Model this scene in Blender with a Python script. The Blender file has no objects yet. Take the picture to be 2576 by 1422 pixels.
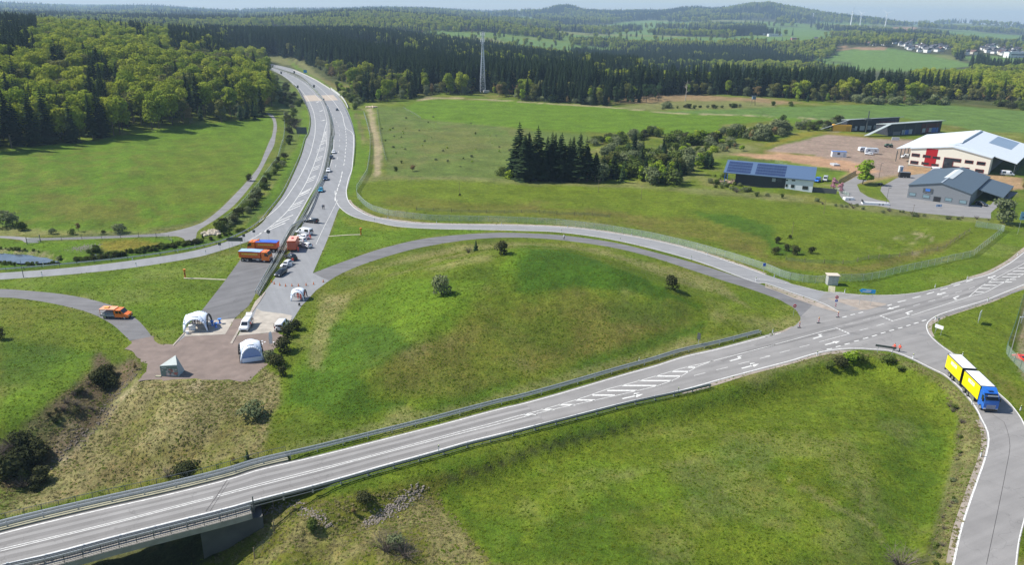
import bpy, bmesh, math, random
import numpy as np
from mathutils import Vector, Matrix
from mathutils.bvhtree import BVHTree
from mathutils.kdtree import KDTree
R = math.radians
random.seed(7); RNG = np.random.default_rng(7)
SC = bpy.context.scene
COL = SC.collection
# ------------------------------------------------------------------ camera
F = 1880.0; HY = 40.0; ROLL = R(1.15); H = 64.0
PITCH = math.atan((711 - HY) / F)
cR, sR, cP, sP = math.cos(ROLL), math.sin(ROLL), math.cos(PITCH), math.sin(PITCH)
RIGHT0 = np.array([1., 0, 0]); UP0 = np.array([0, sP, cP]); FWD = np.array([0, cP, -sP])
CR = cR * RIGHT0 + sR * UP0; CU = -sR * RIGHT0 + cR * UP0
CAMP = np.array([0, 0, H])
cam = bpy.data.cameras.new('camera'); camo = bpy.data.objects.new('camera', cam); COL.objects.link(camo)
cam.sensor_width = 36; cam.lens = 36 * F / 2576; cam.clip_start = 1; cam.clip_end = 40000
m = Matrix.Identity(4)
for i in range(3):
    m[i][0] = CR[i]; m[i][1] = CU[i]; m[i][2] = -FWD[i]; m[i][3] = CAMP[i]
camo.matrix_world = m; SC.camera = camo

def proj(p):
    "world points (n,3) -> photo pixels"
    r = np.asarray(p, float) - CAMP
    f = r @ FWD; f = np.where(f < 1, np.nan, f)
    return 1288 + F * (r @ CR) / f, 711 - F * (r @ CU) / f

def ray(px, py):
    d = CR * ((px - 1288) / F) + CU * (-(py - 711) / F) + FWD
    return d / np.linalg.norm(d)

def P0(px, py, z=0.0):
    "pixel -> point on the level plane z"
    d = ray(px, py); return CAMP + d * ((z - H) / d[2])

TILE = {'A1': (0, 0), 'B1': (651, 0), 'C1': (1302, 0), 'E1': (1925, 0), 'A2': (0, 351.6), 'B2': (651, 351.6), 'C2': (1302, 351.6), 'E2': (1925, 351.6),
        'A3': (0, 703.1), 'B3': (651, 703.1), 'C3': (1302, 703.1), 'E3': (1925, 703.1), 'A4': (0, 1057.3), 'B4': (651, 1057.3), 'C4': (1302, 1057.3), 'E4': (1925, 1057.3)}
XT = {'G': (442.7, 572.9, .1557), 'K': (390.6, 755.2, .1557), 'M': (618.5, 130.2, .13735), 'N': (2083.3, 279.9, .1969), 'Q': (2343.8, 846.4, .1557), 'W': (2018.2, 0, .2166), 'D': (0, 0, 1.)}
def T(s):
    "'B2 10,20 30,40 C2 5,6' -> photo pixels; the letter names the enlarged tile the numbers were read in"
    out = []; cur = (0, 0, 1.)
    for w in s.split():
        if w in TILE: cur = TILE[w] + (.25641,)
        elif w in XT: cur = XT[w]
        else:
            a, b = w.split(','); out.append((cur[0] + float(a) * cur[2], cur[1] + float(b) * cur[2]))
    return out

# ------------------------------------------------------------------ noise
_L = RNG.random((256, 256))
def vnoise(x, y):
    xi = np.floor(x).astype(int); yi = np.floor(y).astype(int); fx = x - xi; fy = y - yi
    fx = fx * fx * (3 - 2 * fx); fy = fy * fy * (3 - 2 * fy)
    a = _L[xi & 255, yi & 255]; b = _L[(xi + 1) & 255, yi & 255]; c = _L[xi & 255, (yi + 1) & 255]; d = _L[(xi + 1) & 255, (yi + 1) & 255]
    return (a * (1 - fx) + b * fx) * (1 - fy) + (c * (1 - fx) + d * fx) * fy
def fbm(x, y, s, o=4, seed=0):
    v = 0; amp = .5; x = x / s + 17.3 * seed; y = y / s + 5.1 * seed
    for k in range(o):
        v = v + amp * vnoise(x + 31 * k, y + 57 * k); x = x * 2.03; y = y * 2.03; amp *= .5
    return v / (1 - .5 ** o)
def sst(a, b, x):
    t = np.clip((x - a) / (b - a), 0, 1); return t * t * (3 - 2 * t)
def inpoly(x, y, poly):
    x = np.asarray(x, float); y = np.asarray(y, float); c = np.zeros(x.shape, bool); n = len(poly)
    for i in range(n):
        x1, y1 = poly[i]; x2, y2 = poly[i - 1]
        if y1 == y2: continue
        m_ = ((y1 > y) != (y2 > y)) & (x < (x2 - x1) * (y - y1) / (y2 - y1) + x1); c ^= m_
    return c

# ------------------------------------------------------------------ curves
def smooth(pts, n=6, closed=False):
    "Catmull-Rom through the points"
    p = [np.array(q, float) for q in pts]
    if len(p) < 3: 
        return [p[0] + (p[1] - p[0]) * k / n for k in range(n + 1)]
    out = []; N = len(p)
    rng = range(N) if closed else range(N - 1)
    for i in rng:
        if closed: a, b, c, d = p[i - 1], p[i], p[(i + 1) % N], p[(i + 2) % N]
        else: a, b, c, d = p[max(i - 1, 0)], p[i], p[i + 1], p[min(i + 2, N - 1)]
        for k in range(n):
            t = k / n
            out.append(.5 * ((2 * b) + (c - a) * t + (2 * a - 5 * b + 4 * c - d) * t * t + (3 * b - a - 3 * c + d) * t ** 3))
    if not closed: out.append(p[-1])
    return out
def wline(s, z=0., n=6, sm=True):
    "tile text -> world xy polyline on plane z (smoothed on the ground)"
    q = [P0(a, b, z)[:2] for a, b in T(s)]
    return np.array(smooth(q, n)) if sm else np.array(q)
def resample(p, step):
    p = np.asarray(p, float); d = np.r_[0, np.cumsum(np.linalg.norm(np.diff(p, axis=0), axis=1))]
    n = max(1, int(round(d[-1] / step))); s = np.linspace(0, d[-1], n + 1)
    return np.stack([np.interp(s, d, p[:, k]) for k in range(p.shape[1])], 1)

# ------------------------------------------------------------------ mesh building
class MB:
    def __init__(s): s.v = []; s.f = []; s.m = []
    def add(s, vs, fs, mi=0):
        o = len(s.v); s.v += [tuple(map(float, q)) for q in vs]; s.f += [tuple(i + o for i in f) for f in fs]; s.m += [mi] * len(fs); return s
    def box(s, c, d, mi=0, rz=0, taper=1.0, bev=0):
        "centre, full size; taper scales the top"
        hx, hy, hz = d[0] / 2, d[1] / 2, d[2] / 2; ca, sa = math.cos(rz), math.sin(rz); vs = []
        if bev:
            b = min(bev, hx * .9, hy * .9)
            ring = [(hx - b, -hy), (hx, -hy + b), (hx, hy - b), (hx - b, hy), (-hx + b, hy), (-hx, hy - b), (-hx, -hy + b), (-hx + b, -hy)]
            for z, k in ((-hz, 1), (hz - min(bev, hz), 1), (hz, 1 - bev / max(hx, hy, .01))):
                for x, y in ring: vs.append((x * k, y * k, z))
            fs = [tuple(range(7, -1, -1)), tuple(range(16, 24))] + [(r * 8 + i, r * 8 + (i + 1) % 8, r * 8 + 8 + (i + 1) % 8, r * 8 + 8 + i) for r in (0, 1) for i in range(8)]
        else:
            for z, k in ((-hz, 1), (hz, taper)):
                for x, y in ((-hx, -hy), (hx, -hy), (hx, hy), (-hx, hy)): vs.append((x * k, y * k, z))
            fs = [(3, 2, 1, 0), (4, 5, 6, 7), (0, 1, 5, 4), (1, 2, 6, 5), (2, 3, 7, 6), (3, 0, 4, 7)]
        return s.add([(c[0] + x * ca - y * sa, c[1] + x * sa + y * ca, c[2] + z) for x, y, z in vs], fs, mi)
    def tube(s, a, b, r, n=6, mi=0, r2=None, cap=True):
        a = Vector(a); b = Vector(b); d = (b - a); r2 = r if r2 is None else r2
        if d.length < 1e-6: return s
        d.normalize(); u = d.orthogonal().normalized(); w = d.cross(u); vs = []
        for p, q in ((a, r), (b, r2)):
            for i in range(n):
                t = 2 * math.pi * i / n; vs.append(p + (u * math.cos(t) + w * math.sin(t)) * q)
        fs = [(i, (i + 1) % n, n + (i + 1) % n, n + i) for i in range(n)]
        if cap: fs += [tuple(range(n - 1, -1, -1)), tuple(range(n, 2 * n))]
        return s.add(vs, fs, mi)
    def path(s, pts, r, n=5, mi=0):
        for a, b in zip(pts[:-1], pts[1:]): s.tube(a, b, r, n, mi)
        return s
    def prism(s, poly, z0, z1, mi=0):
        n = len(poly); vs = [(x, y, z0) for x, y in poly] + [(x, y, z1) for x, y in poly]
        return s.add(vs, [tuple(range(n - 1, -1, -1)), tuple(range(n, 2 * n))] + [(i, (i + 1) % n, n + (i + 1) % n, n + i) for i in range(n)], mi)
    def side(s, prof, y0, y1, mi=0):
        "profile in xz extruded along y"
        n = len(prof); vs = [(x, y0, z) for x, z in prof] + [(x, y1, z) for x, z in prof]
        return s.add(vs, [tuple(range(n)), tuple(range(2 * n - 1, n - 1, -1))] + [((i + 1) % n, i, n + i, n + (i + 1) % n) for i in range(n)], mi)
    def quad(s, a, b, c, d, mi=0): return s.add([a, b, c, d], [(0, 1, 2, 3)], mi)
    def wheel(s, x, y, r, w, mi=0, n=14):
        s.tube((x, y - w / 2, r), (x, y + w / 2, r), r, n, mi); return s
    def build(s, name, mats, parent=None, smooth_=False, fix=True):
        me = bpy.data.meshes.new(name); me.from_pydata(s.v, [], s.f)
        if not isinstance(mats, (list, tuple)): mats = [mats]
        for q in mats: me.materials.append(q)
        if len(mats) > 1: me.polygons.foreach_set('material_index', s.m)
        if fix:
            bm = bmesh.new(); bm.from_mesh(me); bmesh.ops.recalc_face_normals(bm, faces=bm.faces); bm.to_mesh(me); bm.free()
        if smooth_: me.polygons.foreach_set('use_smooth', [True] * len(me.polygons))
        me.update()
        o = bpy.data.objects.new(name, me); COL.objects.link(o)
        if parent: o.parent = parent
        return o
def npmesh(name, v, f, mats, parent=None, mi=None, smooth_=False):
    "fast mesh from numpy verts and equal-sized faces"
    v = np.asarray(v, np.float32); f = np.asarray(f, np.int32); me = bpy.data.meshes.new(name); k = f.shape[1]
    me.vertices.add(len(v)); me.vertices.foreach_set('co', v.ravel())
    me.loops.add(f.size); me.loops.foreach_set('vertex_index', f.ravel())
    me.polygons.add(len(f)); me.polygons.foreach_set('loop_start', np.arange(0, f.size, k, dtype=np.int32))
    try: me.polygons.foreach_set('loop_total', np.full(len(f), k, np.int32))
    except Exception: pass
    for q in (mats if isinstance(mats, (list, tuple)) else [mats]): me.materials.append(q)
    if mi is not None: me.polygons.foreach_set('material_index', np.asarray(mi, np.int32))
    if smooth_: me.polygons.foreach_set('use_smooth', np.ones(len(f), bool))
    me.update(calc_edges=True); me.validate()
    o = bpy.data.objects.new(name, me); COL.objects.link(o)
    if parent: o.parent = parent
    return o

def tag(o, label=None, cat=None, group=None, kind=None):
    if label: o['label'] = label
    if cat: o['category'] = cat
    if group: o['group'] = group
    if kind: o['kind'] = kind
    return o
def thing(name, label, cat, loc=(0, 0, 0), rz=0, group=None):
    o = bpy.data.objects.new(name, None); COL.objects.link(o); o.location = loc; o.rotation_euler = (0, 0, rz); o.empty_display_size = .1
    return tag(o, label, cat, group)
def dup(root, loc, rz=0, label=None, group=None, sc=None):
    r = root.copy(); COL.objects.link(r); r.location = loc; r.rotation_euler = (0, 0, rz)
    if sc is not None: r.scale = (sc if hasattr(sc, '__len__') else (sc, sc, sc))
    if label: r['label'] = label
    if group: r['group'] = group
    for ch in list(root.children):
        c = ch.copy(); COL.objects.link(c); c.parent = r
        for g in ch.children:
            d = g.copy(); COL.objects.link(d); d.parent = c
    return r

# ------------------------------------------------------------------ materials
_M = {}
def mat(name, col, rough=.6, metal=0., var=.12, scale=3., bump=0., spec=.5, coat=0., emis=None):
    if name in _M: return _M[name]
    m = bpy.data.materials.new(name); m.use_nodes = True; nt = m.node_tree; b = nt.nodes['Principled BSDF']
    b.inputs['Roughness'].default_value = rough; b.inputs['Metallic'].default_value = metal; b.inputs['Specular IOR Level'].default_value = spec
    if coat: b.inputs['Coat Weight'].default_value = coat; b.inputs['Coat Roughness'].default_value = .08
    tc = nt.nodes.new('ShaderNodeTexCoord'); nz = nt.nodes.new('ShaderNodeTexNoise'); nz.inputs['Scale'].default_value = scale; nz.inputs['Detail'].default_value = 5
    nt.links.new(tc.outputs['Object'], nz.inputs['Vector'])
    mr = nt.nodes.new('ShaderNodeMapRange'); mr.inputs['From Min'].default_value = .25; mr.inputs['From Max'].default_value = .75
    mr.inputs['To Min'].default_value = 1 - var; mr.inputs['To Max'].default_value = 1 + var * .6
    mx = nt.nodes.new('ShaderNodeVectorMath'); mx.operation = 'SCALE'; mx.inputs[0].default_value = col[:3]
    nt.links.new(nz.outputs['Fac'], mr.inputs['Value']); nt.links.new(mr.outputs['Result'], mx.inputs['Scale']); nt.links.new(mx.outputs['Vector'], b.inputs['Base Color'])
    if bump:
        bp = nt.nodes.new('ShaderNodeBump'); bp.inputs['Strength'].default_value = bump; bp.inputs['Distance'].default_value = .1
        nt.links.new(nz.outputs['Fac'], bp.inputs['Height']); nt.links.new(bp.outputs['Normal'], b.inputs['Normal'])
    _M[name] = m; return m
def glass(name='vehicle_glass', col=(.015, .02, .025)): return mat(name, col, .06, 0, .1, 2, spec=.9)

# ------------------------------------------------------------------ world, sun, haze
SUN_EL = R(48)      # the sun stands to the left of the view, a little beyond
sd = Vector((-math.cos(SUN_EL) * math.cos(R(9)), math.cos(SUN_EL) * math.sin(R(9)), math.sin(SUN_EL)))
sl = bpy.data.lights.new('sun', 'SUN'); sl.energy = 5.0; sl.angle = R(.5); sl.color = (1, .95, .86)
so = bpy.data.objects.new('sun', sl); COL.objects.link(so); so.rotation_euler = sd.to_track_quat('Z', 'Y').to_euler(); so.location = (0, 0, 300)
w = bpy.data.worlds.new('World'); SC.world = w; w.use_nodes = True; nt = w.node_tree
sky = nt.nodes.new('ShaderNodeTexSky'); sky.sky_type = 'NISHITA'; sky.sun_disc = False; sky.sun_elevation = SUN_EL
sky.sun_rotation = math.atan2(sd.x, sd.y); sky.altitude = 400; sky.dust_density = .6; sky.air_density = 1.0; sky.ozone_density = 1.5
nt.links.new(sky.outputs['Color'], nt.nodes['Background'].inputs['Color']); nt.nodes['Background'].inputs['Strength'].default_value = .105
SC.view_settings.view_transform = 'Standard'; SC.view_settings.look = 'None'; SC.view_settings.gamma = 1; SC.view_settings.exposure = .52
SC.render.engine = 'CYCLES'; cy = SC.cycles
cy.use_denoising = True; cy.max_bounces = 5; cy.diffuse_bounces = 2; cy.glossy_bounces = 2; cy.transmission_bounces = 2; cy.transparent_max_bounces = 12; cy.volume_bounces = 0
cy.sample_clamp_indirect = 3; cy.use_adaptive_sampling = False
try: cy.denoiser = 'OPENIMAGEDENOISE'; cy.denoising_input_passes = 'RGB_ALBEDO_NORMAL'
except Exception: pass
# ------------------------------------------------------------------ road outlines, read from the photograph, laid on the level plane
MAIN_UP = "A4 -300,1195 0,1110 500,985 1080,850 1660,720 2240,575 B4 0,480 570,347 1150,200 1440,127 B3 1830,1408 2130,1325 2420,1250 C3 0,1225 350,1130 640,1045 1080,915 1350,840 1650,745 2000,665 2539,520 E3 0,562 100,538"
MAIN_LO = "A4 -300,1520 80,1425 500,1335 1080,1180 1650,1035 2240,885 B4 0,800 280,730 570,655 860,575 1150,490 1440,410 1730,330 2020,245 2290,180 C4 0,115 C3 270,1425 640,1330 1080,1218 1570,1114 2000,992 2300,912 E3 0,880 250,815 500,740 700,700"
def cat_(*a): return ' '.join(a)
RD = {}
# junction: the whole carriageway of the main road right of the mound with both mouths
RD['main_road'] = [wline(MAIN_UP), wline("E3 200,510 300,450 345,400 345,370 320,325 500,250 690,312 720,322 820,300 980,300 1180,250 600,128", sm=False)[:4],
                   wline("E3 600,124 800,139 1000,154 1300,149 1550,119 1800,58 E2 1830,1412 2000,1365 2200,1310 2400,1200 2539,1095 2750,930"),
                   wline("E3 2800,-80 2539,66 2350,142 2180,212 1950,282 1760,342 1680,375 1622,412 1597,440 1598,488 1634,555 1732,645 1870,740 2000,845 2290,1115 2400,1212 2500,1342 2560,1440")[::1],
                   wline("E4 2620,100 2640,400 2625,700 2560,960 2500,1200 2460,1560"),
                   wline("E4 1815,1560 1840,1422 1905,1080 1988,830 2076,570 2138,400 2172,235 2163,115 2105,0 E3 2115,1422 2095,1350 2045,1255 1937,1120 1838,1020 1735,940 1590,870 1440,793 1245,718 1100,701 900,690 700,700"),
                   wline(MAIN_LO)[::-1]]
RD['exit_ramp'] = [wline("B2 748,500 752,560 762,612 805,674 885,737 1005,782 1145,810 1350,853 1700,876 2300,888 C2 0,895 430,913 1000,998 1700,1178 2300,1395 E3 0,42 270,138 450,198 600,258 715,325"),
                   wline("E3 820,302 980,300 800,139 600,124 480,100 270,48 E2 210,1392 0,1322 C2 2100,1203 1700,1073 1300,978 900,908 640,873 350,851 0,838 B2 2300,833 1700,825 1420,805 1270,783 1100,748 1005,703 928,655 878,590 862,500", sm=True)]
RD['service_road_right'] = [wline("B3 300,440 340,390 420,260 480,200 560,110 B2 690,1385 850,1296 1100,1197 1500,1078 1900,1004 2200,970 C2 0,961 400,983 900,1053 1300,1148 1700,1278 2000,1378 C3 2250,85 E3 100,185 200,235 290,290 345,370"),
                   wline("E3 690,312 500,250 300,180 0,65 C2 2200,1360 1800,1230 1400,1120 950,1010 450,940 0,915 B2 2300,915 2000,930 1600,975 1200,1070 850,1190 530,1310")]
RD['motorway_right'] = [wline("K 1335,580 1510,240 1700,0 G 1380,1110 1640,760 1770,560 1900,240 2010,0 B2 420,850 560,560 640,390 705,200 728,0 B1 740,1300 712,1150 665,1030 605,930 525,840 405,740 255,690 95,645 30,622"),
                   wline("B1 30,600 150,630 350,680 550,775 720,880 800,960 860,1060 915,1200 938,1300 945,1422 B2 938,100 922,265 895,380 862,500"),
                   wline("B2 862,560 775,700 690,940 640,1060 530,1310", sm=False), wline("B2 690,1385 B3 560,110 480,200 420,260 340,390 300,440 K 1960,515", sm=False)]
RD['motorway_left'] = [wline("K 480,590 290,740 750,170 G 420,1340 800,850 1090,450 1260,195", sm=False),
                   wline("A2 2400,1012 2130,1100 1900,1160 1350,1250 740,1318 0,1374 -500,1400"), wline("A2 -500,1330 0,1308 700,1255 1300,1185 1900,1090 2300,970 2539,845 B2 130,690 240,540 330,360 420,150 462,0 B1 497,1300 512,1180 487,1070 440,980 390,890 340,835 280,775 180,710 30,640"),
                   wline("B1 30,618 90,642 300,725 440,797 560,900 640,1010 683,1130 700,1250 690,1422 B2 685,60 650,270 600,400 500,560 400,745 260,1000 60,1330 G 1290,1060 1180,1250 K 1280,300 1130,555")]
RD['service_road_left'] = [wline("A3 -500,90 0,95 250,110 600,145 900,200 1150,280 1350,400 1490,560", sm=True), wline("A3 1275,605 1200,530 1080,430 850,320 500,235 200,190 0,178 -500,165")]
RD['field_track'] = [wline("A2 -300,940 0,945 160,950 400,965 900,950 1500,925 1720,893 1900,845 2020,790 2170,670 2310,530 2430,400 2539,260 B2 60,120 110,0 B1 130,1330 145,1220 120,1150 60,1110"),
                   wline("B1 85,1105 150,1140 178,1230 165,1340 150,1422 B2 100,150 0,340 A2 2440,480 2300,640 2150,760 2010,850 1940,900 1910,985 1820,995 1800,970 1740,950 1680,948 1400,955 900,975 400,990 380,1010 250,1010 200,985 0,965 -300,960")]
RD['village_road'] = [wline("E2 2215,775 1800,745 1450,710 1240,675 1100,650 900,640 800,612 740,560 720,500 730,450 820,400 900,355"),
                   wline("E2 1000,400 900,440 930,510 1010,560 1100,590 1225,612 1130,500 1140,460 1320,360 1440,345 1560,330 1700,520 2000,640 2210,640 2330,500 2480,520 2300,640 2215,715", sm=False)]
def area(name): return np.concatenate(RD[name])
GRAVEL = wline("A3 1275,605 1490,556 1600,645 1700,645 K 290,735 480,588 1130,553 1280,300 1432,295 1335,578 1960,513 2060,600 1990,700 1760,1000 1775,1050 1610,1200 1500,1285 A3 2420,1000 1900,985 1370,990 1450,900 1440,820 1380,760 1290,720 1278,640", sm=False)
DIRTYARD = wline("E2 -340,330 -250,160 -60,25 E1 560,1300 1180,1370 E2 1560,-30 2500,300 2540,420 2330,500 2210,640 2100,400 1430,340 1320,330 1130,370 1050,380 1000,350 900,330 820,310 480,260 0,215 -150,200", sm=False)

# bridge axis and valley under it
VAL = [wline("A3 1330,850 1180,1080 1050,1300 A4 930,100 700,330", -3.5, 1, False), wline("A4 480,620 760,950 1020,1300 1250,1750", -7, 1, False)]
VALP = resample(np.array(smooth(np.concatenate(VAL), 5)), 2.0)
_vs = np.linspace(0, 1, len(VALP))
MOUND = wline("E3 60,500 -100,560 C3 2000,620 1350,790 640,1000 0,1180 B3 2130,1290 B4 1150,150 300,370 100,400 50,300 B3 60,1422 250,1000 330,850 420,650 400,440 470,330 600,120 B2 900,1330 1300,1190 1900,1060 2539,1020 C2 500,1040 1000,1110 1500,1260 1900,1400 C3 2300,190 E3 60,240 200,320 260,400", sm=False)
LOFIELD = wline("B4 300,950 900,720 1500,520 2200,340 C4 0,190 C3 300,1480 640,1390 1100,1290 1600,1190 2000,1080 2300,980 E3 0,950 300,880 500,790 700,740 1100,720 1440,830 1800,1050 2000,1250 2080,1422 E4 2100,300 1950,800 1780,1500 1500,1900 C4 0,2300 B4 0,2300", sm=False)

def polydist(x, y, poly, lim=60):
    "distance to the outline, positive inside"
    P = resample(np.r_[poly, poly[:1]], 1.0); kd = KDTree(len(P))
    for i, q in enumerate(P): kd.insert((q[0], q[1], 0), i)
    kd.balance(); d = np.full(x.shape, -lim, float); ins = inpoly(x, y, poly)
    for i in np.nonzero(ins)[0]: d[i] = kd.find((x[i], y[i], 0))[2]
    return d, ins

# far land: rings of (photo x, photo y of the ground there)
RING = {2500: [(-300, 52), (0, 57), (300, 58), (600, 62), (900, 58), (1200, 72), (1500, 98), (1800, 106), (2000, 112), (2200, 108), (2400, 120), (2600, 136), (2800, 146)],
        3100: [(-300, 48), (0, 52), (300, 56), (600, 56), (760, 50), (850, 42), (930, 40), (1000, 44), (1100, 52), (1200, 62), (1500, 85), (1800, 90), (2050, 92), (2200, 98), (2400, 108), (2600, 122), (2800, 132)],
        4000: [(-300, 40), (0, 44), (300, 50), (600, 52), (760, 47), (900, 42), (1200, 54), (1500, 66), (1800, 72), (2050, 78), (2200, 86), (2400, 93), (2600, 105), (2800, 115)],
        5200: [(-300, 30), (0, 34), (200, 40), (400, 36), (600, 45), (760, 40), (900, 34), (1020, 32), (1200, 42), (1400, 52), (1600, 54), (1800, 48), (1950, 54), (2050, 62), (2200, 65), (2320, 71), (2450, 82), (2600, 92), (2800, 102)],
        6500: [(-300, 24), (0, 28), (200, 34), (400, 29), (600, 38), (760, 36), (900, 30), (1050, 30), (1200, 40), (1302, 33), (1343, 34), (1362, 30), (1380, 24), (1410, 20), (1430, 24), (1453, 33), (1520, 37), (1600, 35), (1661, 33), (1690, 27), (1717, 24), (1745, 25), (1770, 29), (1802, 28), (1845, 20), (1879, 15), (1917, 14), (1940, 18), (1989, 28), (2053, 40), (2117, 47), (2181, 53), (2245, 62), (2400, 74), (2600, 86), (2800, 96)],
        8500: [(-300, 14), (0, 18), (100, 22), (200, 27), (350, 24), (450, 30), (560, 34), (650, 31), (760, 32), (900, 28), (960, 26), (1090, 31), (1180, 36), (1302, 38), (1500, 34), (1561, 33), (1661, 35), (2245, 66), (2340, 60), (2407, 57), (2450, 60), (2510, 62), (2580, 72), (2700, 82), (2800, 90)],
        12000: [(-300, 0), (-100, 2), (0, 5), (60, 11), (300, 12), (450, 18), (540, 24), (610, 25), (650, 20), (700, 19), (770, 23), (880, 23), (928, 19), (1000, 22), (1090, 26), (1190, 31), (1300, 35), (1400, 38), (1520, 33), (2200, 62), (2350, 60), (2600, 70), (2800, 78)],
        15000: [(-300, 14), (0, 19), (600, 29), (1200, 41), (1800, 54), (2400, 66), (2800, 74)]}
ZR = {250: [0] * 10, 420: [3, 1, 0, 0, 0, 0, 0, 0, 0, 0], 700: [26, 18, 6, 0, 0, 0, 0, 0, 0, 0], 1000: [32, 24, 11, 6, 0, -4, -6, -6, -4, -2],
      1400: [30, 24, 14, 16, -4, -24, -27, -27, -18, -12], 1900: [12, 8, 6, 14, 0, -24, -26, -26, -16, -8]}
ZC = [0, 300, 600, 900, 1200, 1500, 1800, 2100, 2400, 2600]
CG = np.arange(-400, 2961, 12.0)
def _ring(r, pts):
    px = np.array([p[0] for p in pts], float); py = np.array([p[1] for p in pts], float); y = np.interp(CG, px, py)
    y0 = y - (CG - 1288) * math.tan(ROLL); k = (711 - y0) / F; az = np.arctan((CG - 1288) / F * cP); c = r * np.cos(az)
    return H + c * (k * cP - sP) / (cP + k * sP)
RS = sorted(ZR) + sorted(RING)
RT = np.array([np.interp(CG, ZC, ZR[r]) for r in sorted(ZR)] + [_ring(r, RING[r]) for r in sorted(RING)])
RL = np.log(np.array(RS, float))
def far_z(x, y):
    r = np.hypot(x, y); az = np.arctan2(x, y); a = np.clip(az, -.78, .78)
    c = np.clip(1288 + F * np.tan(a) / cP, -400, 2950); lr = np.clip(np.log(np.maximum(r, 1)), RL[0], RL[-1] - 1e-6)
    i = np.clip(np.searchsorted(RL, lr, side='right') - 1, 0, len(RL) - 2); t = (lr - RL[i]) / (RL[i + 1] - RL[i]); t = t * t * (3 - 2 * t)
    ci = (c + 400) / 12; j = np.clip(ci.astype(int), 0, len(CG) - 2); u = ci - j
    z = (RT[i, j] * (1 - u) + RT[i, j + 1] * u) * (1 - t) + (RT[i + 1, j] * (1 - u) + RT[i + 1, j + 1] * u) * t
    z = z + (fbm(x, y, 420, 5, 3) - .5) * 16 * sst(1500, 3200, r) + (fbm(x, y, 900, 4, 5) - .5) * 34 * sst(3500, 9000, r)
    return z

# polar sheet, fine in front of the camera
rr = np.r_[0.01, 8, 16, 24, 32, 40, 46 * np.exp(np.arange(0, math.log(14800 / 46) + .001, .0128))]
aa = np.r_[np.arange(-49.5, 49.6, .22)]
aa = np.r_[np.arange(-178, -50, 5), aa, np.arange(52, 180, 5)]
AA, RR = np.meshgrid(np.radians(aa), rr)
X = (RR * np.sin(AA)).ravel(); Y = (RR * np.cos(AA)).ravel()
kd = KDTree(sum(len(area(k)) for k in RD) * 40)
_pts = []
for k in RD:
    a_ = area(k); _pts.append(resample(np.r_[a_, a_[:1]], 3.0))
_pts.append(resample(np.r_[GRAVEL, GRAVEL[:1]], 3.0)); _pts.append(resample(np.r_[DIRTYARD, DIRTYARD[:1]], 5.0))
_pts = np.concatenate(_pts); kd = KDTree(len(_pts))
for i, q in enumerate(_pts): kd.insert((q[0], q[1], 0), i)
kd.balance()
rad = np.hypot(X, Y); near = (rad < 1300) & (np.abs(np.arctan2(X, Y)) < R(52))
RDIST = np.full(X.shape, 50.0)
inroad = np.zeros(X.shape, bool)
for k in RD: inroad |= inpoly(X, Y, area(k))
inroad |= inpoly(X, Y, GRAVEL) | inpoly(X, Y, DIRTYARD)
for i in np.nonzero(near)[0]: RDIST[i] = kd.find((X[i], Y[i], 0))[2]
RDIST[inroad] = 0; RDIST = np.where(near, RDIST, np.where(rad < 46, 0, 50))
Z = np.where(rad > 240, far_z(X, Y), 0)
cellr = np.maximum(1.5, rad * .0135)
fl = sst(0, 1, (RDIST - cellr * 1.6) / 12)
Z = Z * np.where((rad < 1150), sst(0, 1, (RDIST - cellr * 1.6) / 40), 1)
# gentle unevenness of the meadows
Z = Z + fl * ((fbm(X, Y, 26, 4, 1) - .5) * 2.4 + (fbm(X, Y, 7, 3, 2) - .5) * .7) * sst(46, 60, rad) * np.where(rad < 1300, 1, 0)
md, _ = polydist(X, Y, MOUND)
Z = Z + np.where(md > 0, 8.6 * sst(0, 40, md) ** .9 * (.85 + .3 * fbm(X, Y, 45, 3, 9)) + 1.0 * sst(0, 8, md) * (fbm(X, Y, 9, 3, 4) - .45), 0)
ld, _ = polydist(X, Y, LOFIELD)
Z = Z + np.where(ld > 0, -2.2 * sst(0, 5, ld) + 1.1 * sst(6.5, 14, ld) + .5 * (fbm(X, Y, 30, 3, 6) - .5) * sst(5, 20, ld), 0)
_kv = KDTree(len(VALP))
for i, q in enumerate(VALP): _kv.insert((q[0], q[1], 0), i)
_kv.balance()
VD = np.full(X.shape, 99.); VS = np.zeros(X.shape)
for i in np.nonzero((rad < 240) & (X < 10) & (Y > 0))[0]:
    c_, j, d_ = _kv.find((X[i], Y[i], 0)); VD[i] = d_; VS[i] = _vs[j]
dep = 1.4 + 6.6 * sst(.0, .62, VS); wid = 3.2 + 15.5 * sst(.1, .65, VS)
ingr = np.zeros(X.shape)
g_, gi_ = polydist(X, Y, GRAVEL); 
keep = np.where(gi_, 0, sst(0, 7, np.where(VS < .55, RDIST, 50)))
val = np.maximum(0, dep * np.exp(-(VD / wid) ** 2.6) - .25) * keep
_v = val.reshape(RR.shape)
for _k in range(5): _v = (_v + np.roll(_v, 1, 0) + np.roll(_v, -1, 0) + np.roll(_v, 1, 1) + np.roll(_v, -1, 1)) / 5
val = np.where(keep.ravel() > 0, _v.ravel(), 0)
Z = Z - val + (val > .4) * (fbm(X, Y, 2.6, 3, 8) - .5) * .9
for _s in ("A2 -200,1095 100,1098 280,1108 430,1130 560,1165 610,1190 420,1215 250,1220 100,1210 -200,1190", "A2 880,1130 920,1105 1010,1100 1130,1128 1010,1160 920,1160"):
    Z = np.where(inpoly(X, Y, wline(_s, 0, 1, False)), -.8, Z)
Z = np.where(rad < 46, np.minimum(Z, -1), Z)
nR, nA = RR.shape
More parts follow.
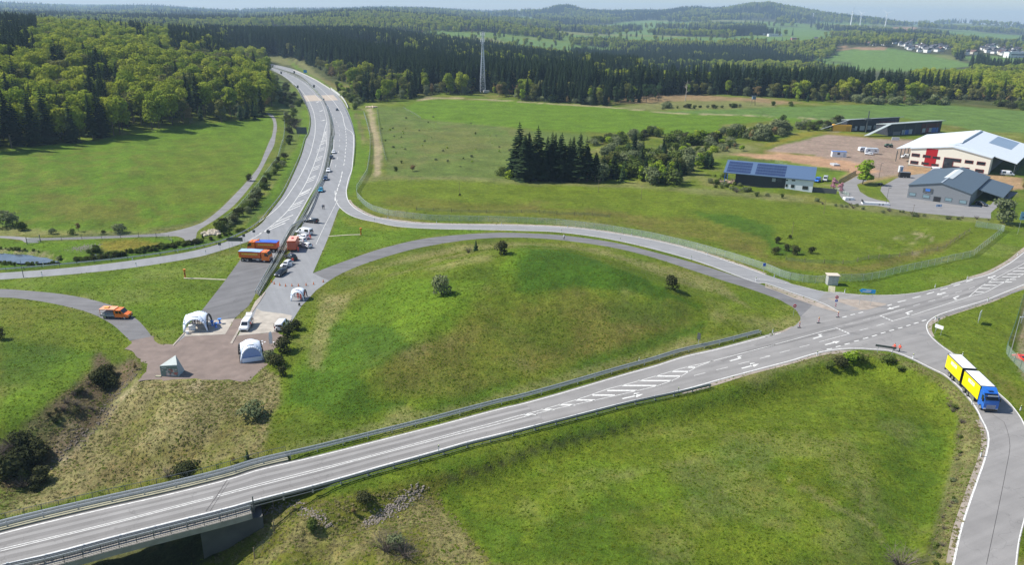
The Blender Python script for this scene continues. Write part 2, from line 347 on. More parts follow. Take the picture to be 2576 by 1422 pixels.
# ------------------------------------------------------------------ land cover
LC = dict(meadow=(.106, .148, .010), bright=(.092, .164, .008), deep=(.042, .102, .006), olive=(.122, .130, .018), dry=(.225, .20, .085), tan=(.32, .265, .16), brown=(.125, .095, .055),
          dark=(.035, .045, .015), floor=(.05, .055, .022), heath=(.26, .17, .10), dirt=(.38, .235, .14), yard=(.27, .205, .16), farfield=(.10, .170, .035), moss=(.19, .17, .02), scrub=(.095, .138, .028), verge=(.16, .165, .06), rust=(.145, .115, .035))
LC = {k: np.array(v) for k, v in LC.items()}
px, py = proj(np.stack([X, Y, Z], 1)); px = np.nan_to_num(px, nan=-9e3); py = np.nan_to_num(py, nan=9e3)
n50 = fbm(X, Y, 34, 4, 11); n12 = fbm(X, Y, 11, 4, 12); n3 = fbm(X, Y, 2.6, 3, 13)
def mixc(c, k, w): 
    w = np.clip(w, 0, 1)[:, None]; return c * (1 - w) + LC[k] * w
Cc = np.tile(LC['meadow'], (len(X), 1))
Cc = mixc(Cc, 'olive', sst(.45, .72, n50) * .8); Cc = mixc(Cc, 'dry', sst(.55, .8, n12) * .55); Cc = mixc(Cc, 'deep', sst(.55, .3, n12) * .35)
def paint(k, s, w=1., fe=5, nz=None, n=1, sm=False):
    "land cover k inside an outline, with a ragged edge; nz mixes it in patches"
    poly = T(s); 
    if sm: poly = [tuple(q) for q in smooth(poly, 4, True)]
    x0 = min(q[0] for q in poly) - 3 * fe; x1 = max(q[0] for q in poly) + 3 * fe; y0 = min(q[1] for q in poly) - 3 * fe; y1 = max(q[1] for q in poly) + 3 * fe
    ix = np.nonzero((px > x0) & (px < x1) & (py > y0) & (py < y1) & (rad > 40))[0]
    if not len(ix): return
    a = 0
    for dx, dy in ((0, 0), (1, .3), (-1, -.3), (.3, .6), (-.3, -.6)):
        a = a + inpoly(px[ix] + fe * (dx + 2.4 * (n3[ix] - .5)), py[ix] + fe * (dy * .7 + 1.6 * (n12[ix] - .5)), poly)
    a = a / 5. * w
    if nz is not None: a = a * sst(nz[0], nz[1], fbm(X[ix], Y[ix], nz[2], 4, 20 + n))
    Cc[ix] = Cc[ix] * (1 - a[:, None]) + LC[k] * a[:, None]
# far country: fields of several greens, fallow and woodland floor
fr = sst(1300, 1700, rad); nf = fbm(X, Y, 380, 3, 14); ng = fbm(X, Y, 210, 2, 15)
Cf = np.tile(LC['farfield'], (len(X), 1)); Cf = mixc(Cf, 'meadow', sst(.45, .5, ng) * .5); Cf = mixc(Cf, 'verge', sst(.56, .58, ng) * .7); Cf = mixc(Cf, 'floor', sst(.50, .56, nf))
Cc = Cc * (1 - fr[:, None]) + Cf * fr[:, None]
Cc = mixc(Cc, 'floor', sst(500, 400, np.abs(rad - 1200)) * sst(620, 760, rad) * .8)
# left field
paint('bright', "A2 -400,110 0,100 1000,0 A1 1650,1250 2539,1165 B1 130,1150 B1 130,1330 B2 60,120 A2 2539,250 2430,390 2160,660 1900,840 1500,920 0,930 -400,930", 1, 4)
paint('olive', "A2 300,350 1100,420 1500,800 700,850 300,600", .75, 40, (.42, .62, 9))
paint('olive', "A2 -100,100 2400,0 2300,500 1900,840 0,930", .55, 30, (.5, .62, 5), 2)
paint('meadow', "A2 1500,100 2300,0 2400,200 2000,700 1400,600", .6, 40)
paint('dry', "A2 -300,800 0,850 600,900 1400,900 1900,850 2160,680 2430,420 2520,300 2530,330 2440,440 2180,700 1900,860 1500,930 0,945 -300,945", .6, 5)
paint('brown', "A2 1400,880 1700,840 2000,780 1900,840 1600,900", .5, 5)
# basin between the tracks
paint('bright', "A2 0,960 300,1010 1000,970 1700,950 1800,1010 1500,1060 700,1230 0,1290", 1, 4)
paint('moss', "A2 980,1000 1200,970 1400,980 1550,1010 1690,1030 1400,1100 1200,1110 1000,1080", 1, 8)
paint('tan', "A2 0,1075 200,1080 420,1110 620,1180 560,1195 0,1110", .7, 5)
paint('dark', "A2 850,1070 960,1060 1200,1110 1100,1160 900,1150", .6, 6)
paint('deep', "A2 2539,640 2400,870 2100,970 1500,1060 1000,1140 600,1210 0,1230 0,1280 700,1230 1300,1160 1900,1070 2350,920 2539,790", .9, 4)
paint('scrub', "A2 2539,400 2300,750 2200,900 1900,1000 1800,1030 2100,980 2539,750", .8, 8)
# slopes beside the motorway
paint('deep', "B2 0,780 0,640 200,390 330,180 420,0 460,0 400,170 250,480 100,700", .8, 5)
paint('bright', "B1 420,1080 490,1080 505,1180 490,1320 470,1422 B2 400,150 300,300 150,600 100,560 300,150 B1 380,1422", .9, 5)
paint('scrub', "B1 250,1110 400,1060 420,1200 350,1422 B2 250,200 100,450 0,520 B2 0,420 200,100 B1 270,1422 250,1200", .7, 8)
paint('scrub', "B1 120,700 200,760 330,860 400,980 440,1050 300,1080 200,1100 160,900", .9, 6)
paint('verge', "B1 0,530 200,540 330,600 440,680 600,760 700,860 300,640 0,600", .8, 4)
paint('bright', "B1 300,600 450,690 600,780 710,870 690,890 480,740 340,660", .9, 3)
paint('verge', "B1 330,570 480,640 650,790 760,850 980,850 960,930 880,950 760,880 620,790 440,690", .9, 4)
paint('rust', "B1 600,760 760,820 950,850 980,900 850,880 700,850", .6, 4)
paint('brown', "B1 930,1090 980,1150 1020,1300 1040,1422 B2 1100,0 1000,0 B1 985,1422 960,1250", .7, 5)
paint('bright', "B1 860,1080 930,1100 990,1300 1010,1422 B2 1030,100 1060,0 1080,0 1060,260 970,480 880,560 880,400 930,200 945,0 B1 930,1300 900,1200", .9, 3)
paint('tan', "B1 1070,1070 1110,1060 1140,1200 1210,1422 B2 1215,100 1190,340 1110,440 1130,340 1130,100 1120,0 B1 1120,1422 1090,1250", .9, 4)
# heath field right of the motorway and the big meadows
paint('scrub', "B1 1150,1050 1420,1050 1600,1170 2200,1210 C1 0,1270 700,1320 C2 700,0 500,350 0,400 B2 2200,420 1250,350 1220,0 B1 1180,1300", .85, 5)
paint('rust', "B1 1350,1230 2539,1240 C1 300,1422 C2 0,100 B2 1300,300 B1 1300,1400", .28, 10, (.42, .6, 14), 3)
paint('verge', "B1 1200,1060 2539,1240 C2 100,0 B2 1300,350", .3, 10, (.5, .65, 7), 4)
paint('bright', "B1 1420,1055 1560,1000 1700,975 2200,985 C1 0,995 900,1045 1500,1110 2539,1150 E1 700,1180 600,1260 C1 2539,1180 2000,1230 1950,1350 1300,1310 600,1290 0,1250 B1 2200,1225 1600,1170", 1, 3)
paint('farfield', "C1 1300,1100 2539,1050 E1 200,1050 1200,1020 1700,1025 2539,1090 2800,1100 2800,1400 2539,1340 2200,1300 1350,1150 700,1200 C1 2539,1150", 1, 3)
paint('moss', "E1 1750,1290 2539,1300 2539,1345 2200,1310", .5, 5)
paint('heath', "C1 930,1010 1150,910 1350,920 1800,925 2000,940 2539,970 E1 0,980 400,1000 200,1020 0,1040 C1 2300,1000 1900,990 1500,990 1400,1020", .8, 5)
paint('verge', "C1 1400,1000 1900,990 2539,1010 2539,1050 1700,1075 1350,1080 1200,1080 950,1050", .8, 4)
paint('tan', "B1 1550,980 1640,950 1930,955 2539,988 C1 0,993 900,1048 1500,1105 2539,1138 E1 0,1140 640,1170 E1 640,1176 0,1146 C1 2539,1146 1500,1114 900,1056 0,1000 B1 2539,996 1930,968 1700,972 1570,990", .8, 1)
# inner meadow of the loop, right
paint('meadow', "B2 1000,350 1300,380 2539,400 C2 0,420 1500,470 2539,600 E2 0,600 900,660 2200,790 2060,860 2350,860 2030,1100 1450,1240 960,1330 700,1340 0,1230 C2 2539,1240 2000,1100 1300,900 640,790 0,760 B2 1700,750 1100,650 970,500", 1, 4)
paint('verge', "B2 1000,350 1300,350 2539,390 C2 0,410 1600,460 2539,530 2539,600 1400,490 0,430 B2 2539,420 1300,390 1000,420", .7, 6)
paint('olive', "B2 1250,560 2539,640 C2 0,640 1300,740 2539,860 E2 0,1100 0,1200 C2 2300,1100 1500,900 0,740 B2 1700,700 1200,640", .85, 10)
paint('rust', "C2 0,560 1000,700 2300,1000 2500,1180 1300,900 500,760 0,700", .4, 12, (.4, .62, 9), 5)
paint('deep', "C2 1700,700 2100,730 2539,860 E2 100,1000 300,1050 400,1120 100,1130 C2 2400,960 2000,830", .8, 9)
paint('rust', "E2 0,1180 900,1250 1900,950 2000,880 2010,900 1750,1100 900,1330 0,1230", .6, 8)
paint('tan', "E2 1450,900 1600,880 1620,930 1560,950 1700,960 1600,1020 1480,1010 E2 1380,1080 1500,1100 1520,1170 1400,1140", .6, 5, (.45, .6, 1.5), 6)
paint('tan', "E2 1240,930 1400,960 1360,980 1260,970", .5, 5, (.45, .6, 1.2), 7); paint('tan', "E2 1040,1010 1260,1070 1180,1090", .5, 5, (.45, .6, 1.2), 8); paint('tan', "E2 1750,880 1880,900 1850,920", .6, 4, (.45, .6, 1.2), 9)
paint('verge', "E2 900,640 1200,650 1450,720 1800,750 2200,780 2200,810 1700,780 1100,720 800,680 500,620 0,590 0,500 500,620", .8, 5)
# triangles between the ramps
paint('bright', "A3 0,20 A2 900,1310 1900,1190 G 500,470 1100,420 800,850 420,1340 K 480,530 290,730 A3 1600,620 1350,400 1100,240 700,140 0,85", .55, 6)
paint('bright', "B2 790,690 1000,780 1350,860 2300,890 1600,960 1000,1110 560,1290 700,960", .9, 3)
paint('moss', "B2 790,750 1000,780 1500,870 1200,900 860,840", .35, 8)
paint('meadow', "A3 0,190 500,240 900,350 1200,560 1280,650 900,700 0,700", .9, 6)
paint('olive', "A3 0,200 500,260 900,370 1100,560 700,600 0,460", .6, 15, (.4, .6, 8), 10)
paint('deep', "A3 0,600 900,690 700,900 0,1100", .65, 14)
paint('bright', "A3 940,700 900,850 700,1060 300,1350 0,1422 A4 0,180 A3 0,1200 600,800 800,700", .8, 9)
# the mound
paint('bright', "B2 2539,1040 C2 400,1060 1200,1330 1450,1422 C3 1500,90 900,60 0,0 B3 1300,0 700,420 330,900 180,1300 600,1250 1100,1000 700,900 1800,600 B3 2200,100", .75, 12)
paint('deep', "B3 700,430 1300,450 1500,700 1000,950 1100,1150 1500,1250 800,1350 250,1200 400,900 650,800", .7, 12)
paint('deep', "C2 100,1050 500,1080 1300,1380 C3 1500,120 1900,300 1300,160 600,80 0,130 C2 0,1200", .85, 12)
paint('dry', "B3 620,130 900,200 700,500 600,900 480,850 560,400", .6, 9); paint('dry', "B2 900,1330 1500,1130 2000,1030 2539,1010 C2 600,1050 1300,1200 2000,1400 C3 2300,300 2000,150 C2 1600,1420 1200,1250 700,1080 100,1040 B2 2000,1090 1300,1230", .55, 6)
paint('rust', "B3 1100,880 1900,480 2539,420 C3 0,300 900,240 1700,220 2100,400 1700,620 600,760 300,850 0,1000 B3 1900,1130 1300,1100", .32, 16, (.34, .56, 12), 11)
paint('deep', "C3 600,800 1300,560 1900,380 1800,540 1000,800 500,930", .7, 12); paint('deep', "C3 850,250 1300,200 1700,300 1500,480 900,420", .5, 14)
paint('deep', "B3 1500,1290 1900,1180 2539,950 C3 0,950 B3 2539,1060 1700,1340", .5, 8)
paint('verge', "B4 200,330 300,250 1150,20 B3 2200,1180 C3 0,1060 700,850 1350,700 2000,560 2539,440 2539,500 2000,640 1300,820 0,1150 B3 2100,1300 B4 1150,130 300,350", .6, 6)
# gully and dry slope
paint('dry', "A3 1370,995 1900,990 2500,1000 B3 60,870 200,960 200,1200 100,1400 B4 0,360 A4 2300,360 1200,640 0,950 500,500 900,150 A3 1020,1422 1200,1150", 1, 8)
paint('olive', "A3 1400,1100 2100,1150 2539,1200 A4 2539,300 1400,450 1000,300 1200,100", .6, 10, (.42, .6, 6), 12)
paint('rust', "A4 850,560 1300,300 2300,100 2100,300 1300,600 900,700", .5, 10, (.4, .6, 4), 13); paint('tan', "A3 1750,1060 2000,1040 1990,1100 1800,1120 A3 1960,970 2040,970 1980,1030", .9, 5)
paint('tan', "A3 1350,1000 1380,1010 1130,1280 1010,1422 A4 960,80 650,420 560,440 900,100 A3 1000,1330 1150,1180", .9, 4)
paint('brown', "A3 930,680 1130,850 1300,760 1400,850 1320,980 1120,1180 1000,1422 A4 950,60 500,460 350,600 0,700 0,250 250,60 A3 250,1400 700,1060 900,880", .95, 8)
paint('scrub', "A3 1000,1180 700,1300 300,1422 A4 0,300 100,500 400,250 650,0", .8, 14, (.4, .6, 4), 14)
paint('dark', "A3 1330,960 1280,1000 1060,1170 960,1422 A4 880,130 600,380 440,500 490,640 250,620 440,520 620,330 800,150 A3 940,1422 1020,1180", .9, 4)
paint('tan', "A4 700,0 830,30 650,220 480,330 560,180", .6, 6)
paint('verge', "A4 -100,760 200,640 480,560 700,640 0,950", .6, 8)
# foreground, below the road
paint('olive', "B4 0,880 900,720 1600,560 C4 0,400 B4 1800,650 1750,800 2300,1422 B4 -600,1422 -100,1000", 1, 8)
paint('dry', "B4 0,950 1000,950 1700,750 2200,1422 -200,1422 A4 2300,1300", .8, 14, (.36, .58, 5), 15)
paint('meadow', "B4 1780,700 2539,400 C4 0,390 1400,0 C3 2539,1000 E3 900,720 1440,800 2050,1300 E4 1900,0 1840,500 1600,1200 1500,1422 B4 2300,1422 1800,900", 1, 6)
paint('bright', "B4 1800,700 2100,600 C4 200,500 1500,200 2539,300 C4 2539,900 1500,900 800,800 B4 2539,1200 2000,950", .45, 30, (.42, .6, 9), 16)
paint('deep', "B4 1800,700 2539,400 E3 1800,1000 E4 1700,1422 B4 2300,1422", .5, 12, (.52, .7, 10), 17)
paint('dry', "C4 0,400 1800,0 E4 1500,0 1700,1400 B4 2300,1422", .25, 20, (.5, .68, 8), 18)
paint('dry', "E4 220,570 400,640 600,780 900,900 1100,1060 1180,1200 1140,1210 1060,1090 880,935 560,830 380,690 200,600", .45, 3); paint('dry', "E4 990,560 1020,600 960,860 930,850", .35, 3); paint('dry', "C4 300,700 900,560 1600,420 2300,300 2300,315 1600,440 900,585 310,725", .25, 4); paint('dry', "C4 500,1050 1300,860 2200,660 2200,680 1300,885 510,1075", .22, 4); paint('deep', "C4 700,750 1100,800 1300,900 1000,920 700,840", .45, 12); paint('deep', "C4 1600,650 1850,680 1900,760 1700,760", .5, 10); paint('deep', "E4 1100,200 1700,150 1700,500 1300,450", .25, 20)
paint('dark', "B4 1800,560 2300,430 2539,370 C4 0,330 600,110 1350,0 C3 2539,1020 2539,1040 C4 1300,30 700,190 0,390 B4 2539,420 1900,600", .75, 5)
paint('deep', "B4 1100,700 2300,300 C3 2539,940 E3 0,930 700,760 200,1000 C3 1800,1290 C4 0,260 B4 1500,640", .35, 8)
paint('verge', "E3 0,890 250,830 500,755 700,710 900,705 1100,715 1440,800 1590,880 1735,950 1838,1030 1937,1130 2045,1265 2095,1360 2110,1422 E4 2160,115 2165,235 2130,400 2070,570 1985,830 1905,1080 1840,1422 1560,1422 1700,900 1860,300 1900,0 E3 1850,1200 1700,1000 1440,860 1100,740 600,800 0,940", .8, 5)
paint('dark', "E4 1900,0 1940,60 1900,500 1800,800 1740,1100 1640,1422 1500,1422 1620,1150 1720,880 1840,560 1880,250", .7, 6, (.35, .55, 1.5), 19)
paint('dry', "E4 1960,100 2100,250 2080,450 1960,850 1800,1300 1780,1422 1700,1422 1850,900 1950,500", .6, 6, (.4, .6, 1.2), 20)
paint('meadow', "E3 1640,420 2000,300 2539,100 2539,200 2350,700 2400,900 2539,1000 2539,1400 2400,1190 1990,830 1730,620 1640,500", .9, 4)
paint('rust', "E3 2100,830 2539,1100 2539,1300 2300,1050", .5, 12)
paint('yard', "E3 2539,150 2460,600 2400,730 2539,900 2900,1000 2900,100", .0, 3)
paint('bright', "E2 0,1330 470,1422 E3 700,130 1300,140 2000,-20 E2 2539,1050 2539,850 2350,900 2040,1130 1450,1270 960,1360 600,1400", .5, 4)
# business park
paint('dirt', "E2 0,90 300,150 900,220 1400,330 1800,560 700,400 300,270 0,200", .5, 5)
paint('yard', "C2 2539,120 E2 0,110 100,70 800,-100 E1 560,1300 1200,1370 E2 1500,0 1430,240 1400,320 1100,380 1000,370 700,220 480,150 100,120", 1, 3)
paint('dirt', "C2 2000,130 2539,150 E2 100,125 500,170 900,220 1150,320 900,330 480,260 0,215 C2 2539,210 2200,160", 1, 3)
paint('dirt', "E2 1430,240 2200,340 2539,370 2539,480 2200,520 2000,400 1300,330", .8, 3)
paint('bright', "C2 1960,220 2539,200 E2 480,255 830,320 700,400 480,400 450,310 0,280 C2 2300,260", .9, 3)
paint('moss', "E1 0,1422 330,1300 640,1290 1000,1330 1300,1370 800,1340 560,1310 E2 0,70", .8, 3)
paint('meadow', "E2 930,440 1320,360 1130,490 1220,610 1000,555", .8, 3); paint('meadow', "E2 1500,640 1900,670 2200,700 2200,720 1800,690 1490,660", .8, 2)
paint('verge', "C1 1500,1422 1700,1350 2300,1422 C2 2400,100 1800,200 1700,400 1200,450 1600,200 1300,100", .8, 8)
paint('heath', "C2 1300,170 1650,190 1700,230 1450,260 1320,220", .9, 5)
# far fields seen in the valley
for s_ in ("E1 760,490 1200,470 1450,510 1860,590 2100,640 1700,680 1280,700 1050,660 760,600 560,600 700,520", "C1 830,260 1000,215 1300,195 1750,230 1750,265 1300,275 900,290", "E1 0,270 300,265 760,320 760,360 400,360 0,330", "E1 1900,560 2100,535 2539,570 2539,630 2100,610", "E1 1700,290 2539,350 2539,400 2100,400 1800,350", "C1 0,150 250,185 0,215", "E1 2070,765 2200,770 2539,850 2300,900 2060,800", "C1 450,240 1000,260 900,290 400,280", "E1 350,620 560,600 960,640 1050,700 400,680"):
    paint('farfield', s_, 1, 3)
paint('heath', "E1 690,455 800,445 830,485 690,490 E1 920,460 1190,462 1190,488 920,486", 1, 2); paint('heath', "E1 1270,262 1500,262 1480,305 1300,310", 1, 2)
paint('dark', "A4 -100,1600 0,1400 900,1200 1900,1080 2500,950 2470,1120 2250,1260 2000,1422 1800,1600", .92, 6)  # shade under the bridge deck, painted into the ground colour
paint('verge', "A4 500,1500 1000,1330 1900,1100 1900,1130 1100,1380 800,1500", .6, 6)  # sunlit grass strip across that shade, its brightness painted into the colour
# turf strips by the roads, bare soil shoulder
paint('yard', "E3 2539,150 2800,100 2800,1200 2539,980 2440,760 2480,700", .6, 3)
ndl = np.clip(Cc, 0, 1)
# mowing stripes
st = .5 + .5 * np.sin((X * .86 + Y * .5) * 2 * np.pi / 9.5 + 2.5 * n50)
lf = inpoly(px, py, T("A2 -400,110 0,100 1000,0 B1 0,1180 130,1330 B2 60,120 A2 2430,390 2160,660 1900,840 0,930 -400,930"))
ndl = ndl * (1 - .10 * (st * lf))[:, None]
st2 = .5 + .5 * np.sin((X * .25 + Y * .97) * 2 * np.pi / 14 + 2 * n50)
rf = inpoly(px, py, T("C1 1500,1100 2539,1050 E1 200,1050 1700,1025 2539,1090 2539,1340 1800,1280 1350,1150 700,1200 0,1140"))
ndl = ndl * (1 - .14 * (st2 * rf))[:, None]

def land_mat():
    m = bpy.data.materials.new('land'); m.use_nodes = True; nt = m.node_tree; N = nt.nodes; L = nt.links; b = N['Principled BSDF']
    b.inputs['Roughness'].default_value = .9; b.inputs['Specular IOR Level'].default_value = .15
    at = N.new('ShaderNodeAttribute'); at.attribute_name = 'land'; ge = N.new('ShaderNodeNewGeometry')
    def noise(s, d=4, r=.6):
        n = N.new('ShaderNodeTexNoise'); n.inputs['Scale'].default_value = s; n.inputs['Detail'].default_value = d; n.inputs['Roughness'].default_value = r; L.new(ge.outputs['Position'], n.inputs['Vector']); return n.outputs['Fac']
    def mr(v, a, b_, c, d):
        q = N.new('ShaderNodeMapRange'); L.new(v, q.inputs['Value'])
        for k, w_ in zip(('From Min', 'From Max', 'To Min', 'To Max'), (a, b_, c, d)): q.inputs[k].default_value = w_
        return q.outputs['Result']
    def mul(a, b_):
        q = N.new('ShaderNodeMath'); q.operation = 'MULTIPLY'; L.new(a, q.inputs[0]); L.new(b_, q.inputs[1]); return q.outputs[0]
    fine = noise(2.6, 6, .75); mid = noise(.55, 5, .65); big = noise(.09, 4, .6)
    k = mul(mul(mr(fine, .3, .7, .55, 1.45), mr(mid, .3, .7, .74, 1.26)), mr(big, .3, .7, .78, 1.2))
    sc = N.new('ShaderNodeVectorMath'); sc.operation = 'SCALE'; L.new(at.outputs['Color'], sc.inputs[0]); L.new(k, sc.inputs['Scale'])
    # straw and clover tints in clumps
    t1 = N.new('ShaderNodeMix'); t1.data_type = 'RGBA'; t1.blend_type = 'MULTIPLY'; L.new(mr(noise(.8, 5, .7), .5, .72, 0, .55), t1.inputs['Factor']); L.new(sc.outputs['Vector'], t1.inputs['A']); t1.inputs['B'].default_value = (1.5, 1.12, 1.25, 1)
    t2 = N.new('ShaderNodeMix'); t2.data_type = 'RGBA'; t2.blend_type = 'MULTIPLY'; L.new(mr(noise(.3, 5, .7), .52, .7, 0, .5), t2.inputs['Factor']); L.new(t1.outputs['Result'], t2.inputs['A']); t2.inputs['B'].default_value = (.62, .86, .6, 1)
    L.new(t2.outputs['Result'], b.inputs['Base Color'])
    bp = N.new('ShaderNodeBump'); bp.inputs['Strength'].default_value = .8; bp.inputs['Distance'].default_value = .45
    ad = N.new('ShaderNodeMath'); L.new(fine, ad.inputs[0]); L.new(mid, ad.inputs[1]); L.new(ad.outputs[0], bp.inputs['Height']); L.new(bp.outputs['Normal'], b.inputs['Normal'])
    return m
idx = np.arange(nR * nA).reshape(nR, nA)
q = np.stack([idx[:-1, :], np.roll(idx, -1, 1)[:-1, :], np.roll(idx, -1, 1)[1:, :], idx[1:, :]], -1).reshape(-1, 4)
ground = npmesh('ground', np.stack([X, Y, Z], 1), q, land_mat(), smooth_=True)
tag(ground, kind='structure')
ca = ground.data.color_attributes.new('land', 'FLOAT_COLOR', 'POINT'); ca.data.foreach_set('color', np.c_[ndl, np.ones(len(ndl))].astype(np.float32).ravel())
_gx = np.stack([X, Y, Z], 1)
_sel = q[(rad[q[:, 0]] < 9500)]
BV = BVHTree.FromPolygons([tuple(a) for a in _gx.tolist()], _sel.tolist())
def gz(x, y):
    h = BV.ray_cast(Vector((x, y, 900)), Vector((0, 0, -1))); return h[0].z if h[0] else 0.0
def G(a, b, off=0.):
    "photo pixel -> the ground point seen there"
    h = BV.ray_cast(Vector(CAMP), Vector(ray(a, b))); 
    if h[0] is None: return Vector(P0(a, max(b, 90)))
    return h[0] + Vector((0, 0, off))
def g1(s, off=0.): return [G(a, b, off) for a, b in T(s)]
# ------------------------------------------------------------------ paved surfaces
from mathutils.geometry import tessellate_polygon
def asphalt(name, col, var=.1, streak=0., tint=(1, 1, 1), ang=0., cracks=True):
    if name in _M: return _M[name]
    m = bpy.data.materials.new(name); m.use_nodes = True; nt = m.node_tree; N = nt.nodes; L = nt.links; b = N['Principled BSDF']; b.inputs['Roughness'].default_value = .82; b.inputs['Specular IOR Level'].default_value = .3
    ge = N.new('ShaderNodeNewGeometry'); mp = N.new('ShaderNodeMapping'); mp.inputs['Rotation'].default_value = (0, 0, ang); L.new(ge.outputs['Position'], mp.inputs['Vector'])
    def noise(s, d, sc=(1, 1, 1)):
        n = N.new('ShaderNodeTexNoise'); n.inputs['Scale'].default_value = s; n.inputs['Detail'].default_value = d
        q = N.new('ShaderNodeVectorMath'); q.operation = 'MULTIPLY'; q.inputs[1].default_value = (sc if cracks else (1, 1, 1)); L.new(mp.outputs['Vector'], q.inputs[0]); L.new(q.outputs['Vector'], n.inputs['Vector']); return n.outputs['Fac']
    def mr(v, a, c, d, e):
        q = N.new('ShaderNodeMapRange'); L.new(v, q.inputs['Value'])
        for k, w_ in zip(('From Min', 'From Max', 'To Min', 'To Max'), (a, c, d, e)): q.inputs[k].default_value = w_
        return q.outputs['Result']
    def mul(a, c):
        q = N.new('ShaderNodeMath'); q.operation = 'MULTIPLY'; L.new(a, q.inputs[0]); L.new(c, q.inputs[1]); return q.outputs[0]
    k = mul(mr(noise(9, 3), .3, .7, 1 - var * .8, 1 + var * .8), mr(noise(.25, 4), .3, .7, 1 - var, 1 + var))
    k = mul(k, mr(noise(.6, 4, (.06, 1, 1)), .32, .68, 1 - var - streak, 1 + var + streak))
    if cracks:
        vo = N.new('ShaderNodeTexVoronoi'); vo.feature = 'DISTANCE_TO_EDGE'; vo.inputs['Scale'].default_value = .11; wn = N.new('ShaderNodeTexNoise'); wn.inputs['Scale'].default_value = .4; L.new(mp.outputs['Vector'], wn.inputs['Vector'])
        ad = N.new('ShaderNodeVectorMath'); ad.operation = 'MULTIPLY_ADD'; ad.inputs[1].default_value = (5, 5, 5); L.new(wn.outputs['Color'], ad.inputs[0]); L.new(mp.outputs['Vector'], ad.inputs[2]); L.new(ad.outputs['Vector'], vo.inputs['Vector'])
        k = mul(k, mr(vo.outputs['Distance'], 0, .008, .8, 1))
    sc = N.new('ShaderNodeVectorMath'); sc.operation = 'SCALE'; sc.inputs[0].default_value = col; L.new(k, sc.inputs['Scale']); L.new(sc.outputs['Vector'], b.inputs['Base Color'])
    bp = N.new('ShaderNodeBump'); bp.inputs['Strength'].default_value = .2; bp.inputs['Distance'].default_value = .02; L.new(noise(14, 3), bp.inputs['Height']); L.new(bp.outputs['Normal'], b.inputs['Normal'])
    _M[name] = m; return m
def ragged(poly, a, step=1.2):
    p = resample(np.r_[poly, poly[:1]], step)[:-1]; return p + np.stack([fbm(p[:, 0], p[:, 1], 2.2, 3, 51) - .5, fbm(p[:, 0], p[:, 1], 2.2, 3, 52) - .5], 1) * a * 2
def sheet(name, poly, z, m, kind='structure', parent=None):
    poly = [Vector((float(a), float(b), 0)) for a, b in poly]
    q = [poly[0]]
    for a in poly[1:]:
        if (a - q[-1]).length > .05: q.append(a)
    if (q[0] - q[-1]).length < .05: q.pop()
    tr = tessellate_polygon([q]); me = MB(); me.add([(v.x, v.y, z) for v in q], [tuple(t) for t in tr]); o = me.build(name, m, parent, fix=False)
    # all faces up
    bm = bmesh.new(); bm.from_mesh(o.data); bm.normal_update()
    bmesh.ops.reverse_faces(bm, faces=[f for f in bm.faces if f.normal.z < 0]); bm.to_mesh(o.data); bm.free()
    if kind and not parent: tag(o, kind=kind)
    return o
AX = math.atan2(*(P0(2000, 900) - P0(300, 1300))[[1, 0]])
A_main = asphalt('worn_asphalt', (.232, .224, .218), .07, .05, ang=-AX); A_side = asphalt('side_asphalt', (.215, .21, .21), .07, .03)
A_moto = asphalt('grey_asphalt', (.225, .23, .24), .06, .02, ang=-R(115)); A_serv = asphalt('service_asphalt', (.150, .148, .152), .10, .04); A_new = asphalt('dark_asphalt', (.142, .140, .144), .10, .05, ang=-R(45))
A_conc = asphalt('pale_concrete', (.37, .335, .29), .12, .04, cracks=False); A_ramp = asphalt('ramp_asphalt', (.235, .237, .243), .06, .02); A_field = asphalt('track_asphalt', (.20, .195, .195), .12, .04)
A_grav = asphalt('brown_gravel', (.190, .148, .128), .11, .0, cracks=False); A_deck = asphalt('tan_deck', (.40, .34, .28), .08, .02, cracks=False); A_gut = asphalt('sandy_shoulder', (.30, .255, .215), .14, .0, cracks=False); A_kerb = asphalt('kerb_concrete', (.33, .29, .25), .12, 0, cracks=False)
def kerbless(name, key, z, m): return sheet(name, area(key), z, m)
# main road: a strip west of the junction (it runs on over the bridge) and the junction itself
up = resample(wline(MAIN_UP), 3.0); n_ = len(up) - 1; lo = np.array(wline(MAIN_LO)); _d = np.r_[0, np.cumsum(np.linalg.norm(np.diff(lo, axis=0), axis=1))]
kerbless('main_road', 'main_road', .030, A_main)
kerbless('exit_ramp', 'exit_ramp', .022, A_ramp); kerbless('service_road', 'service_road_right', .014, A_serv)
kerbless('motorway_east', 'motorway_right', .018, A_moto); kerbless('motorway_west', 'motorway_left', .018, A_moto)
kerbless('service_lane', 'service_road_left', .02, A_serv); kerbless('field_track', 'field_track', .02, A_field); kerbless('access_road', 'village_road', .026, A_side)
sheet('gravel_yard', ragged(GRAVEL, 1.1), .010, A_grav)
def patch(name, s, z, m): return sheet(name, wline(s, 0, 1, False), z, m)
patch('dark_carriageway', "K 480,470 750,170 G 420,1340 800,850 1090,450 1330,350 1500,420 1560,540 1290,1060 1180,1260 K 1280,300 930,330 700,350", .024, A_new)
patch('concrete_apron', "K 478,588 1132,553 1282,301 930,331 700,351 482,470", .028, A_conc)
patch('concrete_lane', "K 1337,577 1958,512 2190,330 2210,250 2050,220 1720,180 1640,140 1560,330 1420,440", .024, A_conc)
patch('island_pavement', "E3 820,303 1000,300 1180,252 1190,240 950,205 600,185 930,290", .036, A_gut)
patch('island_apron', "E3 300,180 0,64 0,78 150,130 300,195 500,265 690,322 735,325 720,312 450,200 270,140 0,45 0,60 300,175", .035, A_gut)
patch('deck_tan_west', "M 1050,800 1270,790 1400,890 1110,908", .023, A_deck); patch('deck_tan_east', "M 1370,796 1600,787 1690,885 1430,893", .023, A_deck)
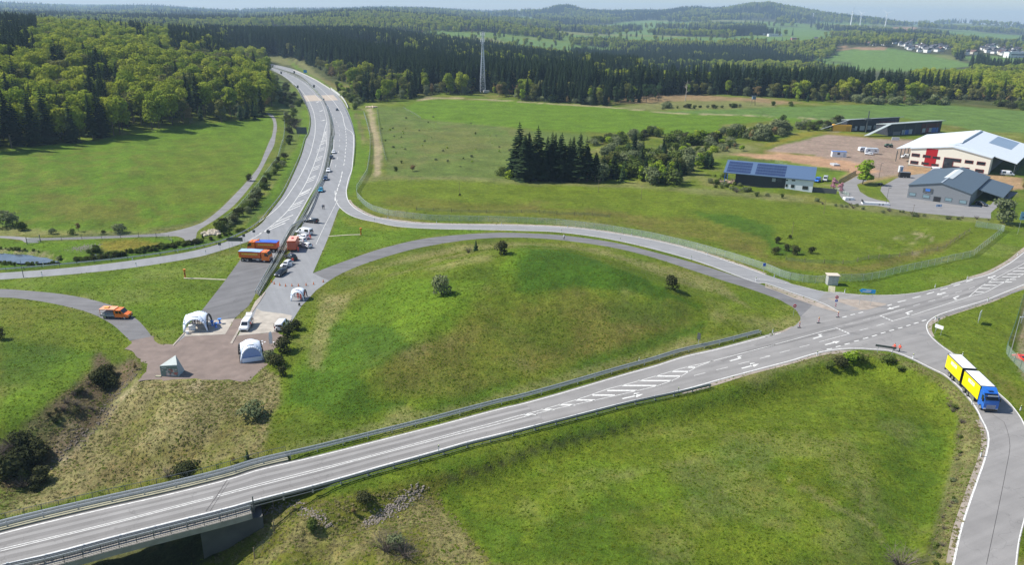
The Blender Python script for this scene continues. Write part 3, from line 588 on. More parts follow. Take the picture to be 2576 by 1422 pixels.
for nm, s in (('kerb_strip', "K 280,735 300,742 480,540 465,528"), ('kerb_strip', "K 1212,700 1245,712 1400,420 1385,400"), ('kerb_strip', "K 1520,225 1545,235 1690,30 G 1450,1050 1430,1045 1280,1200")):
    sheet(nm, wline(s, 0, 1, False), .10, A_kerb)
    q = wline(s, 0, 1, False); MB().prism([tuple(a) for a in q], 0, .095).build('kerb_stone', A_kerb)['kind'] = 'structure'
# unpaved edges
def ribbon(pts, w, z, mb, off=0.):
    p = np.asarray(pts, float); d = np.gradient(p, axis=0); d /= np.linalg.norm(d, axis=1)[:, None] + 1e-9; nrm = np.stack([-d[:, 1], d[:, 0]], 1)
    a = p + nrm * (off + w / 2); b = p + nrm * (off - w / 2); n = len(p)
    zz = z if hasattr(z, '__len__') else [z] * n
    mb.add([(x, y, zz[i]) for i, (x, y) in enumerate(a)] + [(x, y, zz[i]) for i, (x, y) in enumerate(b)], [(i, i + n, i + n + 1, i + 1) for i in range(n - 1)])
E_ = MB()
for s in ("E3 900,715 700,712 500,738 250,812 0,876 C3 2300,905 1900,1030 1600,1110", "E3 60,545 150,533 200,515 290,470", "E2 2690,970 2539,1080 2400,1190 2200,1300 2000,1360", "E3 2600,40 2350,150 2180,220 1950,292 1760,355 1680,390 1610,430 1590,480 1625,560",
          "E4 2105,0 2163,115 2172,235 2138,400 2076,570 1988,830 1905,1080 1840,1422", "E2 0,1318 C2 2100,1199 1700,1069 1300,974 900,904 640,869 350,847 0,834 B2 1700,821 1270,779 1100,743 928,650 880,590"):
    ribbon(resample(wline(s), 4), 1.5, .012, E_)
E_.build('road_shoulder', A_gut, fix=False)['kind'] = 'structure'

# ------------------------------------------------------------------ painted lines
PW = mat('white_road_paint', (.66, .655, .63), .7, var=.35, scale=2.5)
K_ = MB()
def line(s, w=.14, dash=None, z=.046, sm=True, mb=K_, off=0.):
    p = wline(s, 0, 6, sm)
    if dash is None: ribbon(resample(p, 2.5), w, z, mb, off); return
    on, gap = dash; q = resample(p, .5); d = np.r_[0, np.cumsum(np.linalg.norm(np.diff(q, axis=0), axis=1))]; t = 0
    while t + on * .6 < d[-1]:
        ix = np.linspace(t, min(t + on, d[-1]), 4); ribbon(np.stack([np.interp(ix, d, q[:, 0]), np.interp(ix, d, q[:, 1])], 1), w, z, mb, off); t += on + gap
# main road
line("A4 -300,1210 0,1125 500,1000 1080,865 1660,735 2240,590 B4 0,495 570,362 1150,215 1440,140 B3 1830,1422 2130,1340 2420,1265 C3 0,1240 350,1145 640,1060 1080,930 1350,855 1650,760 2000,680 2539,535 E3 0,570 150,527", .22)
line("A4 -300,1505 60,1415 500,1310 1080,1155 1650,1010 2240,862 B4 0,777 280,707 570,632 860,552 1150,467 1440,387 1730,307 2020,222 2290,155 C4 0,95 370,5 C3 640,1315 1080,1205 1570,1100 2000,980 2300,900 E3 0,865 250,800 500,725 700,688 900,678 1100,688 1250,705 1440,778 1600,860 1750,930 1850,1010 1950,1110 2060,1250 2110,1350 E4 2180,110 2190,230 2150,400 2090,570 2000,830 1920,1080 1845,1422 1820,1520", .24)
line("A4 -300,1345 75,1255 630,1125 1060,1020 1360,945 1660,865 2095,755", .13); line("A4 2140,740 B4 0,632 600,480 860,415 1200,325 1740,180 2020,105 2270,40 C3 0,1345 200,1295 640,1165 880,1080 1080,1030 1380,945 1650,865 1810,830 2539,640 E3 0,665 250,600 540,520 700,480", .14)
line("A4 -300,1363 0,1293 500,1170 1080,1030 1390,950 1660,880 2090,770", .13); line("A4 2130,758 B4 0,650 580,505 850,430 1440,275 2000,130 2320,50 C3 0,1370 350,1280 780,1185 1180,1095 1380,1045 1530,990 1620,945 1740,872 1820,838 1920,800", .14)
def seg(s, w=.13): line(s, w, None, sm=False)
def bars(rows, w=.5):
    for s in rows: line(s, w, None, sm=False)
bars(["C3 65,1331 180,1329", "C3 235,1283 362,1281", "C3 405,1235 565,1235", "C3 570,1188 765,1188", "C3 735,1140 955,1140", "C3 880,1095 1175,1095", "C3 1022,1046 1365,1046", "C3 1185,998 1520,998", "C3 1355,953 1610,953", "C3 1515,908 1680,908", "C3 1665,867 1745,867"], .5)
for s in ("E3 143,723 240,698", "E3 337,668 435,645", "C3 2480,755 2375,780", "C3 2275,808 2168,834", "C3 2062,865 1950,892", "C3 1842,920 1730,948", "E3 0,760 45,752", "E3 925,503 1008,483", "E3 1092,458 1168,436", "E3 530,617 830,535", "E3 1260,407 1410,365", "E3 1130,358 1370,288",
          "E3 1453,262 1520,243", "E3 1600,220 1668,203", "E3 1737,178 1800,158", "E3 1865,133 1928,118", "E3 1997,95 2057,75"): seg(s, .13)
for s in ("E3 958,403 1038,383", "E3 783,450 862,430"): seg(s, .06)
line("E3 1435,355 1700,270 2000,172 2150,132 2280,66 2400,0 E2 2539,1320 2700,1200", .14); line("E3 2000,170 2060,118 2120,68 2200,20 E2 2140,1422 2300,1340 2539,1215 2700,1110", .14)
bars(["E3 2062,124 2142,124", "E3 2095,90 2205,90", "E3 2130,58 2268,58", "E3 2175,30 2320,30", "E3 2225,4 2370,4", "E2 2215,1398 2420,1398", "E2 2275,1373 2460,1373", "E2 2325,1347 2500,1347", "E2 2375,1320 2535,1320", "E2 2430,1290 2575,1290", "E2 2480,1262 2620,1262"], .42)
for s in ("E3 755,377 800,364", "E3 835,352 880,343", "E3 915,333 960,322", "E3 1300,225 1382,207", "E3 1445,186 1522,168", "E3 1585,145 1655,126", "E3 1718,104 1788,87", "E3 1845,66 1912,48", "E3 1970,25 2035,5", "E3 1200,260 1240,248",
          "E3 603,690 655,681", "E3 693,665 740,655", "E3 780,641 830,630", "E3 870,612 918,602", "E3 960,586 1010,573", "E3 1047,562 1095,548", "E3 1133,533 1180,521", "E3 1217,508 1263,497", "E3 1305,484 1347,473", "E3 1383,460 1425,449", "E3 1458,437 1503,425", "E3 1537,411 1580,400"): seg(s, .3)
for a, b in ((700, 480), (1133, 360)):
    for k in range(5): x = a + 27 * k; y = b + (11.5 * k); seg("E3 %g,%g %g,%g" % (x - 6, y - 2, x + 12, y + 6), .42)
line("E3 2750,-40 2539,52 2350,128 2180,198 1950,268 1760,328 1680,360 1620,398 1585,440 1585,490 1622,560 1720,650 1860,748 1990,850 2290,1120 2400,1220 2500,1350 2545,1440", .2)
line("E4 2606,100 2626,400 2611,700 2545,960 2485,1200 2450,1500", .14); line("E2 1830,1422 2000,1375 2200,1320 2400,1212 2539,1108 2750,945", .2)
line("E3 -100,-8 270,50 480,103 600,126 800,142 1000,157 1150,158 1350,149 1550,121 1800,61 E2 1830,1422", .13)
line("B2 748,500 752,560 762,610 803,672 883,733 1002,778 1142,805 1350,849 1700,872 2300,884 C2 0,890 430,908 1000,992 1700,1172 2300,1388 E3 0,37 270,132 450,192 600,251 725,322", .2)
line("E2 0,1326 C2 2100,1208 1700,1078 1300,983 900,913 640,878 350,856 0,843 B2 2300,838 1700,830 1420,811 1270,789 1100,754 1002,709 923,658 873,590 858,500 882,378 917,262 B2 930,0 B1 915,1300 855,1255 835,1200 820,1130 780,1060 730,990 670,930 560,830 450,755 330,700 200,655 40,607", .24)
# arrows
def arrow(tail, head, turn=0, w=.18, hw=.55):
    a = np.array(wline(tail + ' ' + head, 0, 1, False)); p, q = a[0], a[-1]; d = q - p; l = np.linalg.norm(d); d /= l; n = np.array([-d[1], d[0]])
    def V(s, t, z=.046): r = p + d * s + n * t; return (r[0], r[1], z)
    if turn == 0 or turn == 2: K_.add([V(0, -w), V(l * .62, -w), V(l * .62, w), V(0, w)], [(0, 1, 2, 3)]); K_.add([V(l * .6, -hw), V(l, 0), V(l * .6, hw)], [(0, 1, 2)])
    if turn == 1: K_.add([V(0, -w), V(l * .7, -w), V(l * .7, w), V(0, w)], [(0, 1, 2, 3)])
    if turn: K_.add([V(l * .55, w), V(l * .7, w), V(l * .78, w + .42), V(l * .68, w + .42)], [(0, 1, 2, 3)], 0); K_.add([V(l * .6, w + .25), V(l * .95, w + .55), V(l * .68, w + .8)], [(0, 1, 2)])
arrow("C3 1028,1175", "C3 1235,1130", 2); arrow("C3 2198,877", "C3 2370,832", 2); arrow("C3 2082,805", "C3 2240,762", 1); arrow("E3 470,585", "E3 596,547", 1); arrow("E3 586,645", "E3 735,608", 0)
arrow("E3 1315,265", "E3 1195,297", 0); arrow("E3 1445,310", "E3 1350,343", 1); arrow("E3 1900,165", "E3 1820,198", 1); arrow("E3 1770,130", "E3 1680,155", 0); arrow("E2 2260,1335", "E2 2180,1362", 2)
# worn wheel tracks of the main road
TRK = asphalt('wheel_track', (.190, .183, .178), .08, .05, ang=-AX); TRL = asphalt('pale_track', (.265, .257, .25), .06, .05, ang=-AX); _u = resample(wline(MAIN_UP), 2.5); _l = np.array(resample(wline(MAIN_LO), 1.)); b = MB(); b2 = MB()
_m = [(_u[i], _l[np.argmin(np.linalg.norm(_l - _u[i], axis=1))]) for i in range(len(_u))]
for t_, q_ in ((.20, b), (.36, b), (.60, b), (.78, b), (.28, b2), (.69, b2)): ribbon(np.array([a_ * (1 - t_) + c_ * t_ for a_, c_ in _m if proj(np.array([[a_[0], a_[1], 0]]))[0][0] < 1330]), .8 if q_ is b else .9, .035 + .0008 * t_, q_)
b.build('wheel_track', TRK, fix=False)['kind'] = 'structure'; b2.build('lane_crown', TRL, fix=False)['kind'] = 'structure'
for s_, w_ in (("E2 2600,1245 E3 2100,110 1700,225 1000,420 500,545 -200,720 C3 2000,805", .9), ("E2 2600,1195 E3 2100,60 1700,180 1000,370 500,500 -100,650", .8), ("E3 560,690 1000,570 1500,430 1900,310 2539,90", .8)): b = MB(); ribbon(resample(wline(s_), 3), w_, .0365, b); b.build('wheel_track', TRK, fix=False)['kind'] = 'structure'
g_ = random.Random(4); b = MB()
for k in range(16):
    x_, y_ = P0(*T("E3 %g,%g" % (g_.uniform(500, 1600), g_.uniform(350, 560)))[0])[:2]; r_ = g_.uniform(.5, 1.8); n_ = 12; b.add([(x_ + math.cos(6.283 * i / n_) * r_ * g_.uniform(.6, 1.2), y_ + math.sin(6.283 * i / n_) * r_ * .6 * g_.uniform(.6, 1.2), .0385 + k * 1e-4) for i in range(n_)], [tuple(range(n_))])
b.build('repair_patch', asphalt('repair_asphalt', (.205, .2, .197), .1, .0), fix=False)['kind'] = 'structure'
# motorway
line("B2 -100,990 0,935 80,880 290,690 460,430 560,190 622,0 B1 640,1300 665,1200", .22); line("B2 260,960 510,530 600,330 652,120 667,0 B1 668,1200 655,1130 610,1000 520,890 420,800 300,730 180,685 90,655", .16)
line("B1 90,677 170,708 280,768 380,850 460,940 520,1050 550,1160 552,1300 528,1422 B2 500,150 420,330 330,480 230,620 130,718 0,810", .22)
for r in (("2539,0",),): pass
_h = []
for (ax, ay, bx, by) in ((605, 20, 660, 5), (590, 60, 652, 30), (575, 95, 645, 75), (570, 108, 642, 88), (562, 120, 636, 102), (556, 185, 625, 160), (550, 200, 620, 175), (546, 215, 612, 190), (525, 275, 600, 250), (518, 290, 592, 266), (510, 310, 585, 282), (485, 385, 560, 352), (475, 402, 552, 370), (462, 425, 545, 390),
                          (412, 530, 515, 475), (402, 540, 505, 492), (388, 560, 492, 515), (332, 640, 445, 593), (318, 662, 425, 618), (290, 697, 410, 645), (165, 812, 338, 738), (115, 860, 302, 774), (5, 925, 260, 818)): _h.append("B2 %d,%d %d,%d" % (ax, ay, bx, by))
for k in range(9): y = 1415 - k * 14; _h.append("B1 %d,%d %d,%d" % (606 + k * 5, y, 662, y - 16))
bars(_h, .42)
line("B1 150,690 300,760 460,880 570,1010 600,1120 607,1190", .1, (3, 6), sm=True); line("B1 130,668 280,722 430,806 560,900 660,1010 720,1120 765,1200 785,1260 793,1340 795,1422 B2 790,60 783,120 770,180 755,255 738,330", .14, (6, 12))
line("B1 850,1260 857,1340 858,1422 B2 853,80 845,180 838,230 828,270", .26, (5, 5)); line("B2 820,312 800,400 778,465 768,500 750,560 748,600", .3, (6, 2))
line("B1 720,1422 735,1300 712,1150 655,1020 600,935 520,850 400,755 255,702 100,660", .16); line("B2 740,0 720,190 650,380 560,560 430,830", .14, z=.046)
line("B2 775,590 700,740 630,880 560,1030", .12)
for s in ("M 1295,925 1345,908", "M 1355,1090 1412,1070", "M 1390,1265 1455,1245"): arrow(s.split()[0] + ' ' + s.split()[1], s.split()[0] + ' ' + s.split()[2], 0, .5, .9)
K_.build('road_markings', PW, fix=False)['kind'] = 'structure'
dk = MB(); ribbon(resample(wline("E3 2230,1330 E4 2330,0 2400,230 2360,500 2290,850 2170,1422"), 3), .05, .047, dk); ribbon(resample(wline("A4 2230,590 2120,760 2020,900", 0, 1, False), 1), .08, .047, dk); ribbon(resample(wline("A4 2250,610 2150,760 2060,900", 0, 1, False), 1), .05, .047, dk)
dk.build('road_joint', mat('bitumen_joint', (.05, .045, .045), .7))['kind'] = 'structure'
# ponds
WAT = mat('pond_water', (.08, .10, .12), .14, var=.5, scale=.3, spec=.6)
sheet('pond_water', ragged(np.array([tuple(q) for q in smooth([tuple(a) for a in wline("A2 -100,1110 100,1110 270,1120 400,1140 520,1170 585,1190 400,1200 250,1205 100,1195 -100,1170", 0, 1, False)], 3, True)]), .7), -.35, WAT)
sheet('pond_water', wline("A2 895,1130 925,1115 1000,1112 1110,1130 1000,1150 930,1150", 0, 1, False), -.35, WAT)
# ------------------------------------------------------------------ vegetation
def leafmat(name, c1, c2, trans=.25):
    m = bpy.data.materials.new(name); m.use_nodes = True; nt = m.node_tree; N = nt.nodes; L = nt.links; N.remove(N['Principled BSDF'])
    oi = N.new('ShaderNodeObjectInfo'); ge = N.new('ShaderNodeNewGeometry'); nz = N.new('ShaderNodeTexNoise'); nz.inputs['Scale'].default_value = .45; nz.inputs['Detail'].default_value = 4; L.new(ge.outputs['Position'], nz.inputs['Vector'])
    a = N.new('ShaderNodeMath'); a.operation = 'MULTIPLY_ADD'; L.new(nz.outputs['Fac'], a.inputs[0]); a.inputs[1].default_value = 1.3; b = N.new('ShaderNodeMath'); b.operation = 'MULTIPLY_ADD'; L.new(oi.outputs['Random'], b.inputs[0]); b.inputs[1].default_value = .9; b.inputs[2].default_value = -.6; L.new(b.outputs[0], a.inputs[2]); a.use_clamp = True
    mx = N.new('ShaderNodeMix'); mx.data_type = 'RGBA'; L.new(a.outputs[0], mx.inputs['Factor']); mx.inputs['A'].default_value = (*c1, 1); mx.inputs['B'].default_value = (*c2, 1)
    d = N.new('ShaderNodeBsdfDiffuse'); t = N.new('ShaderNodeBsdfTranslucent'); L.new(mx.outputs['Result'], d.inputs['Color']); L.new(mx.outputs['Result'], t.inputs['Color'])
    ms = N.new('ShaderNodeMixShader'); ms.inputs[0].default_value = trans; L.new(d.outputs[0], ms.inputs[1]); L.new(t.outputs[0], ms.inputs[2]); L.new(ms.outputs[0], N['Material Output'].inputs['Surface']); return m
LM = dict(spruce=leafmat('spruce_needles', (.012, .024, .013), (.03, .048, .02), .08), pine=leafmat('pine_needles', (.03, .06, .025), (.06, .095, .035), .1), beech=leafmat('beech_leaves', (.18, .25, .028), (.35, .38, .045), .3),
          lime=leafmat('fresh_leaves', (.20, .32, .03), (.32, .40, .045), .35), olive=leafmat('olive_leaves', (.11, .13, .035), (.19, .19, .06), .25), rust=leafmat('budding_leaves', (.20, .14, .07), (.27, .21, .09), .25),
          grey=leafmat('willow_leaves', (.14, .17, .085), (.22, .25, .12), .25), bush=leafmat('bush_leaves', (.07, .10, .025), (.13, .17, .04), .2), dark=leafmat('thorn_leaves', (.035, .042, .018), (.07, .075, .032), .1),
          twig=mat('bare_twigs', (.13, .105, .085), .9, var=.2), pink=leafmat('pink_blossom', (.50, .25, .30), (.62, .36, .42), .3), white=leafmat('white_blossom', (.42, .43, .33), (.6, .6, .5), .3), grass=leafmat('tall_grass', (.10, .170, .012), (.16, .21, .022), .3), straw=leafmat('straw_grass', (.20, .185, .075), (.32, .28, .14), .3))
BARK = mat('bark', (.11, .085, .065), .9, var=.3, scale=4)
def quads(c, n, t, sx, sy):
    "leaf cards: centres, normals, spin, half sizes"
    n = n / (np.linalg.norm(n, axis=1)[:, None] + 1e-9); r = np.cross(n, [0, 0, 1.]); r /= (np.linalg.norm(r, axis=1)[:, None] + 1e-9); u = np.cross(n, r)
    a = np.cos(t)[:, None] * r + np.sin(t)[:, None] * u; b = -np.sin(t)[:, None] * r + np.cos(t)[:, None] * u
    v = np.stack([c - a * sx[:, None] , c - b * sy[:, None] * .8, c + a * sx[:, None], c + b * sy[:, None]], 1).reshape(-1, 3)
    return v, np.arange(len(v)).reshape(-1, 4)
def broad(seed, h, rx, n, ls, base=.25, lobes=11, flat=.8):
    g = np.random.default_rng(seed); L_ = []
    for k in range(lobes):
        a = g.uniform(0, 6.28); rr_ = rx * g.uniform(.1, .62); zz = h * g.uniform(base + .14, .84); s = rx * g.uniform(.34, .6); rr_ *= math.sqrt(max(.15, 1 - ((zz / h - (base + .45)) / .62) ** 2)); L_.append((math.cos(a) * rr_, math.sin(a) * rr_, zz, s))
    L_.append((0, 0, h * .62, rx * .6)); L_ = np.array(L_); w = L_[:, 3] ** 2; k = g.choice(len(L_), n, p=w / w.sum()); d = g.normal(size=(n, 3)); d[:, 2] += .25; d /= np.linalg.norm(d, axis=1)[:, None]
    rad_ = L_[k, 3] * g.uniform(.72, 1.06, n); c = L_[k, :3] + d * rad_[:, None] * np.array([1, 1, flat]); c[:, 2] = np.clip(c[:, 2], h * base * .6, h)
    nn = d + g.normal(size=(n, 3)) * .45; nn[:, 2] += .15
    return quads(c, nn, g.uniform(0, 6.28, n), ls * g.uniform(.6, 1.3, n), ls * g.uniform(.5, 1.1, n))
def spruce(seed, h, rx, lv=26, br=8, base=.1):
    g = np.random.default_rng(seed); V = []; Fc = []
    for i in range(lv):
        t = i / (lv - 1); z = h * (base + (1 - base) * t ** .92 * .985); r = rx * (1 - t) ** .68 * g.uniform(.72, 1.15) + .2; nb = max(4, int(br * (1 - .45 * t)))
        for k in range(nb):
            a = 6.283 * (k + g.uniform(-.3, .3)) / nb + i * .7; q = r * g.uniform(.72, 1.15); ca, sa = math.cos(a), math.sin(a); w_ = q * .34 + .18; dr = q * g.uniform(.05, .32)
            def p(l, s, zz): return (ca * l - sa * s, sa * l + ca * s, z + zz)
            o = len(V); V += [p(0, 0, .25), p(q * .5, -w_, -dr * .4 - .25), p(q * .55, 0, -dr * .25), p(q * .5, w_, -dr * .4 - .25), p(q, 0, -dr), p(q * .8, -w_ * .7, -dr * .9 - .3), p(q * .8, w_ * .7, -dr * .9 - .3)]
            Fc += [(o, o + 1, o + 2, o + 2), (o, o + 2, o + 3, o + 3), (o + 1, o + 5, o + 4, o + 2), (o + 2, o + 4, o + 6, o + 3)]
    o = len(V); V += [(.14, 0, h * .96), (-.1, .1, h * .96), (-.1, -.1, h * .96), (0, 0, h * 1.03)]; Fc += [(o, o + 1, o + 3, o + 3), (o + 1, o + 2, o + 3, o + 3), (o + 2, o, o + 3, o + 3)]
    return np.array(V), Fc
def pymesh(name, v, f, m):
    me = bpy.data.meshes.new(name); me.from_pydata([tuple(a) for a in np.asarray(v).tolist()], [], [tuple(dict.fromkeys(q)) for q in f]); me.materials.append(m); me.update(); return me
def trunkmesh(h, r, limbs, seed, lean=0):
    g = random.Random(seed); b = MB(); pts = [(0, 0, -.6)] + [(g.uniform(-.02, .02) * h * k, g.uniform(-.02, .02) * h * k, h * k) for k in (.25, .5, .75)]
    for i, (a, c) in enumerate(zip(pts[:-1], pts[1:])): b.tube(a, c, r * (1 - .28 * i), 7, 0, r * (1 - .28 * (i + 1)))
    for k in range(limbs):
        z = h * g.uniform(.22, .6); a = 6.28 * k / max(limbs, 1) + g.uniform(-.4, .4); l = h * g.uniform(.2, .34); b.tube((0, 0, z), (math.cos(a) * l, math.sin(a) * l, z + l * g.uniform(.6, 1.1)), r * .42, 5, 0, r * .12)
    o = b.build('trunk', BARK); me = o.data; bpy.data.objects.remove(o); return me
def twigs(seed, h, r, n, th=.025):
    g = random.Random(seed); b = MB()
    for k in range(n):
        a = g.uniform(0, 6.28); l = r * g.uniform(.3, 1); z = h * g.uniform(.5, 1) * (1 - .3 * (l / r) ** 2); m_ = Vector((math.cos(a) * l * .5, math.sin(a) * l * .5, z * .62)); e = Vector((math.cos(a) * l, math.sin(a) * l, z))
        b.tube((g.uniform(-.15, .15), g.uniform(-.15, .15), 0), m_, th * 1.4, 4, 0, th, False); b.tube(m_, e, th, 3, 0, th * .3, False)
        for j in range(3): b.tube(m_.lerp(e, g.uniform(0, .8)), m_.lerp(e, .9) + Vector((g.uniform(-1, 1), g.uniform(-1, 1), g.uniform(-.2, .8))) * r * .3, th * .6, 3, 0, th * .2, False)
    o = b.build('crown', LM['twig']); me = o.data; bpy.data.objects.remove(o); return me
KIND = {}
def kind(key, name, variants): KIND[key] = dict(name=name, v=variants)
SP = [(pymesh('crown', *spruce(100 + i, 25, (4.2, 3.6, 4.6, 3.9)[i], (26, 30, 24, 28)[i], (8, 7, 9, 8)[i], (.06, .16, .04, .3)[i]), LM['spruce']), trunkmesh(25, .3, 0, i), 25) for i in range(4)]
kind('spruce', 'spruce_tree', SP)
YS = [(pymesh('crown', *spruce(120 + i, 9, 2.3, 15, 8, .03), LM['pine']), trunkmesh(9, .14, 0, 9 + i), 9) for i in range(2)]
kind('young', 'young_conifer', YS)
def bl(key, name, mk, n=3, h=20, rx=5.6, cnt=1000, ls=.8, base=.22, lobes=12, tr=.28, seed=0):
    V = []
    for i in range(n):
        g = random.Random(seed + i); hh = h * g.uniform(.92, 1.08); v, f = broad(seed + 40 + i, hh, rx * g.uniform(.88, 1.12), cnt, ls, base, lobes); V.append((pymesh('crown', v, f.tolist(), LM[mk]), trunkmesh(hh, tr, 5, seed + i), hh))
    kind(key, name, V)
bl('beech', 'beech_tree', 'beech', 4, 21, 5.9, 1500, .68, .2, 15, .3, 1); bl('lime', 'young_broadleaf_tree', 'lime', 2, 12, 3.4, 800, .5, .12, 9, .16, 10); bl('olive', 'oak_tree', 'olive', 3, 17, 4.9, 1100, .6, .18, 13, .28, 20)
bl('rust', 'budding_tree', 'rust', 2, 15, 4.2, 900, .45, .15, 11, .22, 30); bl('grey', 'willow_tree', 'grey', 2, 9, 4.2, 900, .42, .02, 11, .18, 40)
bl('bush', 'bush', 'bush', 3, 3.2, 2.2, 600, .24, .0, 9, .06, 50); bl('dark', 'thorn_bush', 'dark', 3, 3.0, 2.1, 620, .2, .0, 9, .06, 60); bl('gbush', 'willow_bush', 'grey', 2, 3.0, 2.2, 600, .22, .0, 9, .06, 70)
bl('lbush', 'leafy_bush', 'lime', 2, 3.2, 2.0, 560, .24, .0, 9, .06, 80); bl('pine', 'pine_tree', 'pine', 2, 16, 3.2, 700, .55, .42, 9, .24, 90)
KIND['bare'] = dict(name='bare_bush', v=[(twigs(i, 3.2, 2.3, 60), trunkmesh(1.2, .06, 0, i), 3.2) for i in range(2)])
TH = {}      # first thing of each (kind, variant)
def plant(key, x, y, h=None, label=None, group=None, sc=1., z=None, wide=1., cat=None, var=None):
    K = KIND[key]; i = random.randrange(len(K['v'])) if var is None else var; cm, tm, hh = K['v'][i]; s = (h / hh if h else sc)
    r = bpy.data.objects.new(K['name'], None); COL.objects.link(r); r.empty_display_size = .1; r.location = (x, y, (gz(x, y) if z is None else z) - .12 * s); r.rotation_euler = (0, 0, random.uniform(0, 6.28)); r.scale = (s * wide, s * wide, s)
    tag(r, label, cat or ('bush' if 'bush' in K['name'] else 'tree'), group)
    c = bpy.data.objects.new('crown', cm); COL.objects.link(c); c.parent = r
    if key not in ('bush', 'dark', 'gbush', 'lbush', 'bare'): t = bpy.data.objects.new('trunk', tm); COL.objects.link(t); t.parent = r
    return r
# --- unlinked sources for the woods that are one mass
def joined(key, i):
    cm, tm, hh = KIND[key]['v'][i]; b = bmesh.new(); b.from_mesh(cm); 
    if tm and key not in ('bush', 'dark', 'gbush', 'lbush', 'bare'):
        k = len(b.faces); b.from_mesh(tm); b.faces.ensure_lookup_table()
        for f in b.faces[k:]: f.material_index = 1
    me = bpy.data.meshes.new('tree'); b.to_mesh(me); b.free(); me.materials.append(cm.materials[0]); me.materials.append(BARK); return bpy.data.objects.new('tree_of_wood', me)
def wood(name, label, cat, items, mult=None):
    "items: (x, y, z, kind, scale) -> one object of instanced trees"
    keys = sorted({(a[3], a[5]) for a in items}); src = [joined(*k) for k in keys]; ki = {k: i for i, k in enumerate(keys)}
    me = bpy.data.meshes.new(name); me.from_pydata([a[:3] for a in items], [], [])
    me.attributes.new('pick', 'INT', 'POINT').data.foreach_set('value', [ki[(a[3], a[5])] for a in items]); me.attributes.new('size', 'FLOAT', 'POINT').data.foreach_set('value', [a[4] for a in items])
    me.attributes.new('spin', 'FLOAT', 'POINT').data.foreach_set('value', [random.uniform(0, 6.28) for a in items]); o = bpy.data.objects.new(name, me); COL.objects.link(o)
    ng = bpy.data.node_groups.new(name, 'GeometryNodeTree'); ng.interface.new_socket('Geometry', in_out='INPUT', socket_type='NodeSocketGeometry'); ng.interface.new_socket('Geometry', in_out='OUTPUT', socket_type='NodeSocketGeometry'); N = ng.nodes; L = ng.links
    gi = N.new('NodeGroupInput'); go = N.new('NodeGroupOutput'); jn = N.new('GeometryNodeJoinGeometry')
    for s in reversed(src):
        oi = N.new('GeometryNodeObjectInfo'); oi.inputs['Object'].default_value = s; oi.inputs['As Instance'].default_value = True; L.new(oi.outputs['Geometry'], jn.inputs[0])
    ip = N.new('GeometryNodeInstanceOnPoints'); L.new(gi.outputs[0], ip.inputs['Points']); L.new(jn.outputs[0], ip.inputs['Instance']); ip.inputs['Pick Instance'].default_value = True
    def att(n, t):
        q = N.new('GeometryNodeInputNamedAttribute'); q.data_type = t; q.inputs['Name'].default_value = n; return q.outputs['Attribute']
    L.new(att('pick', 'INT'), ip.inputs['Instance Index']); cx = N.new('ShaderNodeCombineXYZ'); L.new(att('spin', 'FLOAT'), cx.inputs['Z']); L.new(cx.outputs[0], ip.inputs['Rotation']); L.new(att('size', 'FLOAT'), ip.inputs['Scale']); L.new(ip.outputs[0], go.inputs[0])
    md_ = o.modifiers.new('trees', 'NODES'); md_.node_group = ng; return tag(o, label, cat, None, 'stuff')

# --- where the woods stand
def PD(p, r):
    az = math.atan((p - 1288) / F * cP); return (r * math.sin(az), r * math.cos(az))
def W(s):
    out = []
    for w_ in s.split('|'):
        w_ = w_.strip()
        if w_.startswith('R'): out += [PD(*map(float, q.split(','))) for q in w_[1:].split()]
        else: out += [tuple(G(a, b)[:2]) for a, b in T(w_)]
    return out
def scatter(poly, sp, jit=.8):
    xs = [p[0] for p in poly]; ys = [p[1] for p in poly]; gx, gy = np.meshgrid(np.arange(min(xs), max(xs), sp), np.arange(min(ys), max(ys), sp)); gx = gx.ravel() + RNG.uniform(-.5, .5, gx.size) * sp * jit; gy = gy.ravel() + RNG.uniform(-.5, .5, gy.size) * sp * jit
    k = inpoly(gx, gy, poly); return gx[k], gy[k]
ZG = Z.reshape(nR, nA); _aad = np.radians(aa)
def zgrid(x, y):
    r = np.hypot(x, y); a = np.arctan2(x, y); i = np.clip(np.searchsorted(rr, r) - 1, 0, nR - 2); j = np.clip(np.searchsorted(_aad, a) - 1, 0, nA - 2); t = np.clip((r - rr[i]) / (rr[i + 1] - rr[i]), 0, 1); u = np.clip((a - _aad[j]) / (_aad[j + 1] - _aad[j]), 0, 1)
    return (ZG[i, j] * (1 - u) + ZG[i, j + 1] * u) * (1 - t) + (ZG[i + 1, j] * (1 - u) + ZG[i + 1, j + 1] * u) * t
TREES = []   # x, y, z, kind, scale, variant, zone
def put(x, y, key, s, zone):
    z = zgrid(x, y)
    for a, b, c, k, q in zip(x, y, z, key, s): TREES.append((float(a), float(b), float(c) - .1, k, float(q), random.randrange(len(KIND[k]['v'])), zone))
def pick(n, table):
    ks = [k for k, _ in table]; p = np.array([v for _, v in table], float); return RNG.choice(ks, n, p=p / p.sum())
HS = dict(spruce=1, beech=1, lime=.9, olive=.95, rust=.9, grey=.9, pine=.95, young=1, bush=1, dark=1, gbush=1, lbush=1, bare=1)
def zone(poly, sp, table, zid, hs=(.8, 1.1), rules=(), clump=None):
    x, y = scatter(poly, sp); z = zgrid(x, y); key = pick(len(x), table); tx, ty = proj(np.stack([x, y, z + 14], 1))
    if clump:
        n_ = fbm(x, y, clump[1], 3, 30); key = np.where(n_ > clump[2], clump[0], key)
    for s, tb in rules:
        k = inpoly(tx, ty, T(s)); key = np.where(k, pick(len(x), tb), key)
    put(x, y, key, RNG.uniform(hs[0], hs[1], len(x)), zid)
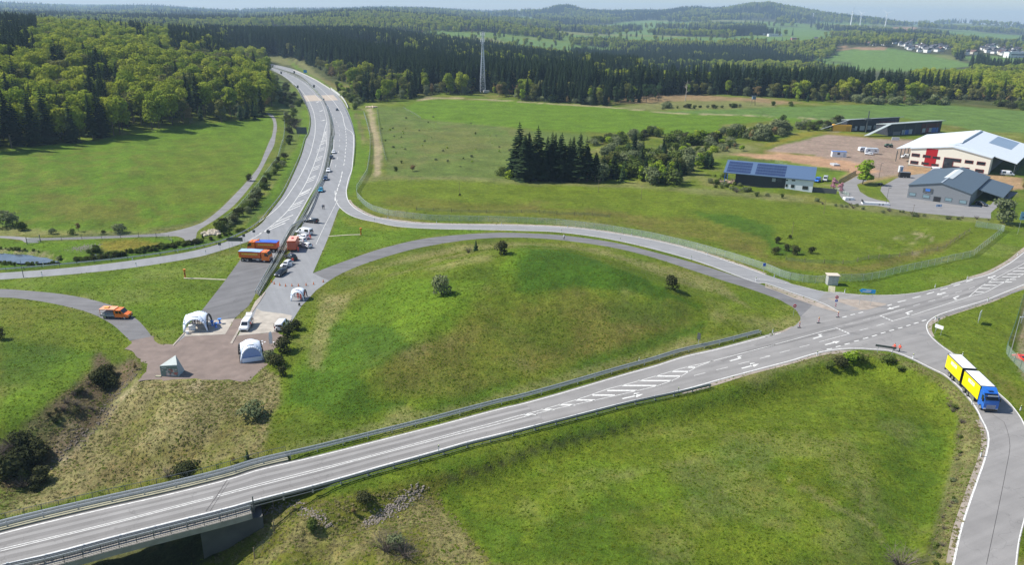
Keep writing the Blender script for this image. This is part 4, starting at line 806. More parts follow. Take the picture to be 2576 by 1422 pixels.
LFp = W("D -250,396 0,376 150,364 260,347 385,327 560,310 650,300 674,290 690,262 682,235 672,205 664,185 656,168|R 652,1080 600,1180 300,1300 0,1300 -300,1200 -300,420")
zone(LFp, 7.6, [('beech', 6.5), ('olive', 2.2), ('spruce', .35), ('rust', .8), ('grey', .4), ('lime', .5)], 'left', (.78, 1.12), [
    ("D -200,20 60,28 95,45 90,120 60,140 -200,150", [('spruce', 9), ('beech', .6)]), ("A1 -400,700 150,720 330,760 560,950 700,1120 640,1422 -400,1500", [('spruce', 3), ('beech', 3.5), ('olive', 1)]),
    ("A1 900,580 1050,620 1080,900 1000,1250 820,1250 850,850", [('spruce', 6), ('beech', 1)]), ("A1 1650,240 2700,230 2700,520 2200,500 1660,470", [('spruce', 9), ('beech', .7)]), ("A1 1640,470 2200,500 2650,560 2650,640 2200,620 1640,560", [('rust', 4), ('olive', 3), ('beech', 1)]),
    ("A1 1600,820 2500,780 2500,950 1700,960", [('young', 4), ('spruce', 1.5), ('grey', 2), ('beech', 2)]), ("A1 1250,250 1420,300 1440,420 1330,380", [('spruce', 6), ('beech', 1)])])
BELT = W("D 640,138 700,136 745,146 800,172 880,190 960,205 1060,228 1212,236 1302,240 1500,246 1620,240 1750,236 1925,244 2050,250 2300,248 2460,250|R 2480,850 2300,840 2000,800 1900,790 1800,790 1600,820 1300,860 1100,900 900,1050 780,1300 600,1500")
zone(BELT, 6.2, [('spruce', 20), ('olive', .25)], 'belt', (.9, 1.12), [("C1 1440,520 1880,540 1850,700 1700,760 1460,660", [('beech', 5), ('lime', 2), ('olive', 2)]), ("E1 1060,650 1090,650 1130,980 1060,980", [('lime', 1), ('grey', 1)])])
MIX = W("B1 340,545 560,655 700,765 880,845 985,1015 1500,980 1620,940 2130,935 2539,955 C1 0,990 900,1040 1020,1005 1400,1000 1480,930 2000,930 2539,960 E1 400,1000 1000,1000 1800,1010 1800,960 900,950 0,940 C1 1900,900 1000,880 0,870 B1 2300,860 1900,850 1500,800 1150,680 800,560 520,470 380,440")
zone(MIX, 7.0, [('olive', 3), ('grey', 3), ('rust', 1.2), ('beech', 1.6), ('lime', 1.2), ('young', 1.6), ('spruce', 1.0)], 'mix', (.55, .95), [
    ("B1 960,780 1120,780 1120,1050 940,1050", [('spruce', 6), ('young', 1)]), ("B1 1480,740 1600,740 1600,1000 1480,1000", [('spruce', 5), ('grey', 1)]), ("C1 200,750 700,700 700,1000 250,1000", [('spruce', 5), ('olive', 1), ('bare', .5)]), ("C1 850,760 1050,760 1050,1000 880,1000", [('spruce', 3), ('pine', 2)]),
    ("C1 1150,780 1550,740 1550,1000 1150,1000", [('pine', 5), ('spruce', 2)]), ("E1 0,850 2000,850 2000,1050 0,1050", [('grey', 4), ('bush', 2), ('rust', 2), ('gbush', 2)])])
YG = W("C1 700,905 900,925 1080,915 1250,880 1450,905 1650,900 1900,905 1880,830 1400,810 1000,800 760,820")
for _i in range(len(TREES) - 1, -1, -1):
    if inpoly([TREES[_i][0]], [TREES[_i][1]], YG)[0]: TREES.pop(_i)
zone(YG, 5.0, [('lime', 6), ('beech', 2), ('rust', 1), ('young', 1)], 'yg', (.55, .85))
RIGHTW = W("E1 1900,1000 2100,985 2539,1030 2800,1050|R 2750,1100 2600,1200 2400,1150 2350,900")
zone(RIGHTW, 9, [('olive', 3), ('grey', 3), ('beech', 4), ('rust', 1), ('spruce', .5)], 'right', (.5, .9))
RB = W("R 2330,900 2500,850 2800,850 2900,1350 2300,1250"); zone(RB, 8, [('beech', 6), ('olive', 3)], 'right', (.7, 1.0))
# second wood band between motorway and far hills
SB = W("R 500,1350 700,1500 900,1400 1100,1000 1400,930 1600,900 1600,1300 1300,1500 900,1700 500,1800"); zone(SB, 8, [('spruce', 9), ('beech', 1.5)], 'belt', (.9, 1.1))
# far woods
def farband(r0, r1, sp, sc, table, thr, zid):
    n = int((r1 ** 2 - r0 ** 2) / 2 * R(82) / sp ** 2); a = RNG.uniform(R(-39), R(43), n); r = np.sqrt(RNG.uniform(r0 ** 2, r1 ** 2, n)); x = r * np.sin(a); y = r * np.cos(a); z = zgrid(x, y); bx, by = proj(np.stack([x, y, z], 1)); nf_ = fbm(x, y, 380, 3, 14)
    k = nf_ > thr + (fbm(x, y, 60, 3, 33) - .5) * .06; hill = np.zeros(len(x), bool)
    for s in ("D 1320,20 1410,5 1500,40 1660,30 1720,15 1880,0 2000,20 2080,36 2200,50 2250,58 2250,64 2050,56 1900,62 1700,55 1500,58 1300,50", "D 780,30 1100,28 1200,80 900,75 700,70", "D -200,40 600,60 700,90 -200,90", "D 0,0 1300,25 1300,38 0,24"): hill |= inpoly(bx, by, T(s))
    k |= hill
    k |= (RNG.random(len(x)) < .02) & (r < 4500)
    for s in MEAD: k &= ~inpoly(bx, by, T(s))
    if r1 <= 2600:
        for h_ in (5, 11, 17, 24):
            tx_, ty_ = proj(np.stack([x, y, z + h_ * sc], 1))
            for s in MEAD[:1] + [c_[0] for c_ in CLV]: k &= ~inpoly(tx_, ty_, T(s))
    else:
        for s in CLV: k &= ~(inpoly(bx, by + 1, T(s[0])) & (RNG.random(len(x)) < .75))
    x, y, z, r = x[k], y[k], z[k], r[k]; key = pick(len(x), table); cn = fbm(x, y, 300, 3, 34); key = np.where(cn + (RNG.random(len(x)) - .5) * .1 > .55, 'spruce', key)
    s = RNG.uniform(.8, 1.1, len(x)) * sc
    for a_, b_, c_, k_, q_ in zip(x, y, z, key, s): TREES.append((float(a_), float(b_), float(c_) - .3, str(k_), float(q_), random.randrange(len(KIND[str(k_)]['v'])), zid))
CLV = [('W 990,490 1300,480 1480,520 1690,530 1790,560 1690,610 1420,630 1250,600 1080,560',), ('W 2020,545 2200,530 2590,560 2590,650 2300,650 2100,610',), ('W 1880,610 2040,600 2060,635 1900,640',)]
MEAD = ["E1 690,440 830,440 1200,460 1450,500 1860,585 2100,640 1700,690 1280,710 1050,665 960,650 760,600 560,600 700,520", "C1 830,260 1000,215 1300,195 1750,230 1750,262 1300,275 900,295", "E1 0,270 300,262 760,315 760,360 400,365 0,335", "E1 1900,560 2100,535 2700,570 2700,640 2100,615", "E1 1500,270 2539,340 2539,400 2100,400 1700,350 1200,300 900,265 700,250 100,260 0,240 800,225 1250,250",
        "C1 0,150 250,185 0,215", "C1 450,240 1000,258 900,292 400,285", "E1 350,620 560,600 960,640 1060,700 400,690", "C1 1850,200 2539,190 2539,260 1900,260", "E1 1270,255 1500,255 1500,310 1290,315"]
FT = [('beech', 5), ('olive', 3), ('grey', 1), ('spruce', 1), ('rust', .5)]
farband(1300, 2600, 9.5, 1.0, FT, .49, 'far'); farband(2600, 4200, 15, 1.25, FT, .52, 'far'); farband(4200, 6800, 26, 1.6, FT, .52, 'far'); farband(6800, 9500, 50, 2.0, FT, .5, 'far')
# --- split: the trees that show largest stand alone, the rest of each wood is one mass
_mp = G(*T('B1 2195,905')[0]); _mr = math.hypot(_mp.x, _mp.y)
def _clear(t):
    r = math.hypot(t[0], t[1]); s = (t[0] * _mp.y - t[1] * _mp.x) / _mr; return abs(s) < 9 and _mr - 75 < r < _mr + 9
TREES = [t for t in TREES if t[0] ** 2 + t[1] ** 2 > 40000 and not _clear(t)]
_x = np.array([[t[0], t[1], t[2]] for t in TREES]); _px, _py = proj(_x); _d = np.linalg.norm(_x - CAMP, axis=1)
front = {}
for i in np.argsort(_d):   # how deep behind the first tree of its column
    t = TREES[i]; c = (t[6], int(_px[i] // 9) if not math.isnan(_px[i]) else -99); front.setdefault(c, []).append(i)
rank = np.full(len(TREES), 99)
for c, l in front.items():
    for k, i in enumerate(l): rank[i] = k
LBL = {('left', 'spruce'): 'dark spruce in the mixed wood on the left above the field', ('left', 'beech'): 'rounded fresh green beech in the wood on the left', ('left', 'olive'): 'olive green oak in the wood on the left', ('left', 'rust'): 'reddish budding tree in the wood on the left', ('left', 'grey'): 'grey green willow in the wood on the left',
       ('left', 'young'): 'small conifer in the wood on the left', ('belt', 'spruce'): 'tall dark spruce of the dense belt behind the meadows'}
solo = set(); cnt = {}
for i in np.lexsort((_d, rank)):
    t = TREES[i]
    if t[6] in ('far',) or math.isnan(_px[i]) or not (-30 < _px[i] < 2606): continue
    if t[6] in ('belt',) and rank[i] > 2 and t[6] != 'mix': pass
    k = KIND[t[3]]['name']; lim = 150 if t[3] == 'spruce' and t[6] == 'belt' else (120 if t[3] == 'spruce' else 285)
    kk = (k, t[6] == 'belt') if t[3] == 'spruce' else k
    if cnt.get(kk, 0) >= lim or rank[i] > (3 if t[6] == 'left' else 2): continue
    cnt[kk] = cnt.get(kk, 0) + 1; solo.add(i)
ZN = dict(left='in the wood on the left above the field', belt='in the dark belt behind the meadows', mix='in the loose wood edge before the spruce belt', yg='among the bright saplings before the spruce belt', right='in the grove at the right end of the spruce belt')
KN = dict(spruce='tall dark spruce', beech='rounded fresh green beech', olive='olive green oak', rust='reddish budding tree', grey='grey green willow', lime='bright lime green young tree', pine='slender dark pine with bare trunk', young='small dark conifer', bush='green bush', dark='dark thorn bush', gbush='grey green willow bush', lbush='light leafy bush', bare='bare twiggy bush')
for i in sorted(solo):
    t = TREES[i]; plant(t[3], t[0], t[1], None, KN[t[3]] + ' ' + ZN[t[6]], KN[t[3]].split(' with')[0] + 's ' + ZN[t[6]], t[4], t[2], var=t[5])
rest = [t for i, t in enumerate(TREES) if i not in solo]
wood('forest', 'dense woods of spruce and beech behind the first rows of trees', 'forest', [t for t in rest if t[6] != 'far']); wood('distant_forest', 'bluish far-off woods spread over the hills to the skyline', 'forest', [t for t in rest if t[6] == 'far'])
print('TREES', len(TREES), 'solo', len(solo), cnt)
# ------------------------------------------------------------------ materials for made things
ST = mat('galvanised_steel', (.50, .53, .55), .42, .55, .12, 2); STD = mat('dark_steel', (.10, .115, .12), .5, .4); WH = mat('white_paint', (.78, .79, .80), .35, coat=.3); BK = mat('black_plastic', (.02, .02, .022), .5); CONC = mat('weathered_concrete', (.30, .28, .25), .85, var=.25, scale=.8, bump=.2)
ORG = mat('signal_orange', (.85, .19, .02), .35, coat=.4); RED = mat('red_paint', (.50, .02, .02), .4, coat=.3); BLU = mat('blue_paint', (.02, .14, .55), .3, coat=.5); YEL = mat('yellow_curtain', (.92, .74, .0), .5, var=.05); TY = mat('tyre_rubber', (.02, .02, .02), .85); RIM = mat('wheel_rim', (.45, .46, .48), .35, .7)
SKB = mat('sign_blue', (.02, .30, .62), .4); WOOD = mat('grey_wood', (.22, .17, .12), .9, var=.3); GRN = mat('green_fence_paint', (.10, .19, .14), .6); ROOFB = mat('slate_blue_roof', (.075, .105, .135), .55, var=.12, scale=1.2); GREY = mat('grey_cladding', (.20, .215, .235), .6, var=.08)
GL = glass(); TAIL = mat('tail_light', (.4, .01, .01), .2); LAMP = mat('head_light', (.75, .78, .8), .1)
def mesh_wire(name, col, a):
    m = bpy.data.materials.new(name); m.use_nodes = True; nt = m.node_tree; N = nt.nodes; b = N['Principled BSDF']; b.inputs['Base Color'].default_value = (*col, 1); b.inputs['Roughness'].default_value = .5
    t = N.new('ShaderNodeBsdfTransparent'); x = N.new('ShaderNodeMixShader'); ge = N.new('ShaderNodeNewGeometry'); nz = N.new('ShaderNodeTexNoise'); nz.inputs['Scale'].default_value = .7; nt.links.new(ge.outputs['Position'], nz.inputs['Vector'])
    mr = N.new('ShaderNodeMapRange'); nt.links.new(nz.outputs['Fac'], mr.inputs['Value']); mr.inputs['To Min'].default_value = a * .7; mr.inputs['To Max'].default_value = a * 1.3
    nt.links.new(mr.outputs['Result'], x.inputs[0]); nt.links.new(t.outputs[0], x.inputs[1]); nt.links.new(b.outputs[0], x.inputs[2]); nt.links.new(x.outputs[0], N['Material Output'].inputs['Surface']); return m
WIRE = mesh_wire('chain_link', (.40, .50, .44), .20); WIREF = mesh_wire('field_wire', (.25, .27, .22), .16)
def strip(p, z0, z1, t, mb, off=0., mi=0):
    "closed box strip along xy(z) points"
    p = np.asarray(p, float); xy = p[:, :2]; zz = p[:, 2] if p.shape[1] > 2 else np.zeros(len(p)); d = np.gradient(xy, axis=0); d /= np.linalg.norm(d, axis=1)[:, None] + 1e-9; n = np.stack([-d[:, 1], d[:, 0]], 1)
    a = xy + n * (off + t / 2); b = xy + n * (off - t / 2); k = len(p); vs = []
    for i in range(k): vs += [(a[i][0], a[i][1], zz[i] + z0), (a[i][0], a[i][1], zz[i] + z1), (b[i][0], b[i][1], zz[i] + z1), (b[i][0], b[i][1], zz[i] + z0)]
    fs = [(4 * i + j, 4 * i + (j + 1) % 4, 4 * i + 4 + (j + 1) % 4, 4 * i + 4 + j) for i in range(k - 1) for j in range(4)] + [(3, 2, 1, 0), (4 * k - 4, 4 * k - 3, 4 * k - 2, 4 * k - 1)]
    return mb.add(vs, fs, mi)
def run(name, label, cat, pts, strips, post, sp, pm, group=None, pname='post', parent=None, step=2.5):
    "rail or fence: strips = (part name, z0, z1, thickness, offset, material); posts as children"
    pts = np.asarray(pts, float)
    if pts.shape[1] == 2: pts = np.c_[pts, np.zeros(len(pts))]
    base = pts[0].copy(); root = parent or thing(name, label, cat, tuple(base), 0, group); q = resample(pts, step) - base
    if parent: q = q + base
    for nm, z0, z1, t, off, m_ in strips: strip(q, z0, z1, t, MB(), off) if 0 else strip(q, z0, z1, t, (b := MB()), off) and b.build(nm, m_, root)
    if post:
        qp = resample(pts, sp) - (0 if parent else base); d = np.gradient(qp[:, :2], axis=0); me = None; far = MB(); o0 = None; order = np.argsort(np.linalg.norm((qp + (base if not parent else 0)) - CAMP, axis=1)); 
        for c, i in enumerate(order):
            a = math.atan2(d[i][1], d[i][0])
            if c < 99:
                if o0 is None:
                    b = MB(); b.box((0, post[3] if len(post) > 3 else 0, post[2] / 2 - .1), (post[0], post[1], post[2] + .2)); o0 = b.build(pname, pm, root); o = o0
                else: o = o0.copy(); COL.objects.link(o); o.parent = root
                o.location = tuple(qp[i]); o.rotation_euler = (0, 0, a)
            else: far.box(tuple(qp[i] + [0, 0, post[2] / 2]), (post[0], post[1], post[2]), 0, a)
        if far.v: far.build('far_' + pname + 's', pm, root)['kind'] = 'stuff'
    return root
def offs(p, o):
    p = np.asarray(p, float); d = np.gradient(p[:, :2], axis=0); d /= np.linalg.norm(d, axis=1)[:, None] + 1e-9; q = p.copy(); q[:, 0] += -d[:, 1] * o; q[:, 1] += d[:, 0] * o; return q
def gpts(s, step=3, z=0., flat=False):
    p = np.array([tuple(G(a, b)) for a, b in T(s)]) if not flat else np.c_[wline(s, 0, 1, False), np.zeros(len(T(s)))]
    q = resample(p, step); 
    if not flat: q[:, 2] = [gz(a, b) for a, b in q[:, :2]]
    return q
UPl = wline("A4 -300,1195 0,1110 500,985 1080,850 1660,720 2240,575 B4 0,480 570,347 1150,200 1440,127 B3 1830,1408 2130,1325 2420,1250 C3 0,1225 350,1130 640,1045 1080,915 1350,840 1650,745 2000,665 2420,555")
LOl = wline("A4 -300,1520 80,1425 500,1335 1080,1180 1650,1035 2240,885 B4 0,800 280,730 570,655 860,575 1150,490 1440,410 1730,330 2020,245 2290,180 C4 0,115 C3 270,1425 640,1330 1080,1218 1570,1114 1850,1045")
UPr = resample(UPl, 2); LOr = resample(LOl, 2)
beam = lambda nm, off=0.: (nm, .42, .74, .07, off, ST)
run('guard_rail', 'long double guard rail on the mound side of the main road', 'guard rail', offs(UPr, 1.0), [beam('rail'), ('upper_rail', .80, .88, .1, .55, ST), ('rear_rail', .42, .74, .06, .55, ST)], (.12, .10, .85), 4, ST)
_k = int(len(LOr) * .62); run('guard_rail', 'low guard rail with upright posts along the field side of the main road', 'guard rail', offs(LOr, -.85), [('rail', .5, .88, .08, 0, ST), ('lower_rail', .16, .26, .06, -.25, mat('tan_rail', (.42, .38, .32), .6)), ('backing_rail', .62, .86, .1, -.38, STD)], (.2, .2, .95), 4, ST)
# --- bridge over the gully
ib = lambda line, xlim: np.array([q for q in line if proj(np.array([[q[0], q[1], 0.]]))[0][0] < xlim])
bu = ib(UPr, 730); bl_ = ib(LOr, 652); root = thing('road_bridge', 'concrete road bridge carrying the main road over the gully', 'bridge', (bu[-1][0], bu[-1][1], 0)); rb = np.array([bu[-1][0], bu[-1][1]])
n_ = 24; bu2 = resample(offs(bu, 1.6), 2)[:, :2]; bl2 = resample(offs(bl_, -.9), 2)[:, :2]; bu2 = resample(bu2, np.linalg.norm(bu2[0] - bu2[-1]) / n_ * 1.0001)[:n_ + 1]; bl2 = resample(bl2, np.linalg.norm(bl2[0] - bl2[-1]) / n_ * 1.0001)[:n_ + 1]; n_ = min(len(bu2), len(bl2)) - 1
b = MB(); vs = []
for i in range(n_ + 1):
    for z in (-.06, -1.3): vs += [(bu2[i][0] - rb[0], bu2[i][1] - rb[1], z), (bl2[i][0] - rb[0], bl2[i][1] - rb[1], z)]
b.add(vs, [f for i in range(n_) for f in ((4 * i, 4 * i + 1, 4 * i + 5, 4 * i + 4), (4 * i + 2, 4 * i + 6, 4 * i + 7, 4 * i + 3), (4 * i, 4 * i + 4, 4 * i + 6, 4 * i + 2), (4 * i + 1, 4 * i + 3, 4 * i + 7, 4 * i + 5))] + [(0, 2, 3, 1), (4 * n_, 4 * n_ + 1, 4 * n_ + 3, 4 * n_ + 2)]); b.build('deck', mat('old_deck_concrete', (.10, .095, .09), .9, var=.3, scale=.5), root)
CAPM = mat('mossy_cap_concrete', (.36, .34, .24), .9, var=.2, scale=.6)
strip(np.c_[bu - rb, np.zeros(len(bu))], -.5, .14, 2.4, b := MB(), 1.6); b.build('cap', CAPM, root); strip(np.c_[bl_ - rb, np.zeros(len(bl_))], -.75, .14, 1.5, b := MB(), -1.7); b.build('cap', CONC, root)
def handrail(line, off, zb, nm='handrail'):
    q = offs(np.c_[line - rb, np.zeros(len(line))], off); b = MB()
    for z in (zb + 1.0, zb + .12): strip(q, z, z + .06, .05, b)
    for p in resample(q, 2.0): b.box((p[0], p[1], zb + .5), (.06, .06, 1.0))
    for p in resample(q, .28): b.box((p[0], p[1], zb + .56), (.018, .018, .88))
    return b.build(nm, STD, root)
handrail(bu, 2.55, .14); handrail(bl_, -2.25, .14); strip(offs(np.c_[bl_ - rb, np.zeros(len(bl_))], -1.4), .55, .8, .08, b := MB()); [b.box((p[0], p[1], .45), (.12, .12, .7)) for p in resample(offs(np.c_[bl_ - rb, np.zeros(len(bl_))], -1.4), 4)]; b.build('bridge_rail', ST, root)
a0 = P0(500, 1318)[:2] - rb; a1 = P0(640, 1288)[:2] - rb; u_ = (a1 - a0) / np.linalg.norm(a1 - a0); pn = np.array([-u_[1], u_[0]]); wd = 13.5
b = MB(); A_ = [a0 + pn * .5, a1 + u_ * 1 + pn * .5, a1 + u_ * 1 + pn * wd, a0 + pn * wd]; b.prism([tuple(q) for q in A_], -9, -1.45); b.build('abutment', mat('abutment_concrete', (.10, .10, .095), .9, var=.3, scale=.5, bump=.2), root)
b = MB(); b.box((P0(641, 1283)[0] - rb[0], P0(641, 1283)[1] - rb[1] - .3, 1.0), (.12, .12, 2.6)); b.build('end_post', STD, root)
# --- median and motorway rails
ML = wline("G 1285,1062 1540,600 1700,290 1862,0 B2 400,800 530,560 620,370 680,110 692,0 B1 704,1250 684,1130 640,1010 565,900 442,800 300,728 90,648", 0, 5); MR_ = wline("G 1345,1105 1500,830 1650,600 1800,330 1975,0 B2 500,720 600,480 670,320 710,100 718,0 B1 732,1300 706,1150 660,1025 600,930 522,842 402,742 250,692 95,643", 0, 5)
run('guard_rail', 'steel guard rail on the west edge of the motorway median', 'guard rail', resample(ML, 3), [beam('rail'), ('rear_rail', .5, .74, .05, -.45, ST)], (.12, .12, .74), 4, ST); run('guard_rail', 'steel guard rail on the east edge of the motorway median', 'guard rail', resample(MR_, 3), [beam('rail'), ('rear_rail', .5, .74, .05, .45, ST)], (.12, .12, .74), 4, ST)
b = MB(); md_ = resample(ML, 6); n_ = len(md_); mr2 = resample(MR_, 1); mr2 = mr2[np.linspace(0, len(mr2) - 1, n_).astype(int)]; b.add([(x, y, .033) for x, y in md_] + [(x, y, .033) for x, y in mr2], [(i, i + 1, n_ + i + 1, n_ + i) for i in range(n_ - 1)]); b.build('median_strip', asphalt('median_gravel', (.095, .098, .07), .25, 0, cracks=False), fix=False)['kind'] = 'structure'
run('guard_rail', 'guard rail on the outer edge of the left slip road by the ponds', 'guard rail', offs(resample(wline("A2 -300,1315 0,1297 600,1246 1300,1174 1800,1098 2100,1036 2350,945 2539,832 B2 120,690 235,540 325,360 415,150 458,0 B1 493,1300 508,1180 483,1070 436,980 390,895"), 3), .4), [beam('rail')], (.12, .12, .74), 4, STD)
run('guard_rail', 'guard rail on the outer edge of the exit lane', 'guard rail', resample(wline("B2 922,262 938,120 942,0 B1 930,1300 900,1200 850,1080 810,1005 760,935"), 3), [beam('rail')], (.12, .12, .74), 4, ST)
run('bridge_parapet', 'pale mesh parapet on the far motorway bridge', 'parapet', resample(wline("M 1555,690 1700,800 1800,905 1872,1045"), 3), [('panel', .1, 1.9, .06, 0, mat('pale_panel', (.6, .62, .6), .5))], (.1, .1, 2.0), 4, ST)
run('bridge_parapet', 'dark railing on the west side of the far motorway bridge', 'parapet', resample(wline("M 880,620 960,690 1020,790 1080,910 1115,1020"), 3), [('rail', .9, 1.05, .08, 0, STD), ('lower_rail', .4, .5, .08, 0, STD)], (.12, .12, 1.05), 3, STD)
run('barrier_wall', 'low pale concrete barrier along the far motorway curve', 'barrier', resample(wline("M 870,338 1100,432 1280,520 1440,620 1550,692"), 4), [('wall', -.1, .8, .3, 0, mat('pale_concrete_wall', (.5, .49, .45), .8))], None, 4, ST)
# --- fences
fl = lambda h=2.0: [('mesh_panel', .05, h, .012, 0, WIRE), ('top_rail', h - .04, h + .02, .05, 0, ST)]
run('wire_fence', 'long chain link fence curving along the exit ramp around the meadow', 'fence', gpts("B1 1030,1115 1060,1210 1090,1335 1095,1422 B2 1092,150 1065,330 1000,440 958,500 965,570 1040,650 1110,697 1280,748 1700,798 2300,808 2539,815 C2 400,836 900,898 1300,968 1700,1062 2100,1175 2450,1290 E2 200,1370 470,1415 590,1402"), fl(), (.06, .06, 2.05), 3.2, ST)
run('wire_fence', 'chain link fence from the grey cabinet around the right meadow corner', 'fence', gpts("E2 715,1392 980,1392 1060,1372 1300,1312 1580,1252 1830,1192 2030,1152 2350,892 2060,855"), fl(), (.06, .06, 2.05), 3.2, ST)
run('wire_fence', 'wire fence between the left field track and the motorway slope', 'fence', gpts("B1 250,1120 255,1300 238,1422 B2 235,30 190,200 80,345 5,460 A2 2450,570 2300,745 2130,870"), fl(1.9), (.06, .06, 1.95), 3.5, ST)
run('field_fence', 'thin wire fence along the track above the small basin', 'fence', gpts("A2 400,1008 600,990 900,968 1250,960 1550,962 1690,990 1695,1030"), [('wire_panel', .1, 1.5, .01, 0, WIREF)], (.08, .08, 1.6), 5, STD)
run('field_gate', 'dark double gate in the fence by the left track', 'gate', gpts("A2 268,1030 330,1018 398,1003", 20), [('wire_panel', .1, 1.8, .02, 0, WIRE)], (.16, .16, 2.2), 3.2, STD)
run('wire_fence', 'green chain link fence around the yard at the right edge', 'fence', gpts("E3 2600,-60 2539,150 2450,450 2352,725 2470,850 2539,925 2700,1080"), [('mesh_panel', .05, 2., .012, 0, WIRE)], (.08, .08, 2.05), 3.2, GRN)
run('yard_fence', 'dark green fence beside the business park lane', 'fence', gpts("E2 890,335 840,360 720,430"), [('mesh_panel', .05, 1.7, .015, 0, mesh_wire('green_mesh', (.05, .10, .06), .5))], (.06, .06, 1.8), 2.5, GRN); run('yard_fence', 'dark fence posts behind the parked white trailer', 'fence', gpts("E2 640,480 740,520 820,560"), [('mesh_panel', .05, 1.5, .015, 0, WIRE)], (.08, .08, 1.6), 2, STD)
run('field_fence', 'wooden field fence inside the right meadow', 'fence', gpts("E2 2003,905 1880,980 1750,1080 1300,1150 830,1225 510,1215 200,1190"), [('wire_panel', .1, 1.1, .01, 0, WIREF)], (.12, .12, 1.4), 5, WOOD); run('field_fence', 'wooden field fence above the exit ramp', 'fence', gpts("B2 1545,695 2000,715 2539,718 C2 540,742 905,765"), [('wire_panel', .1, 1.1, .01, 0, WIREF)], (.12, .12, 1.4), 6, WOOD)
run('field_fence', 'wire fence along the west side of the heath field', 'fence', gpts("B1 1160,1075 1175,1200 1210,1422 B2 1250,210"), [('wire_panel', .1, 1.5, .01, 0, WIREF)], (.08, .08, 1.6), 5, ST); run('field_fence', 'fence between the heath field and the big meadow', 'fence', gpts("B1 1420,1062 1590,1168"), [('wire_panel', .1, 1.4, .01, 0, WIREF)], (.08, .08, 1.5), 6, WOOD); run('field_fence', 'wire fence on the near side of the yard by the solar building', 'fence', gpts("C2 2160,205 2400,220 2539,225 E2 300,300 820,318"), [('wire_panel', .1, 1.5, .01, 0, WIREF)], (.08, .08, 1.6), 4, STD)
run('field_fence', 'broken wire fence below the bridge end', 'fence', gpts("B4 145,870 155,1150 60,1290 -40,1370", 2), [('wire_panel', .1, 1.6, .01, 0, WIREF)], (.1, .1, 1.9), 6, WOOD)
# --- delineator posts
_dp = None
def delin(s, where):
    global _dp
    (a, b_), = T(s); p = G(a, b_)
    if _dp is None:
        r = thing('delineator_post', '', 'post'); b = MB(); b.box((0, 0, .45), (.16, .14, .95), taper=.8); b.build('shaft', WH, r); b = MB(); b.box((0, 0, .86), (.165, .15, .16)); b.build('black_band', BK, r); b = MB(); b.box((0, 0, 1.02), (.14, .12, .14), taper=.7); b.build('cap', mat('post_cap', (.7, .8, .35), .5), r); _dp = r; r.location = p; r['label'] = 'white delineator post ' + where; r['group'] = 'roadside delineator posts'
    else: dup(_dp, p, random.uniform(-.2, .2), 'white delineator post ' + where, 'roadside delineator posts')
for s, w_ in (("E3 72,527", 'at the tip of the mound by the junction'), ("E3 508,750", 'at the bend of the field opposite the mound tip'), ("E3 1448,780", 'on the left kerb just before the yellow lorry'), ("E3 2500,1292", 'right of the blue lorry cab'), ("E3 1665,82", 'on the far verge of the main road by the lane arrows'), ("E3 778,132", 'between the grey cabinet and the blue direction sign'),
              ("E3 1668,403", 'at the corner above the small white sign'), ("E3 2180,220", 'on the near verge right of the upright white board'), ("E3 1932,760", 'just behind the yellow trailer'), ("E2 2472,1140", 'highest on the far verge at the right edge'), ("E2 1980,1370", 'on the far verge beside the hatched island'), ("E2 88,1352", 'left of the grey cabinet in front of the fence'),
              ("E4 2112,360", 'alone on the inside of the bottom right bend'), ("C2 490,862", 'above the walker on the service road'), ("C2 1118,942", 'left of centre on the ramp fence side'), ("C2 1860,1137", 'under the fence midway to the blue sign'), ("C2 1008,992", 'between the two ramps left of the dark shrub'), ("C2 1703,1174", 'between the two ramps above the dark round shrub'),
              ("C2 2338,1387", 'between the two ramps near the junction'), ("C2 432,907", 'between the two ramps beside the walker'), ("C2 2516,1352", 'under the blue sign on the fence side'), ("C3 2500,527", 'at the end of the long guard rail'), ("C3 1190,817", 'half way along the long guard rail'), ("C3 1577,1112", 'where the field side guard rail ends'),
              ("B2 975,682", 'on the outside of the ramp bend'), ("B2 1267,780", 'first after the ramp bend'), ("B2 1745,822", 'second after the ramp bend'), ("B2 2380,837", 'third after the ramp bend'), ("B2 1137,802", 'inside the ramp bend'), ("A2 428,1247", 'first on the rail side of the left slip road'), ("A2 1300,1182", 'second on the rail side of the left slip road'), ("A2 1745,1102", 'third on the rail side of the left slip road'),
              ("A2 1915,1062", 'fourth on the rail side of the left slip road'), ("A2 2020,1118", 'on the grass side of the left slip road near the arrow sign'), ("A2 1338,1243", 'midway on the grass side of the left slip road'), ("A2 412,1333", 'first on the grass side of the left slip road'), ("B4 1765,305", 'on the near edge of the main road above the rail'), ("E3 2025,1230", 'beside the rear wheels of the blue lorry')): delin(s, w_)
# --- cones and beacons
cn = thing('traffic_cone', '', 'cone'); b = MB(); b.tube((0, 0, .03), (0, 0, .75), .17, 10, 0, .04); b.build('cone_body', ORG, cn); b = MB(); b.tube((0, 0, .3), (0, 0, .5), .118, 10, 0, .078); b.build('white_band', WH, cn); b = MB(); b.box((0, 0, .02), (.42, .42, .04)); b.build('foot', BK, cn)
for k, s in enumerate(("G 1545,884", "G 1588,914", "G 1679,937", "G 1772,950", "G 1874,947", "G 1979,947", "G 2104,937", "G 2224,920", "G 2380,882")):
    nm = 'small orange traffic cone, ' + ('leftmost', 'second from left', 'third from left', 'fourth from left', 'middle one', 'fourth from right', 'third from right', 'second from right', 'rightmost')[k] + ' in the row across the carriageway'
    p = G(*T(s)[0]); 
    if k == 0: cn.location = p; cn['label'] = nm; cn['group'] = 'cones across the carriageway'
    else: dup(cn, p, .3 * k, nm, 'cones across the carriageway')
